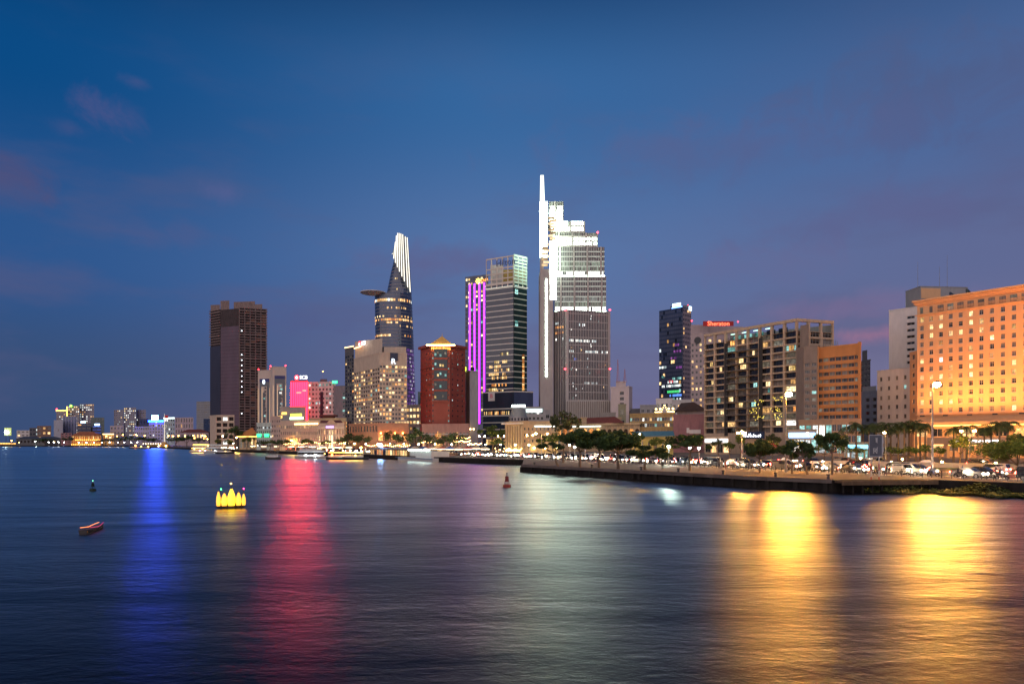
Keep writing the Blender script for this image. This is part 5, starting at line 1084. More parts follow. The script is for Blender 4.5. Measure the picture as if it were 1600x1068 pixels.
def hip(B, hh, mat, ov=1.5, ins=.28):
    p_ = [Vector(x) for x in B.poly]; a, b, c, d = p_[0], p_[len(B.q) - 1], p_[-2], p_[-1]; u = (b - a).normalized(); v = (d - a).normalized()
    A, B2, C2, D = a - u * ov - v * ov, b + u * ov - v * ov, c + u * ov + v * ov, d - u * ov + v * ov
    e, f = (a.lerp(d, .5)).lerp(b.lerp(c, .5), ins), (a.lerp(d, .5)).lerp(b.lerp(c, .5), 1 - ins); z = B.h + .02
    m = MB(); m.add([(A.x, A.y, z), (B2.x, B2.y, z), (C2.x, C2.y, z), (D.x, D.y, z), (e.x, e.y, z + hh), (f.x, f.y, z + hh)], [(0, 1, 5, 4), (1, 2, 5), (2, 3, 4, 5), (3, 0, 4), (3, 2, 1, 0)], mat); return m.build('tiled_roof', B.root)
lr = far('low_hall', 'long low hall with dark red roof under the plain grey tower', 282, 326, 900, 675, M('pinkish_grey', (0, 0, 0)), 9, 1, [(GD, 2), (Lw, 1)]); hip(lr, 4, tile_red)
dh = bldg('museum_house', 'two-storey wharf house glowing orange under a hipped tile roof', [(112, 1060), (158, 1040)], 680, M('lit_ochre', (.62, .36, .14), .8), [dict(n=13, r=.6, f=2, hr=.62, lit=[(Lo, 4), (Lw, 2)], rec=1.2)], dep=22, coping=False); hip(dh, 6, M('orange_brown_tiles', (.30, .10, .05), .8))
m = MB()
for k in range(14):
    for z in (1.2, dh.h * .55): m.ball(*at_face(dh, 0, dh.fr[0][3] * (k + .5) / 14, z, 1.6)[0], .7, E('orange_flood', (1, .36, .05), 9), 6, 3)
m.build('floodlight', dh.root, kind='stuff')
m = MB(); m.box(0, 2, -1, 0, 0, .1, amb)
yh = bldg('riverside_house', 'small amber lit riverside house with a bright eave line', [(161, 1050), (178, 1044)], 678, M('lit_ochre', (0, 0, 0)), [dict(n=6, r=.6, f=2, hr=.5, lit=[(Lw, 3), (Lo, 2)])], dep=12); panel(yh, 0, 0, yh.fr[0][3], yh.h - .6, yh.h + .8, E('eave_amber', (1, .62, .2), 5), 'light_strip', .3, .4)
for (x0, x1, d, yt, mt, lab, lit) in ((26, 46, 1250, 672, pale, 'low pale shed roof at the west end of the far bank', [(GC, 2), (Lw, 1)]), (58, 80, 1230, 665, M('brown_wall', (.20, .12, .09), .8), 'brown far house with a few lit rooms', [(GD, 3), (Lw, 1)]), (46, 60, 1300, 668, dkgrey, 'dark far block with two cool lit windows', [(GD, 3), (Lc, 1)]), (95, 112, 1090, 676, mauve, 'mauve low far house beside the wharf house', [(GD, 1)])):
    far('low_block', lab, x0, x1, d, yt, mt, 3, 3, lit)
for (x0, x1, lab) in ((25, 70, 'dark low warehouse roof on the far bank, west one'), (55, 98, 'dark low warehouse with pale eave on the far bank, east one')):
    s_ = far('warehouse', lab, x0, x1, 1075 + (x0 - 25), 685, dkgrey, 8, 1, [(GV, 3), (Lw, .4)], z0=1); hip(s_, 3.5, M('dark_sheet_roof', (.06, .07, .09), .5))
bb = thing('billboard', 'yellow green lit billboard on posts at the west end', 'billboard', tuple(P(12, 1120)) + (LAND,)); m = MB(); m.box(-5.5, 5.5, 0, .6, zz(680, 1120), zz(668, 1120), E('billboard_yellow', (.62, .72, .08), .8)); m.build('panel', bb)
m = MB(); m.tube((-3, .3, 0), (-3, .3, zz(680, 1120)), .3, .3, 5, dkmetal); m.tube((3, .3, 0), (3, .3, zz(680, 1120)), .3, .3, 5, dkmetal); m.build('post', bb); m = MB(); m.ball(-2.4, -1.5, zz(675, 1120), 1.2, E('billboard_lamp', (.7, .95, 1), 160), 8, 5); m.build('lamp', bb)
mk = thing('market_stalls', 'cluster of amber and blue lit riverside stalls at the west end', 'stalls', tuple(P(8, 1085)) + (LAND,))
for k in range(12):
    x = -16 + k * 4.2; m = MB(); m.box(x, x + 3.4, 0, 3, 0, 2.8, M('stall_body', (.2, .14, .08), .8)); m.build('stall', mk); m = MB(); m.box(x, x + 3.4, -.4, -.02, 2.1, 2.9 + rnd.random() * 1.2, E(pick([('stall_amber', 3), ('stall_white', 1), ('stall_blue', 1)]), {'a': (1, .5, .1)}.get('a') if True else 0, 3)); m.build('stall_light', mk)
# flag mast with a red flag, its floodlight put in as emission
fm = thing('flag_mast', 'glowing white ship style flag mast flying a red flag', 'flag mast', tuple(P(257, 735)) + (LAND,))
mw_ = E('mast_glow', (1, .86, .7), .75); m = MB(); m.tube((0, 0, 0), (0, 0, zz(668, 735)), .85, .5, 8, mw_); m.tube((0, 0, zz(668, 735)), (0, 0, zz(646, 735)), .4, .2, 6, mw_); m.build('pole', fm)
m = MB(); m.tube((-2.6, 0, zz(664, 735)), (2.6, 0, zz(664, 735)), .2, .2, 5, mw_); m.build('yard', fm)
for s in (-1, 1): m = MB(); m.tube((s * 2.6, 0, zz(664, 735)), (0, 0, zz(672, 735)), .12, .12, 4, mw_); m.build('stay', fm)
m = MB(); 
for k in range(6): m.quad((.3 + k * .6, math.sin(k) * .2, zz(653, 735)), (.9 + k * .6, math.sin(k + 1) * .2, zz(653, 735) - .1), (.9 + k * .6, math.sin(k + 1) * .2, zz(648.5, 735) - .1), (.3 + k * .6, math.sin(k) * .2, zz(648.5, 735)), M('red_flag', (.7, .03, .03), .7))
m.build('flag', fm); m = MB(); m.lathe(0, 0, [(5, 0), (5, 2.2), (3, 2.4), (2.4, 5), (1, 5.4)], 10, M('lit_ochre', (0, 0, 0))); m.build('base', fm)
for s in (-4, 4): m = MB(); m.ball(s, -4.5, 1, .5, E('warm_uplight', (0, 0, 0), 1), 6, 4); m.build('uplight', fm)
tr = thing('riverside_terrace', 'low riverside terrace hung with bright white and amber bulbs', 'terrace', tuple(P(223, 800)) + (LAND,))
m = MB(); m.box(0, 22, 0, 8, 3.4, 3.8, beige); m.build('roof', tr); m = MB(); m.box(0, 22, 7.5, 8, .02, 3.38, M('terrace_back', (.5, .36, .2), .8)); m.build('back_wall', tr)
for k in range(8): m = MB(); m.ball(1 + k * 2.9, -.5, 3.1, .45, E('festoon_bulb', (1, .82, .55), 9), 6, 4); m.build('bulb', tr)
# ---------------------------------------------------------------- trees and palms
leafs = [M('leaf_dark', (.045, .085, .022), .75, noise=.5, scale=.7), M('leaf_mid', (.055, .095, .02), .75, noise=.5, scale=.7), M('leaf_yellowish', (.085, .12, .018), .75, noise=.5, scale=.8), M('leaf_olive', (.06, .075, .025), .75, noise=.5, scale=.7)]
bark = M('bark', (.16, .115, .08), .95, noise=.35, scale=2)
def tree_meshes(seed, h, spread, leaf, th=.38, nl=1100, ls=.20, flat=.55, lean=0, nclump=11, limbs=5, full=0, var=0):
    r_ = random.Random(seed); tm, cm_ = MB(), MB(); top = Vector((lean * h, 0, h * th)); pts = [Vector((0, 0, -.1))]
    for k in range(1, 4): pts.append(Vector((lean * h * k / 3 + r_.uniform(-.1, .1), r_.uniform(-.1, .1), h * th * k / 3)))
    r0 = .028 * h
    for k, (a, b) in enumerate(zip(pts, pts[1:])): tm.tube(a, b, r0 * (1.25 - .2 * k), r0 * (1.05 - .2 * k), 7, bark, False)
    cl = []
    for k in range(nclump):
        an = 2 * math.pi * k / nclump * 1.618 * 2 + r_.random(); rad = spread * (.25 + .75 * r_.random() ** .6) if k else 0
        zf = th + (1 - th) * (.42 + .5 * r_.random() * (1 - .45 * rad / spread)) if k else .90
        zf -= full * .22 * r_.random(); cl.append((Vector((lean * h * 1.3 + math.cos(an) * rad, math.sin(an) * rad * .9, h * zf)), spread * (r_.uniform(.14, .42) if var else r_.uniform(.26, .46))))
    for k, (c, s) in enumerate(cl):
        if k < limbs + 2:
            mid = pts[-1].lerp(c, .5) + Vector((0, 0, -.06 * h)); tm.tube(pts[-1], mid, r0 * .5, r0 * .34, 5, bark, False); tm.tube(mid, c, r0 * .34, r0 * .12, 5, bark, False)
    for i in range(nl):
        c, s = cl[i % len(cl)]; v = Vector((r_.gauss(0, 1), r_.gauss(0, 1), r_.gauss(0, 1))); v.normalize(); v *= s * r_.random() ** .35; v.z *= flat
        p = c + v; q = ls * r_.uniform(.6, 1.35); a = Vector((r_.gauss(0, 1), r_.gauss(0, 1), r_.gauss(0, .5))).normalized(); b = a.orthogonal().normalized(); b = (b * math.cos(r_.random() * 6) + a.cross(b) * math.sin(r_.random() * 6)).normalized()
        cm_.quad(tuple(p - a * q), tuple(p + b * q * .55), tuple(p + a * q), tuple(p - b * q * .55), leaf)
    return tm.mesh('trunk'), cm_.mesh('crown')
def tree(lab, px, d, ytop, wpx, proto, rz=0, group=None, name='tree', cat='tree', z=LAND):
    tm, cm_, h, sp_ = proto; q = P(px, d); o = thing(name, lab, cat, (q.x, q.y, z), rz, group)
    inst('trunk', tm, o); inst('crown', cm_, o); hh = Z(ytop, d) - z; ww = wpx / F * d / 2 * (1.16 if d < 152 else 1); o.scale = (ww / sp_ * 1.08, ww / sp_ * 1.08, hh / h / .98); return o
def proto(seed, h, sp_, leaf, **k): a, b = tree_meshes(seed, h, sp_, leaf, **k); return (a, b, h, sp_)
QT = [proto(11, 6, 3.2, leafs[0], nl=5600, ls=.18, th=.36, flat=.6, full=.8, nclump=17, var=1), proto(12, 6.5, 3.0, leafs[0], nl=4800, ls=.17, th=.46, flat=.55, full=.7, nclump=14, var=1), proto(13, 5.5, 2.6, leafs[0], nl=4000, ls=.17, th=.38, flat=.65, full=1, nclump=13, var=1), proto(14, 5, 1.8, leafs[0], nl=1300, ls=.17, th=.55, lean=-.12, nclump=7)]
BT = [proto(21, 7, 3.2, leafs[1], nl=900, ls=.27), proto(22, 7, 3.0, leafs[2], nl=800, ls=.27), proto(23, 8, 3.6, leafs[3], nl=1000, ls=.28), proto(24, 8, 4, leafs[0], nl=1100, ls=.28, th=.3)]
for a in (('dark tree with forked trunk at the west end of the quay', 906, 141, 664, 52, QT[0], .4), ('dark tree on the quay beside the orange street lamp', 936, 140, 665, 46, QT[1], 1.2), ('biggest dark spreading tree on the quay, trunk splitting low', 966, 133, 667, 62, QT[0], 2.2),
          ('small dark ragged tree leaning behind the quay bollards', 872, 150, 690, 34, QT[3], 0), ('dark broad bush-like tree low over the quay', 1008, 130, 694, 50, QT[2], .7), ('dark round-topped tree with bare fan of branches on the quay', 1078, 126, 672, 48, QT[1], 3.0),
          ('leafy quay tree before the dark blue hoarding', 1187, 117, 681, 42, QT[0], 1.7), ('thick-trunked quay tree beside the tall lamp', 1238, 113, 684, 42, QT[2], .2), ('thin leaning quay tree with sparse crown beside the corner store', 1262, 111, 688, 34, QT[3], 0), ('slender open quay tree before the terracotta office', 1300, 110, 668, 44, QT[1], .9),
          ('tall thin roadside tree rising above the others before the arcade', 880, 172, 640, 46, BT[2], .5)):
    tree(*a)
row = 'trees lining the riverside boulevard'
def rowtrees(lst):
    for lab, px, d, yt, w_, k in lst: tree(lab, px, d, yt, w_, BT[k], rnd.random() * 6, row)
rowtrees((('yellow green roadside tree under the arcaded building', 868, 235, 676, 30, 1), ('small lit tree beside the orange street lamp', 990, 215, 688, 20, 1), ('pale lit tree in front of the yellow house', 1024, 225, 683, 24, 1), ('green tree beside the blank mauve wall', 1046, 225, 690, 26, 0),
    ('roadside tree before the lit white shop fascia', 1122, 230, 684, 22, 2), ('thin roadside tree before the grid block', 1140, 220, 690, 18, 1), ('yellow lit tree beneath the three-armed lamp', 1157, 200, 677, 14, 1), ('roadside tree right of the dark blue hoarding', 1207, 215, 676, 26, 2), ('low bush tree before the teal lobby', 1288, 185, 694, 22, 1),
    ('green round tree before the white cream colonnade', 850, 270, 680, 22, 0), ('tree over the brown terrace left of the colonnade', 770, 330, 664, 40, 0), ('round tree left of the colonnade foot', 778, 300, 684, 20, 0), ('dark tree right of the statue', 712, 300, 675, 28, 3), ('dark broad tree in front of the red tower podium', 694, 285, 680, 34, 3), ('tree left of the golden statue', 667, 300, 677, 26, 3),
    ('big dark tree before the orange hotel arcade', 610, 320, 672, 24, 3), ('dark feathery tree right of the hotel arcade', 634, 310, 676, 30, 3), ('dark tree between hotel and red tower', 650, 330, 668, 22, 3), ('dark tree at the foot of the hotel wing', 548, 350, 676, 26, 3), ('dark tree before the hotel podium slots', 566, 345, 678, 24, 3),
    ('lit tree before the corner hotel pediment', 510, 378, 687, 16, 1), ('green tree left of the corner hotel', 480, 385, 685, 18, 1), ('dark tree right of the corner hotel', 534, 368, 682, 18, 3), ('lime lit tree before the cream hotel arches', 447, 405, 686, 16, 1), ('dark round tree at the quay edge below the hotel row', 435, 392, 686, 14, 3),
    ('lime tree before the green-sign office', 422, 425, 687, 16, 1), ('bright lime lit tree beside the orange pavilion', 386, 455, 682, 15, 1), ('dark tall tree mass beside the orange pavilion', 368, 470, 664, 26, 3), ('dark tree behind the pavilion', 404, 465, 676, 18, 3), ('lime tree before the beige podium', 357, 480, 686, 13, 1), ('small lit tree under the beige podium wall', 340, 500, 685, 10, 1), ('green tree beside the bank tower foot', 409, 440, 688, 14, 0)))
for k, (px, yt, w_) in enumerate(((70, 684, 26), (108, 682, 16), (165, 685, 20), (185, 683, 24), (205, 680, 26), (225, 682, 24), (240, 684, 18), (275, 682, 26), (292, 680, 22), (310, 683, 18))):
    tree('dark distant riverside tree on the far bank, ' + ('west of the wharf house', 'left of the wharf house', 'right of the amber eave house', 'below the western apartment slab', 'below the densest apartment slab', 'below the blue sign tower, west', 'below the blue sign tower', 'right of the flag mast', 'below the pinkish block', 'below the plain grey tower')[k], px, 1030 if px < 215 else 860 if px < 250 else 760, yt, w_, BT[3], k, 'dark trees on the far bank')
# big green tree at the east edge and shrubs along the lawn
tree('large bright green spreading tree at the east edge of the lawn', 1590, 132, 669, 82, proto(31, 6, 3.6, M('leaf_bright', (.08, .13, .025), .7, noise=.45, scale=.8), nl=7500, ls=.15, th=.10, flat=.75, nclump=20, full=1), 0)
tree('young yellow green tree in front of the hotel porch', 1500, 150, 680, 26, BT[1], 2); 
for k, (px, d, yt, w_) in enumerate(((1312, 178, 690, 22), (1338, 172, 697, 26), (1392, 165, 697, 30), (1418, 162, 697, 26), (1444, 158, 694, 26), (1468, 156, 697, 20), (1540, 146, 700, 18))):
    tree(('low lit shrub on the lawn beside the glass kiosk', 'low spreading shrub in front of the glass kiosk', 'wide pale green shrub beneath the palm row', 'rounded shrub between two palm trunks', 'taller shrub by the tall street lamp', 'small shrub left of the hotel porch', 'small shrub before the porch pillars')[k], px, d, yt, w_, BT[1] if k % 2 else BT[0], k, 'shrubs along the lawn', 'shrub', 'shrub')
palm_leaf = M('palm_frond', (.05, .075, .022), .7, noise=.4, scale=1.2)
def palm_mesh(seed, nf=17):
    r_ = random.Random(seed); tm, cm_ = MB(), MB(); h = 7.0
    for k in range(6): tm.tube((math.sin(k * .5) * .05, 0, h * k / 6 - .05), (math.sin(k * .5 + .5) * .05, 0, h * (k + 1) / 6), .22 - .014 * k + (.05 if k == 0 else 0), .21 - .014 * (k + 1), 7, bark, False)
    tm.tube((0, 0, h), (0, 0, h + .9), .15, .09, 6, M('palm_crownshaft', (.07, .11, .04), .6))
    for f in range(nf):
        an = f * 2.4 + r_.random() * .4; up = r_.uniform(-.25, 1.2); p = Vector((0, 0, h + .75)); dirv = Vector((math.cos(an) * math.cos(up), math.sin(an) * math.cos(up), math.sin(up))); L_ = 2.6; n_ = 9; pts = []
        for k in range(n_): pts.append(p.copy()); dirv = (dirv + Vector((0, 0, -.20 - .02 * k))).normalized(); p = p + dirv * L_ / n_
        sd = Vector((-math.sin(an), math.cos(an), 0))
        for k in range(n_ - 1):
            a, b = pts[k], pts[k + 1]; wl2 = .62 * math.sin(math.pi * (k + 1.2) / (n_ + .6)) + .1
            for s in (-1, 1):
                for j in (0, .5):
                    q0 = a.lerp(b, j); q1 = a.lerp(b, j + .36); e = q0.lerp(b, .6) + sd * s * wl2 + Vector((0, 0, -wl2 * r_.uniform(.35, .8)))
                    cm_.add([tuple(q0), tuple(q1), tuple(e)], [(0, 1, 2)], palm_leaf)
            cm_.tube(a, b, .03, .02, 3, palm_leaf, False)
    return tm.mesh('trunk'), cm_.mesh('crown')
PM = [palm_mesh(41), palm_mesh(42, 19), palm_mesh(43, 15)]
pl = [(1322, 200, 662), (1338, 196, 658), (1349, 205, 664), (1358, 194, 660), (1369, 190, 659), (1384, 186, 658), (1392, 194, 664), (1404, 182, 660), (1413, 180, 656), (1420, 188, 660), (1431, 178, 655), (1438, 186, 660), (1446, 176, 657), (1490, 160, 665), (1510, 168, 662), (1538, 160, 664), (1549, 166, 662), (1562, 157, 656), (1574, 162, 654)]
plab = ['palm standing farthest west before the terracotta office', 'palm before the right side of the terracotta office', 'palm behind its neighbours at the kiosk', 'palm rising behind the glass kiosk', 'palm before the pale gap block', 'palm before the low white wing', 'palm beside a red flag pole by the white wing', 'palm centred on the white wing', 'tall palm at the corner of the white wing', 'palm behind the row by the white tower', 'palm before the coral hotel wing', 'shadowed palm beside the coral hotel wing', 'palm next to the tall street lamp', 'palm with drooping fronds west of the hotel porch', 'palm behind the double lamp at the porch', 'palm before the middle of the hotel porch', 'short palm before the porch pillar', 'palm before the hotel canopy, east', 'palm behind the large green tree']
for k, (px, d, yt) in enumerate(pl):
    tm, cm_ = PM[k % 3]; q = P(px, d); o = thing('palm_tree', plab[k], 'palm tree', (q.x, q.y, LAND), k * 1.3, 'royal palms in front of the hotels'); inst('trunk', tm, o); inst('crown', cm_, o); s = (Z(yt, d) - LAND) / 8.6; o.scale = (s * 1.15, s * 1.15, s)
for k in range(26):                                              # low clipped planting along the boulevard
    pass
LM = [(1560, 'the big green tree'), (1500, 'the hotel porch'), (1460, 'the hotel driveway'), (1440, 'the tall golden lamp'), (1415, 'the eastern palms'), (1385, 'the white wing'), (1350, 'the river signs'), (1312, 'the glass kiosk'), (1290, 'the slender quay tree'), (1268, 'the thin leaning tree'), (1245, 'the corner store'), (1220, 'the tall amber lamp'), (1198, 'the red awning shop'), (1175, 'the leafy quay tree'), (1145, 'the blue hoarding'), (1120, 'the white shop'), (1100, 'the white shop edge'), (1068, 'the fan-branched tree'), (1036, 'the cold white floodlamp'), (1015, 'the yellow house'), (992, 'the bush-like tree'), (955, 'the biggest quay tree'), (928, 'the amber lamp tree'), (895, 'the forked tree'), (862, 'the ragged tree'), (838, 'the arcaded building'), (815, 'the cream building'), (788, 'the colonnade'), (762, 'the brown terrace'), (735, 'the white slab tower'), (705, 'the statue trees'), (670, 'the statue'), (640, 'the red tower'), (600, 'the hotel arcade'), (560, 'the orange forecourt lamp'), (520, 'the corner hotel end'), (495, 'the corner hotel'), (472, 'the violet sign'), (452, 'the yellow green sign'), (438, 'the cream hotel'), (422, 'the pink cream wing'), (402, 'the green sign office'), (384, 'the orange pavilion'), (364, 'the dark tree mass'), (340, 'the beige podium'), (0, 'the podium west end')]
def mark(p):
    px = CX + p.x / p.y * F
    return px, next(n_ for a, n_ in LM if px >= a)
# ---------------------------------------------------------------- street lamps
sod = E('sodium_lamp', (1, .46, .075), 1000); sod_big = E('sodium_lamp_big', (1, .42, .045), 2700); wht = E('white_lamp', (.92, 1, .95), 300); teal = E('metal_halide_lamp', (.72, 1, .90), 900); sod_e = E('sodium_lamp_east', (1, .44, .06), 2400); wrm = E('warm_lamp', (1, .70, .35), 60)
def lamp(lab, px, d, yl, mat, r_=.25, arms=((0, 0),), group=None, pole=.09, name='street_lamp', cat='street lamp', polemat=metal):
    q = P(px, d); h = Z(yl, d) - LAND; o = thing(name, lab, cat, (q.x, q.y, LAND), 0, group)
    m = MB(); m.tube((0, 0, 0), (0, 0, .6), pole * 1.9, pole * 1.7, 7, polemat); m.tube((0, 0, .6), (0, 0, h - (.1 if arms == ((0, 0),) else .45)), pole * 1.3, pole * .7, 7, polemat); m.build('pole', o)
    for ax, dz in arms:
        if ax: m = MB(); m.tube((0, 0, h - .5), (ax, 0, h + dz + .08), pole * .55, pole * .45, 5, polemat); m.build('arm', o)
        m = MB(); m.lathe(ax, 0, [(r_ * 1.15, h + dz + r_ * .55), (r_ * 1.1, h + dz + r_ * .75), (r_ * .3, h + dz + r_ * 1.15)], 8, dkmetal); m.build('hood', o); m = MB(); m.ball(ax, 0, h + dz, r_, mat, 10, 6, .75); m.build('bulb', o)
    return o
lamp('very tall slim street lamp with a blazing golden head, near the coral hotel', 1457, 113, 600.5, sod_big, .56, ((.75, 0),), pole=.16)
lamp('tall dark street lamp with a blazing amber head before the grid block', 1228, 119, 616, sod_big, .56, ((.5, 0),), pole=.13)
lamp('triple-headed amber lamp before the dark blue hoarding', 1159, 150, 676, sod_e, .22, ((-.8, 0), (.75, 0), (.1, .3)))
lamp('single amber lamp behind the tall dark street lamp', 1266, 170, 676, sod, .22, ((-.7, 0),)); lamp('amber lamp among the palms by the white wing', 1384, 158, 675.5, sod_e, .24, ((-.3, 0),)); lamp('pole without a lit head on the lawn beside the kiosk', 1322, 160, 668, frame_w, .1); lamp('double-armed golden lamp before the hotel porch', 1515, 142, 673, sod_e, .26, ((-1.7, 0), (1.0, 0)))
lamp('very bright cold white floodlamp low on a pole beside the bushy quay tree', 1045, 152, 697.5, teal, .34); lamp('white globe lamp left of two behind the fan-branched tree', 1078, 165, 699.5, wht, .26); lamp('white globe lamp right of two before the white shop', 1092, 168, 699.5, wht, .26)
lamp('amber street lamp with bent arm beside the yellow house', 1004, 195, 678, sod, .26, ((-.8, 0),)); lamp('amber lamp glowing inside the dark quay trees', 936, 185, 679, sod, .3); lamp('white lamp low between the quay tree trunks, west', 898, 190, 698, wht, .24); lamp('white lamp low between the quay tree trunks, east', 914, 188, 698, wht, .28)
lamp('double amber lamp before the arcaded building', 846, 250, 677, sod, .3, ((-2, 0), (2.2, 0))); lamp('double amber lamp by the brown terrace', 828, 285, 679.5, sod, .26, ((-1.2, 0), (1.2, 0))); lamp('double amber lamp left of the cream colonnade', 783, 300, 681, sod, .26, ((-1.4, 0), (1.3, 0))); lamp('double amber lamp right of the white slab tower', 753, 320, 681, sod, .26, ((-1.2, 0), (1.2, 0)))
lamp('bright orange lamp low at the hotel forecourt', 564, 318, 699, E('orange_lamp', (1, .34, .04), 300), .42)
lamp('bright white green lamp before the colonnade', 794, 290, 702, wht, .45); lamp('orange lamp over the boulevard below the podium block', 348, 505, 681, sod, .4); lamp('amber lamp left of the orange pavilion', 369, 475, 683, sod, .4); lamp('amber lamp before the cream hotel arches', 453, 420, 688, sod, .36, ((1, 0),))
for k, (px, yl) in enumerate(((263, 680.5), (270, 681), (279, 680.5), (289, 681), (302, 680), (304, 684), (316, 680), (321, 681), (319, 685.5), (324, 685.5), (212, 678.5), (192, 679), (183, 681), (166, 681), (172, 683), (226, 680.5), (214, 679.5), (18, 688), (30, 691))):
    lamp('small distant orange lamp on the far bank, ' + ('right of the flag mast', 'second right of the flag mast', 'before the pinkish block', 'before the pinkish block, east', 'before the red-roofed hall', 'low before the red-roofed hall', 'by the red-roofed hall end', 'below the plain grey tower', 'low below the plain grey tower', 'lowest below the plain grey tower', 'below the densest apartment slab', 'below the west apartment slab', 'left of the west apartment slab', 'at the amber eave house', 'low at the amber eave house', 'left of the blue billboard', 'below the long white block', 'at the west end stalls', 'right of the west end stalls')[k], px, 780 if px > 240 else 1010, yl, E('sodium_lamp_far', (1, .42, .06), 70), .62, group='distant orange street lamps', pole=.14)
for k, (px, yl) in enumerate(((76, 690.5), (84, 690.5), (91.5, 690.5), (100, 690.5), (123, 691), (135, 691), (147, 691), (159, 691), (171.5, 690.5), (184, 690.5), (194, 690.5), (205, 690.5), (214.5, 690.5))):
    lamp('small white lamp at the far water edge, %s from the west' % ('first second third fourth fifth sixth seventh eighth ninth tenth eleventh twelfth thirteenth'.split()[k]), px, 1000 if px < 205 else 960, yl, E('white_lamp_far', (.95, 1, .95), 60), .55, group='white promenade lamps', pole=.12)
lamp('dazzling white lamp alone on the dark far bank', 55, 1040, 689, E('metal_halide_far', (.72, 1, .90), 200), .85, pole=.2)
glb = E('globe_lamp', (1, .74, .32), 480)
ORD = ['first', 'second', 'third', 'fourth', 'fifth', 'sixth', 'seventh', 'eighth', 'ninth', 'tenth', 'eleventh', 'twelfth', 'thirteenth', 'fourteenth', 'fifteenth', 'sixteenth', 'seventeenth', 'eighteenth', 'nineteenth']
for k, p_ in enumerate(along(offset(rp, 17.5), 27)):
    px = CX + p_[0].x / p_[0].y * F
    if 345 < px < 1010: lamp('warm globe lamp behind the river road, by ' + mark(p_[0])[1], px, p_[0].y, HY - (LAND + 4.2 - CAM_H) / p_[0].y * F, glb, .28, group='warm globe lamps along the road')
# strings of warm cafe bulbs and market parasols along the promenade in the middle
bulb_m = MB(); bulb_m.ball(0, 0, 0, .15, E('cafe_bulb', (1, .56, .18), 30), 6, 4); bulb = bulb_m.mesh('bulb')
def festoon(lab, px0, d0, px1, d1, y0, n_, amp=.6, posts=3):
    a, c = P(px0, d0), P(px1, d1); o = thing('string_lights', lab, 'string lights', (a.x, a.y, LAND), 0, 'strings of warm bulbs along the promenade'); z = Z(y0, d0) - LAND
    for k in range(n_):
        u = k / (n_ - 1); p = (c - a) * u; zz_ = z - amp * math.sin(math.pi * ((u * (posts - 1)) % 1)); inst('bulb', bulb, o, (p.x, p.y, zz_))
    for k in range(posts): p = (c - a) * k / (posts - 1); m = MB(); m.tube((p.x, p.y, 0), (p.x, p.y, z + .2), .07, .05, 5, dkmetal); m.build('post', o)
festoon('warm bulb string before the red tower podium, lower', 708, 300, 735, 280, 688, 16); festoon('warm bulb string before the red tower podium, upper', 712, 318, 734, 305, 683, 12); festoon('warm bulb string at the foot of the white slab tower', 735, 300, 752, 290, 692, 14); festoon('warm bulb string under the statue', 655, 320, 676, 310, 689, 10)
festoon('warm bulb string in front of the corner hotel', 478, 392, 540, 362, 690.5, 22, posts=5); festoon('V-shaped bulb string before the colonnade', 774, 286, 788, 280, 700, 12, 2.2, 3); festoon('warm bulb string along the promenade by the cream hotel', 440, 405, 478, 382, 692, 14, posts=4); festoon('warm bulb string near the hotel podium', 572, 325, 640, 290, 694.5, 24, posts=5); festoon('bulb string at the foot of the cream colonnade', 796, 282, 815, 276, 700.5, 12)
par = [M('parasol_cream', (.6, .5, .35), .8), M('parasol_red', (.45, .06, .05), .8), M('parasol_blue', (.06, .14, .4), .8)]
km = MB(); km.box(-1.5, 1.5, -1, 1, 0, 1.1, M('kiosk_wood', (.25, .16, .1), .8)); kb = km.mesh('counter'); km = MB(); km.box(-1.4, 1.4, -.9, .9, 2.35, 2.5, E('kiosk_tube', (1, .8, .5), 9)); kl = km.mesh('tube_light')
for k, (px, d, c_) in enumerate(((648, 290, 0), (662, 283, 2), (676, 277, 0), (690, 272, 1), (703, 267, 2), (717, 262, 0), (731, 270, 1), (744, 280, 0), (758, 268, 0), (590, 322, 0), (604, 314, 1), (618, 306, 0), (632, 299, 2), (545, 350, 0), (528, 360, 1), (505, 372, 0), (488, 382, 0), (470, 395, 1), (455, 402, 0), (432, 425, 0), (412, 440, 1), (395, 455, 0))):
    q = P(px, d); o = thing('market_kiosk', 'promenade kiosk under a %s parasol, by %s' % (('cream', 'red', 'blue')[c_], mark(q)[1]), 'kiosk', (q.x, q.y, LAND), rnd.random(), 'kiosks along the promenade'); inst('counter', kb, o); inst('tube_light', kl, o)
    m = MB(); m.lathe(0, 0, [(2.1, 2.6), (1.2, 3.1), (.08, 3.5)], 8, par[c_]); m.build('parasol', o); m = MB(); m.tube((0, 0, 1.1), (0, 0, 3.4), .05, .05, 5, metal); m.build('post', o)
# ---------------------------------------------------------------- signs on the quay, statue
sg = thing('river_sign', 'back-to-back white river traffic signs on two tall striped posts', 'sign', tuple(P(1368, 96)) + (LAND - 1.7,)); rw = M('sign_dark', (.10, .11, .14), .6)
wp = M('sign_white', (.5, .5, .52), .6); m = MB(); m.box(-.95, .95, -.06, 0, 4.9, 8.0, wp); m.box(-.87, .87, -.065, -.061, 4.98, 7.92, rw); m.build('board', sg)
for s in (-.55, .55):
    m = MB()
    for k in range(6): m.tube((s, .1, k * .9 - 1.5), (s, .1, (k + 1) * .9 - 1.5), .075, .075, 6, M('post_red', (.4, .06, .05), .7) if k % 2 else wp)
    m.tube((s, .1, 3.9), (s, .1, 7.9), .07, .07, 6, wp); m.build('post', sg)
lettering(sg, 'R', 1.1, wp, (-.15, -.15, 5.7)); lettering(sg, '1', 1.0, wp, (0, -.15, 7.2))
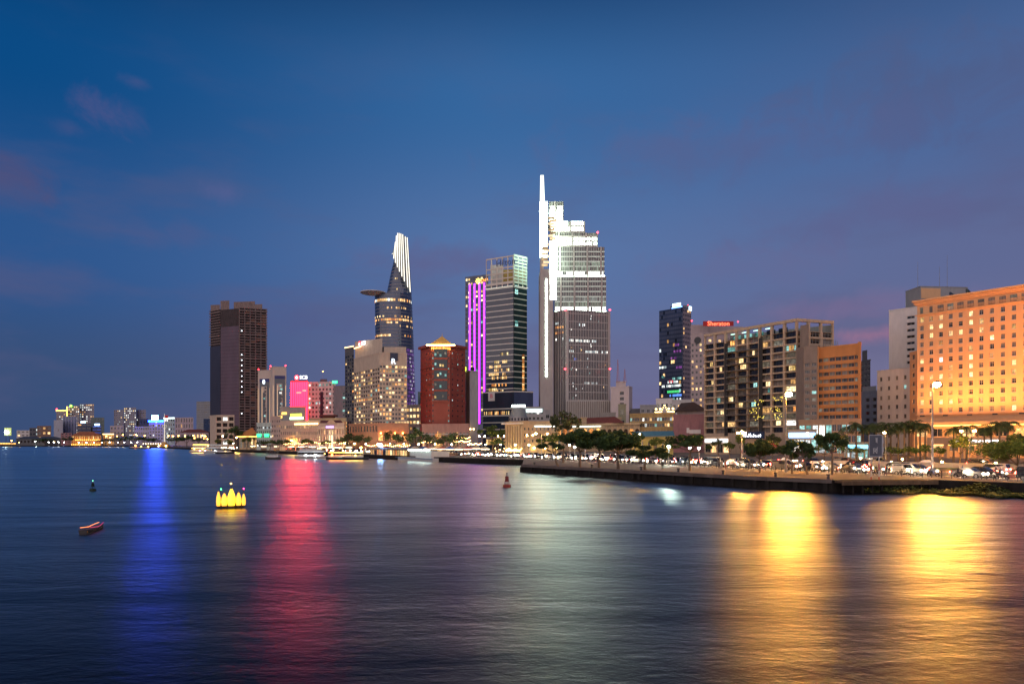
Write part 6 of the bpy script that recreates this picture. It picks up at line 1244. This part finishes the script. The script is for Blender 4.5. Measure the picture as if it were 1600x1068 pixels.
for z in (5.9, 7.2): m = MB(); m.lathe(0, 0, [(.72, 0), (.72, .05)], 14, wp); o = m.build('disc_sign', sg, loc=(.75, .2, z)); o.rotation_euler = (R(90), 0, .4)
def skin_fig(name, pts, edges, rads, mat, sub=2):
    me = bpy.data.meshes.new(name); me.from_pydata(pts, edges, []); o = bpy.data.objects.new(name, me); C.objects.link(o)
    sk = o.modifiers.new('s', 'SKIN'); ss = o.modifiers.new('u', 'SUBSURF'); ss.levels = sub; ss.render_levels = sub
    for v, r_ in zip(me.skin_vertices[0].data, rads): v.radius = (r_, r_)
    me.skin_vertices[0].data[0].use_root = True
    dg = bpy.context.evaluated_depsgraph_get(); dg.update(); m2 = bpy.data.meshes.new_from_object(o.evaluated_get(dg)); bpy.data.objects.remove(o); m2.name = name; m2.materials.clear(); m2.materials.append(mat)
    m2.polygons.foreach_set('use_smooth', [True] * len(m2.polygons)); return m2
st_ = thing('statue', 'golden floodlit standing statue with outstretched arm on a pedestal', 'statue', tuple(P(684, 318)) + (LAND,)); gs = M('floodlit_bronze', (.62, .42, .16), .6)
m = MB(); m.lathe(0, 0, [(2.6, 0), (2.6, .8), (1.9, 1), (1.7, 3.6), (2.1, 3.8), (2.1, 4.2)], 10, M('lit_plinth', (.55, .42, .25), .8)); m.build('pedestal', st_)
fig = skin_fig('figure', [(0, 0, 3.3), (0, 0, 4.5), (0, 0, 5.2), (0, 0, 5.9), (.9, -.1, 4.9), (2.2, -.2, 4.5), (-.9, 0, 4.8), (-1.2, 0, 3.6), (.45, 0, 1.8), (.5, -.05, .15), (-.5, .1, 1.8), (-.6, .1, .15), (0, .1, 6.2)], [(0, 1), (1, 2), (2, 3), (3, 12), (1, 4), (4, 5), (1, 6), (6, 7), (0, 8), (8, 9), (0, 10), (10, 11)], [.75, .8, .32, .42, .34, .2, .36, .24, .5, .36, .5, .36, .28], gs)
inst('figure', fig, st_, (0, 0, 4.15)); m = MB()
for s in (-2.6, 2.8): m.ball(s, -2.2, .5, .35, E('warm_uplight', (0, 0, 0), 1), 6, 4)
m.build('uplight', st_)
skinm = M('skin', (.42, .26, .18), .6, noise=0)
def person_mesh(mat, sit=0):
    return skin_fig('body', [(0, 0, .92), (0, 0, 1.15), (0, 0, 1.42), (0, .01, 1.5), (0, -.02, 1.6), (0, -.01, 1.7), (.2, 0, 1.4), (.25, .02, 1.12), (.24, -.06, .88), (-.2, 0, 1.4), (-.25, .02, 1.12), (-.24, -.06, .88), (.1, 0, .86), (.11, -.02, .48), (.11, .02, .06), (.12, -.12, .04), (-.1, 0, .86), (-.11, .03, .48), (-.11, .04, .06), (-.12, -.1, .04)],
                    [(0, 1), (1, 2), (2, 3), (3, 4), (4, 5), (2, 6), (6, 7), (7, 8), (2, 9), (9, 10), (10, 11), (0, 12), (12, 13), (13, 14), (14, 15), (0, 16), (16, 17), (17, 18), (18, 19)], [.15, .14, .13, .06, .1, .08, .065, .05, .04, .065, .05, .04, .09, .065, .05, .04, .09, .065, .05, .04], mat)
for k, (px, d, col, lab) in enumerate(((1124, 135.5, (.05, .05, .08), 'person in dark clothes standing by the railing, left of the pair'), (1128, 135.2, (.3, .28, .26), 'person in pale shirt standing by the railing in the pair'), (1134, 133.5, (.18, .05, .05), 'person in dark red shirt standing alone by the railing'), (1035, 131, (.06, .07, .07), 'person in grey standing on the open quay'), (1385, 108, (.05, .05, .06), 'person in black standing near the jetty end'))):
    q = P(px, d); o = thing('person', lab, 'person', (q.x, q.y, LAND), k * 1.9); inst('body', person_mesh(M('clothes_%s' % 'abcde'[k], col, .85)), o); m = MB(); m.ball(0, .01, 1.72, .105, M('hair', (.015, .012, .01), .7, noise=0), 8, 5); m.build('hair', o)
# ---------------------------------------------------------------- traffic on the riverside road
head, tail = E('headlamp', (1, .78, .50), 480), E('tail_lamp', (1, .03, .02), 150)
tyre, rim, cglass = M('tyre', (.02, .02, .02), .9, noise=0), M('wheel_rim', (.5, .5, .5), .35, .8, noise=0), M('car_glass', (.015, .018, .02), .06, noise=0, spec=.8)
def bevel(me, w_=.05):
    bm = __import__('bmesh').new(); bm.from_mesh(me); B2 = __import__('bmesh'); B2.ops.remove_doubles(bm, verts=bm.verts, dist=.001); B2.ops.bevel(bm, geom=list(bm.edges), offset=w_, segments=2, affect='EDGES', clamp_overlap=True); bm.to_mesh(me); bm.free(); return me
def side_prism(mb, prof, y0, y1, mat, inset=0):
    n_ = len(prof); mb.add([(x, y0 + (inset if z > 1.0 else 0), z) for x, z in prof] + [(x, y1 - (inset if z > 1.0 else 0), z) for x, z in prof], [(i, i + n_, (i + 1) % n_ + n_, (i + 1) % n_) for i in range(n_)] + [tuple(range(n_)), tuple(range(2 * n_ - 1, n_ - 1, -1))], mat)
CARS = {}
def car(kind, col):
    if (kind, col) in CARS: return CARS[(kind, col)]
    pm_ = M('car_paint_' + col, {'white': (.75, .75, .74), 'black': (.015, .015, .018), 'silver': (.42, .43, .44), 'grey': (.12, .12, .13)}[col], .25, 0, noise=0, spec=.6)
    m = MB(); wd = .88
    if kind == 'sedan': Lc_ = 4.5; prof = [(-2.25, .3), (-2.25, .75), (-2.1, .92), (-1.45, .98), (-.85, 1.42), (.45, 1.45), (1.15, 1.0), (2.1, .85), (2.25, .62), (2.25, .3)]; win = [(-1.3, 1.02), (-.8, 1.36), (.42, 1.39), (.98, 1.03)]; ws_, rs_ = ((1.15, 1.02), (.48, 1.42)), ((-1.45, 1.0), (-.88, 1.4)); wx = (-1.35, 1.4)
    elif kind == 'van': Lc_ = 4.7; prof = [(-2.35, .35), (-2.35, 1.1), (-2.2, 1.82), (.7, 1.88), (1.5, 1.15), (2.25, 1.0), (2.35, .75), (2.35, .35)]; win = [(-2.05, 1.15), (-1.98, 1.7), (.62, 1.75), (1.2, 1.17)]; ws_, rs_ = ((1.48, 1.18), (.74, 1.84)), ((-2.34, 1.15), (-2.21, 1.75)); wx = (-1.45, 1.5)
    else: Lc_ = 10.5; prof = [(-5.2, .4), (-5.25, 2.9), (-5.1, 3.1), (5, 3.1), (5.2, 2.85), (5.25, .4)]; win = [(-4.8, 1.5), (-4.8, 2.6), (4.8, 2.6), (4.8, 1.5)]; ws_, rs_ = ((5.24, 1.3), (5.21, 2.75)), ((-5.23, 1.6), (-5.25, 2.75)); wx = (-3.2, 3.4); wd = 1.25
    side_prism(m, prof, -wd, wd, pm_, .14 if kind != 'bus' else 0); body = bevel(m.mesh('body'))
    parts = [('body', body, (0, 0, 0), 0)]
    gi = .14 if kind != 'bus' else 0
    gm = LW('bus_window', (1, .9, .7), (1, .85, .6), 1.1, 1) if kind == 'bus' and 'bus_window' not in MATS else MATS.get('bus_window', cglass) if kind == 'bus' else cglass
    for s in (-1, 1): m = MB(); y = s * (wd - gi + .012); m.add([(x, y if z > 1.1 or kind == 'bus' else y + s * .10 * (1 if kind != 'bus' else 0), z) for x, z in win], [(0, 1, 2, 3)], gm); parts.append(('side_window', m.mesh('side_window'), (0, 0, 0), 0))
    for nm, ((x0, z0), (x1, z1)), sgn in (('windscreen', ws_, 1), ('rear_window', rs_, -1)): m = MB(); e = .02 * sgn; yy = wd - gi - .08; m.quad((x0 + e, -yy, z0 + .02), (x0 + e, yy, z0 + .02), (x1 + e, yy - .03, z1), (x1 + e, -yy + .03, z1), gm); parts.append((nm, m.mesh(nm), (0, 0, 0), 0))
    rw_ = .33 if kind != 'bus' else .5; wm_ = MB()
    for i_, (r0, y0, y1, mt) in enumerate(((rw_, -.11, .11, tyre), (rw_ * .62, -.125, .125, rim))): wm_.tube((0, y0, 0), (0, y1, 0), r0, r0, 14, mt)
    wme = wm_.mesh('wheel')
    for x in wx:
        for s in (-1, 1): parts.append(('wheel', wme, (x, s * (wd - .08), rw_), 0))
    fx, bx, lz = prof[-2][0] - .1, prof[0][0] + .0, .68 if kind == 'sedan' else .85
    hm, tm2 = MB(), MB(); hm.ball(0, 0, 0, .15, head, 8, 5, .8); tm2.box(-.04, .08, -.18, .18, -.09, .09, tail); hme, tme = hm.mesh('headlight'), tm2.mesh('taillight')
    fx = {'sedan': 2.22, 'van': 2.33, 'bus': 5.26}[kind]; bx = {'sedan': -2.28, 'van': -2.39, 'bus': -5.29}[kind]
    for s in (-1, 1): parts.append(('headlight', hme, (fx, s * (wd - .25), lz), 0)); parts.append(('taillight', tme, (bx, s * (wd - .24), lz + .12), 0))
    CARS[(kind, col)] = parts; return parts
JOIN = {}
def joined(kind, col, parts):
    if (kind, col) in JOIN: return JOIN[(kind, col)]
    m = MB()
    for nm, me, loc, rz in parts:
        vs = [tuple(v.co + Vector(loc)) for v in me.vertices]
        for k, mt in enumerate(me.materials):
            fs = [tuple(p_.vertices) for p_ in me.polygons if p_.material_index == k]
            if fs: m.add(vs, fs, mt)
    JOIN[(kind, col)] = m.mesh('body'); return JOIN[(kind, col)]
def place_car(kind, col, p, ang, lab, group, near):
    parts = car(kind, col); o = thing({'sedan': 'car', 'van': 'van', 'bus': 'bus'}[kind], lab, kind if kind != 'sedan' else 'car', (p.x, p.y, LAND + .006), ang, group)
    if near:
        for nm, me, loc, rz in parts: inst(nm, me, o, loc, rz)
    else: inst('body', joined(kind, col, parts), o)
def traffic(off, step, away, y0, y1, group, r_, path=None):
    ln = offset(path or rp, off); q = along(ln, .5); last = -99; s = 0
    nxt = 0
    for i, (p, d_) in enumerate(q):
        s = i * .5
        if s < nxt or not (y0 < p.y < y1): continue
        kind = r_.choices(['sedan', 'van', 'bus'], [8, 4, .15])[0]; col = r_.choice(['white', 'black', 'black', 'black', 'black', 'silver', 'grey', 'grey', 'grey'])
        ang = math.atan2(d_.y, d_.x) + (0 if away else math.pi) + r_.uniform(-.02, .02)
        px, lm = mark(p)
        if px > 1625: continue
        lane = {-1.2: 'riverside lane', 3.0: 'second lane', 8.0: 'third lane', 12: 'inland lane'}[off] if path is None else 'ramp road'
        lab = '%s %s, %s lit, in the %s by %s' % (col, {'sedan': 'saloon car', 'van': 'van', 'bus': 'city bus'}[kind], 'tail lamps' if away else 'headlamps', lane, lm)
        place_car(kind, col, p, ang, lab, group, p.y < 215); nxt = s + step * r_.uniform(.85, 1.5) + (7 if kind == 'bus' else 0)
rt = random.Random(17)
traffic(-1.2, 7, False, 86, 560, 'oncoming traffic with headlamps', rt); traffic(3.0, 9, False, 92, 560, 'oncoming traffic with headlamps', rt); traffic(8.0, 8, True, 100, 520, 'departing traffic with tail lamps', rt); traffic(12, 10, True, 110, 420, 'departing traffic with tail lamps', rt)
traffic(3.0, 7, False, 120, 171, 'cars on the ramp road', rt, r2)
mbk, whm = MB(), MB()
mbk.tube((-.55, 0, .62), (.15, 0, .60), .14, .12, 6, M('scooter_body', (.12, .12, .13), .4)); mbk.tube((.15, 0, .58), (.55, 0, .95), .09, .07, 6, M('scooter_body', (0, 0, 0))); mbk.box(-.6, .0, -.13, .13, .72, .82, M('seat_black', (.02, .02, .02), .7)); mbk.tube((.55, -.33, 1.02), (.55, .33, 1.02), .025, .025, 5, dkmetal); mbk.tube((.55, 0, .95), (.68, 0, .3), .045, .04, 5, dkmetal); mbk = mbk.mesh('body')
whm.tube((0, -.06, 0), (0, .06, 0), .28, .28, 12, tyre); whm.tube((0, -.07, 0), (0, .07, 0), .15, .15, 8, rim); whm = whm.mesh('wheel'); hlm = MB(); hlm.ball(0, 0, 0, .10, head, 8, 5); hlm = hlm.mesh('headlight')
RID = {}
def rider(k):
    if k not in RID:
        mat_ = M('rider_clothes_' + k, {'pale': (.42, .4, .38), 'dark': (.05, .05, .07), 'blue': (.08, .13, .28)}[k], .85)
        RID[k] = skin_fig('body', [(-.3, 0, .92), (-.26, 0, 1.15), (-.2, 0, 1.4), (-.18, 0, 1.5), (-.16, 0, 1.62), (-.15, 0, 1.72), (-.18, .2, 1.38), (.08, .27, 1.16), (.48, .28, 1.06), (-.18, -.2, 1.38), (.08, -.27, 1.16), (.48, -.28, 1.06), (-.25, .12, .88), (.18, .17, .84), (.1, .17, .42), (.24, .18, .38), (-.25, -.12, .88), (.18, -.17, .84), (.1, -.17, .42), (.24, -.18, .38)],
            [(0, 1), (1, 2), (2, 3), (3, 4), (4, 5), (2, 6), (6, 7), (7, 8), (2, 9), (9, 10), (10, 11), (0, 12), (12, 13), (13, 14), (14, 15), (0, 16), (16, 17), (17, 18), (18, 19)], [.16, .14, .13, .06, .1, .09, .065, .05, .04, .065, .05, .04, .09, .07, .05, .04, .09, .07, .05, .04], mat_, 1)
    return RID[k]
hel = MB(); hel.ball(-.155, 0, 1.71, .135, M('helmet', (.25, .25, .27), .35, noise=0), 8, 5); hel = hel.mesh('helmet')
for off, st_p in ((-2.75, 4.6), (1.0, 6.5)):
    nxt = 0; r_ = random.Random(int(off * 10) + 77)
    for i, (p, d_) in enumerate(along(offset(rp, off), .5)):
        if i * .5 < nxt or not (88 < p.y < 260): continue
        nxt = i * .5 + st_p * r_.uniform(.7, 1.6); ang = math.atan2(d_.y, d_.x) + math.pi; k = r_.choice(['pale', 'dark', 'blue'])
        px, lm = mark(p)
        if px > 1625: continue
        ln_ = 'kerb side' if off < 0 else 'mid road'
        o = thing('motorbike', 'dark scooter under a %s-clothed rider, %s by %s' % (k, ln_, lm), 'motorbike', (p.x, p.y, LAND + .006), ang, 'scooters in the riverside traffic'); inst('body', mbk, o); inst('wheel', whm, o, (-.55, 0, .28)); inst('wheel', whm, o, (.68, 0, .28)); inst('headlight', hlm, o, (.64, 0, .92))
        o = thing('person', 'scooter rider in %s clothes and grey helmet, %s by %s' % (k, ln_, lm), 'person', (p.x, p.y, LAND + .006), ang, 'scooter riders'); inst('body', rider(k), o); inst('helmet', hel, o)
gl_ = E('garden_lamp', (1, .55, .14), 160); gw_ = E('garden_lamp_white', (.95, 1, .8), 130)
for px, d, mt, lab in ((1448, 152, gl_, 'low amber garden light beneath the palms at the hotel wing'), (1472, 150, gl_, 'low amber garden light left of the porch'), (1410, 172, gl_, 'low amber garden light among the palm trunks'), (1376, 180, gl_, 'low amber garden light beneath the palms by the white wing'), (1325, 176, gw_, 'bright white garden light on the lawn before the kiosk'), (1556, 140, gl_, 'low amber garden light before the porch pillars'), (1345, 184, gl_, 'amber garden light cluster before the kiosk'), (1530, 146, gl_, 'low amber garden light in front of the porch car'), (1566, 118, gw_, 'added white fill light in front of the big green tree')):  # the last one is added to brighten the big green tree
    q = P(px, d); o = thing('garden_light', lab, 'garden light', (q.x, q.y, LAND)); m = MB(); m.tube((0, 0, 0), (0, 0, .7), .07, .06, 6, dkmetal); m.build('post', o); m = MB(); m.ball(0, 0, .9, .22, mt, 8, 5); m.build('bulb', o)
# ---------------------------------------------------------------- boats and buoys
hullw, hulld = M('hull_white', (.62, .62, .6), .5, noise=.1), M('hull_dark', (.05, .045, .045), .6, noise=.2)
def hull(mb, L_, wd, hh, mat, sheer=.35):
    n_ = 9; st = []
    for k in range(n_):
        u = k / (n_ - 1); w_ = wd / 2 * (1 - max(0, (u - .55) / .45) ** 2 * .96) * (1 if u > .12 else .82 + u * 1.5); st.append((L_ * (u - .5), w_, hh * (1 + sheer * (2 * u - 1) ** 2)))
    vs = []
    for x, w_, z in st: vs += [(x, -w_, z), (x, -w_ * .72, -.25), (x, w_ * .72, -.25), (x, w_, z)]
    fs = [(4 * k + j, 4 * k + 4 + j, 4 * k + 5 + j, 4 * k + 1 + j) for k in range(n_ - 1) for j in range(3)] + [(4 * k + 3, 4 * k + 7, 4 * k + 4, 4 * k) for k in range(n_ - 1)] + [(0, 1, 2, 3), (4 * n_ - 1, 4 * n_ - 2, 4 * n_ - 3, 4 * n_ - 4)]
    mb.add(vs, fs, mat)
def boat(lab, px, y_w, L_, wd, ang, hmat, roofc, lights, decks=1, cat='boat', name='tour_boat', glow=None):
    d = CAM_H * F / (y_w - HY); q = P(px, d); o = thing(name, lab, cat, (q.x, q.y, 0), ang); m = MB(); hull(m, L_, wd, .9, hmat); m.build('hull', o)
    for k in range(decks):
        z = .95 + k * 2.3; a = L_ * (-.42 + .05 * k), L_ * (.28 - .08 * k); m = MB(); m.box(a[0], a[1], -wd * .36, wd * .36, z, z + .8, hullw); m.build('cabin', o); m = MB(); m.box(a[0] - .3, a[1] + .3, -wd * .42, wd * .42, z + 2.1, z + 2.25, roofc); m.build('canopy', o)
        n_ = max(4, int(L_ / 1.8))
        for j in range(n_ + 1):
            x = a[0] + (a[1] - a[0]) * j / n_
            for s in (-1, 1): m = MB(); m.tube((x, s * wd * .34, z + .8), (x, s * wd * .34, z + 2.1), .05, .05, 4, metal); m.build('stanchion', o)
        if glow: m = MB(); m.box(a[0] + .2, a[1] - .2, -wd * .3, wd * .3, z + 1.85, z + 2.0, glow); m.build('deck_light', o)
    for (u, v, z, mt, r_) in lights: m = MB(); m.ball(L_ * u, wd * v, z, r_, mt, 8, 5); m.build('lamp', o)
    m = MB(); m.tube((L_ * -.2, 0, .9 + decks * 2.3), (L_ * -.2, 0, 2.4 + decks * 2.3), .06, .04, 5, metal); m.build('mast', o); return o
am, cy, gr, mg, wh_ = E('boat_amber', (1, .60, .12), 16), E('boat_cyan', (.05, .85, 1), 30), E('boat_green', (.05, 1, .15), 24), E('boat_red', (1, .03, .15), 24), E('boat_white', (.85, .95, 1), 40)
pk = E('boat_pink', (1, .35, .6), 8)
boat('multicoloured dinner cruise boat glowing pink and amber at the far bank', 318, 706.5, 17, 5.5, .2, hullw, M('parasol_red', (0, 0, 0)), [(-.3, -.5, 2.4, am, .35), (0, -.5, 2.4, am, .35), (.2, -.5, 4.4, am, .35), (-.1, -.5, 1.2, pk, .4), (.1, -.5, 1.2, pk, .4)], 2, glow=am)
boat('white cabin boat with pale awning moored near the dinner boat', 338, 707.5, 14, 4.5, .1, hullw, hullw, [(0, -.5, 1.6, wh_, .2)], 2, glow=E('dim_deck', (.8, .9, 1), .8)); boat('grey covered launch moored below the beige podium', 352, 708.5, 11, 4, -.1, hulld, grey, [(.1, -.5, 1.6, am, .18)], 1)
boat('white ferry with a dazzling white lamp at the jetty', 490, 716.2, 15, 5, .25, hullw, hullw, [(.05, -.52, 1.5, wh_, .42), (-.2, -.5, 1.5, wh_, .25), (.3, -.4, 2.0, am, .2)], 2, glow=E('dim_deck', (0, 0, 0), 1)); boat('orange lit boat with two cyan lamps at its bow', 534, 717.8, 12, 4.2, .2, hulld, M('parasol_red', (0, 0, 0)), [(-.3, -.5, 2.0, E('boat_orange', (1, .25, .04), 18), .35), (.05, -.55, .7, cy, .32), (.38, -.3, .7, cy, .32)], 1, glow=E('boat_orange', (0, 0, 0), 1))
boat('brown covered river boat lit amber inside beside the long pontoon', 556, 718.0, 10, 4, .1, hulld, M('old_timber', (0, 0, 0)), [(0, -.5, 1.8, am, .25)], 1, glow=am); boat('low dark sampan drifting in the pink reflection', 427, 717.6, 6, 1.5, 0, hulld, hulld, [], 1, name='sampan'); boat('small boat with orange lamp far upstream', 213, 700.3, 14, 4, .1, hulld, hulld, [(0, -.5, 3, E('boat_orange', (0, 0, 0), 1), .8), (.4, -.4, 2, am, .6)], 1)
boat('dark motor launch crossing the far reach with two lamps', 228, 700.6, 10, 3.5, .1, hulld, hulld, [(.3, -.5, 2, am, .6)], 1)
pt = thing('floating_restaurant', 'long white floating restaurant pontoon with rows of amber windows', 'pontoon', tuple(P(575, 296)) + (0,), 0); a, c = P(575, 296), P(676, 237); d_ = c - a; an = math.atan2(d_.y, d_.x); Lp = d_.length; pt.rotation_euler.z = an
m = MB(); m.box(0, Lp, 0, 9, -.3, 1.3, hullw); m.box(0, Lp, -.15, -.01, .9, 1.1, M('hull_blue', (.05, .2, .4), .5)); m.build('hull', pt); m = MB(); m.box(0, Lp * .62, 1, 8, 4.1, 4.5, grey); m.build('roof', pt); m = MB(); m.box(0, Lp * .62, 7, 8, 1.31, 4.09, sand); m.build('cabin_wall', pt)
for k in range(16):
    x = Lp * .62 * k / 16; m = MB(); m.box(x, x + .25, 1, 1.25, 1.31, 4.09, dkgrey); m.build('post', pt)
    inst('window', win_mesh(Lp * .62 / 16 - .4, 2.2, pick([(Lw, 3), (Lo, 3), (Ly, 1), (GD, .8)]), frame_d, 1), pt, (x + .3, 1.1, 1.6))
m = MB(); m.prism([(Lp * .66, 1), (Lp * .95, 1), (Lp * .95, 8), (Lp * .66, 8)], 1.31, 3.6, hullw); m.build('cabin', pt)
for k in range(9): m = MB(); m.ball(Lp * (.66 + .034 * k), .6, 4.0, .28, E('pontoon_white', (.75, 1, .9), 24), 6, 4); m.build('lamp', pt)
m = MB(); m.ball(Lp * .22, .3, 5.6, .8, E('pontoon_blue', (.25, .5, 1), 60), 8, 5); m.build('lamp', pt)
# dinner boat lit yellow seen end-on in mid river
yd = 7 * F / (793.5 - HY); yb_ = thing('lantern_boat', 'little river boat glowing yellow with green and red side lamps', 'boat', (P(361, yd).x, yd, 0), math.atan2(yd, P(361, yd).x) - R(90))
yl1, yl2 = E('lantern_yellow', (1, .60, .015), 2.6), E('lantern_amber', (1, .42, .02), 2.2); m = MB().frame(0, 3.0, R(-90)); hull(m, 6.4, 3.0, .45, hulld); m.build('hull', yb_)
for k, (x, w_, h_, mt) in enumerate(((-1.22, .40, 1.45, yl2), (-.66, .56, 1.25, yl2), (.04, .74, 1.7, yl1), (.74, .50, 1.3, yl2), (1.24, .36, 1.15, yl2))): 
    m = MB(); m.lathe(0, 0, [(w_ * .44, .3), (w_ * .56, .36 + h_ * .25), (w_ * .50, .36 + h_ * .55), (w_ * .30, .36 + h_ * .82), (w_ * .12, .36 + h_)], 12, mt); m.build('lantern', yb_, loc=(x, -.2, 0)); m = MB(); m.lathe(0, 0, [(w_ * .15, .36 + h_ + .003), (w_ * .05, .36 + h_ + .1)], 8, dkmetal); m.build('lantern_cap', yb_, loc=(x, -.2, 0))
for x, z, mt, r_ in ((-.98, 1.95, gr, .06), (1.25, 1.95, mg, .06), (.0, 2.5, am, .07)): m = MB(); m.tube((x, .5, .4), (x, .5, z), .03, .03, 5, dkmetal); m.build('lamp_post', yb_); m = MB(); m.ball(x, .5, z + r_, r_, mt, 8, 5); m.build('lamp', yb_)
# low sampan with two coloured lamps
sd = 54.0; sb = thing('sampan', 'low dark sampan with orange and magenta gunwale lamps', 'boat', (P(146, sd).x, sd, 0), R(104)); m = MB(); hull(m, 6.5, 1.5, .4, hulld); m.build('hull', sb); sb.scale = (.7, .5, .6)
for v, mt in ((.45, E('strip_orange', (1, .25, .05), 3)), (-.45, E('strip_magenta', (.7, .02, .16), 1.2))):
    pts_ = [(-2.6 + k * .65, v * 1.5 * (1 - max(0, (k - 4) / 5) ** 2 * .8), .52 + .06 * abs(k - 4)) for k in range(9)]
    m = MB()
    for a, c in zip(pts_, pts_[1:]): m.tube(a, c, .035, .035, 5, mt)
    m.build('light_strip', sb)
def buoy(lab, px, yw, colr, lampm=None):
    d = CAM_H * F / (yw - HY); q = P(px, d); o = thing('buoy', lab, 'buoy', (q.x, q.y, 0)); m = MB(); m.lathe(0, 0, [(.5, -.3), (.62, 0), (.6, .42), (.25, .5)], 12, colr); m.build('float', o)
    m = MB()
    for k in range(4): t_ = k * math.pi / 2 + .4; m.tube((math.cos(t_) * .4, math.sin(t_) * .4, .45), (math.cos(t_) * .16, math.sin(t_) * .16, 1.75), .035, .03, 5, colr)
    for z in (.9, 1.35): m.lathe(0, 0, [(.36 - .1 * (z - .5), z), (.36 - .1 * (z - .5), z + .05)], 10, colr)
    m.build('cage', o); m = MB(); m.box(-.26, .26, -.02, .02, .95, 1.7, colr); m.box(-.02, .02, -.26, .26, .95, 1.7, colr); m.build('daymark', o); m = MB(); m.tube((0, 0, 1.7), (0, 0, 2.05), .06, .05, 6, dkmetal); m.ball(0, 0, 2.15, .10, lampm or dkmetal, 8, 5); m.build('lantern', o); return o
buoy('dark green channel buoy with a small green light', 145, 766.5, M('buoy_green', (.02, .04, .03), .7), E('green_lamp', (.2, 1, .5), 4)).scale = (.68,) * 3; buoy('red channel buoy with cage top and no light', 792, 761, M('buoy_red', (.22, .03, .025), .6))
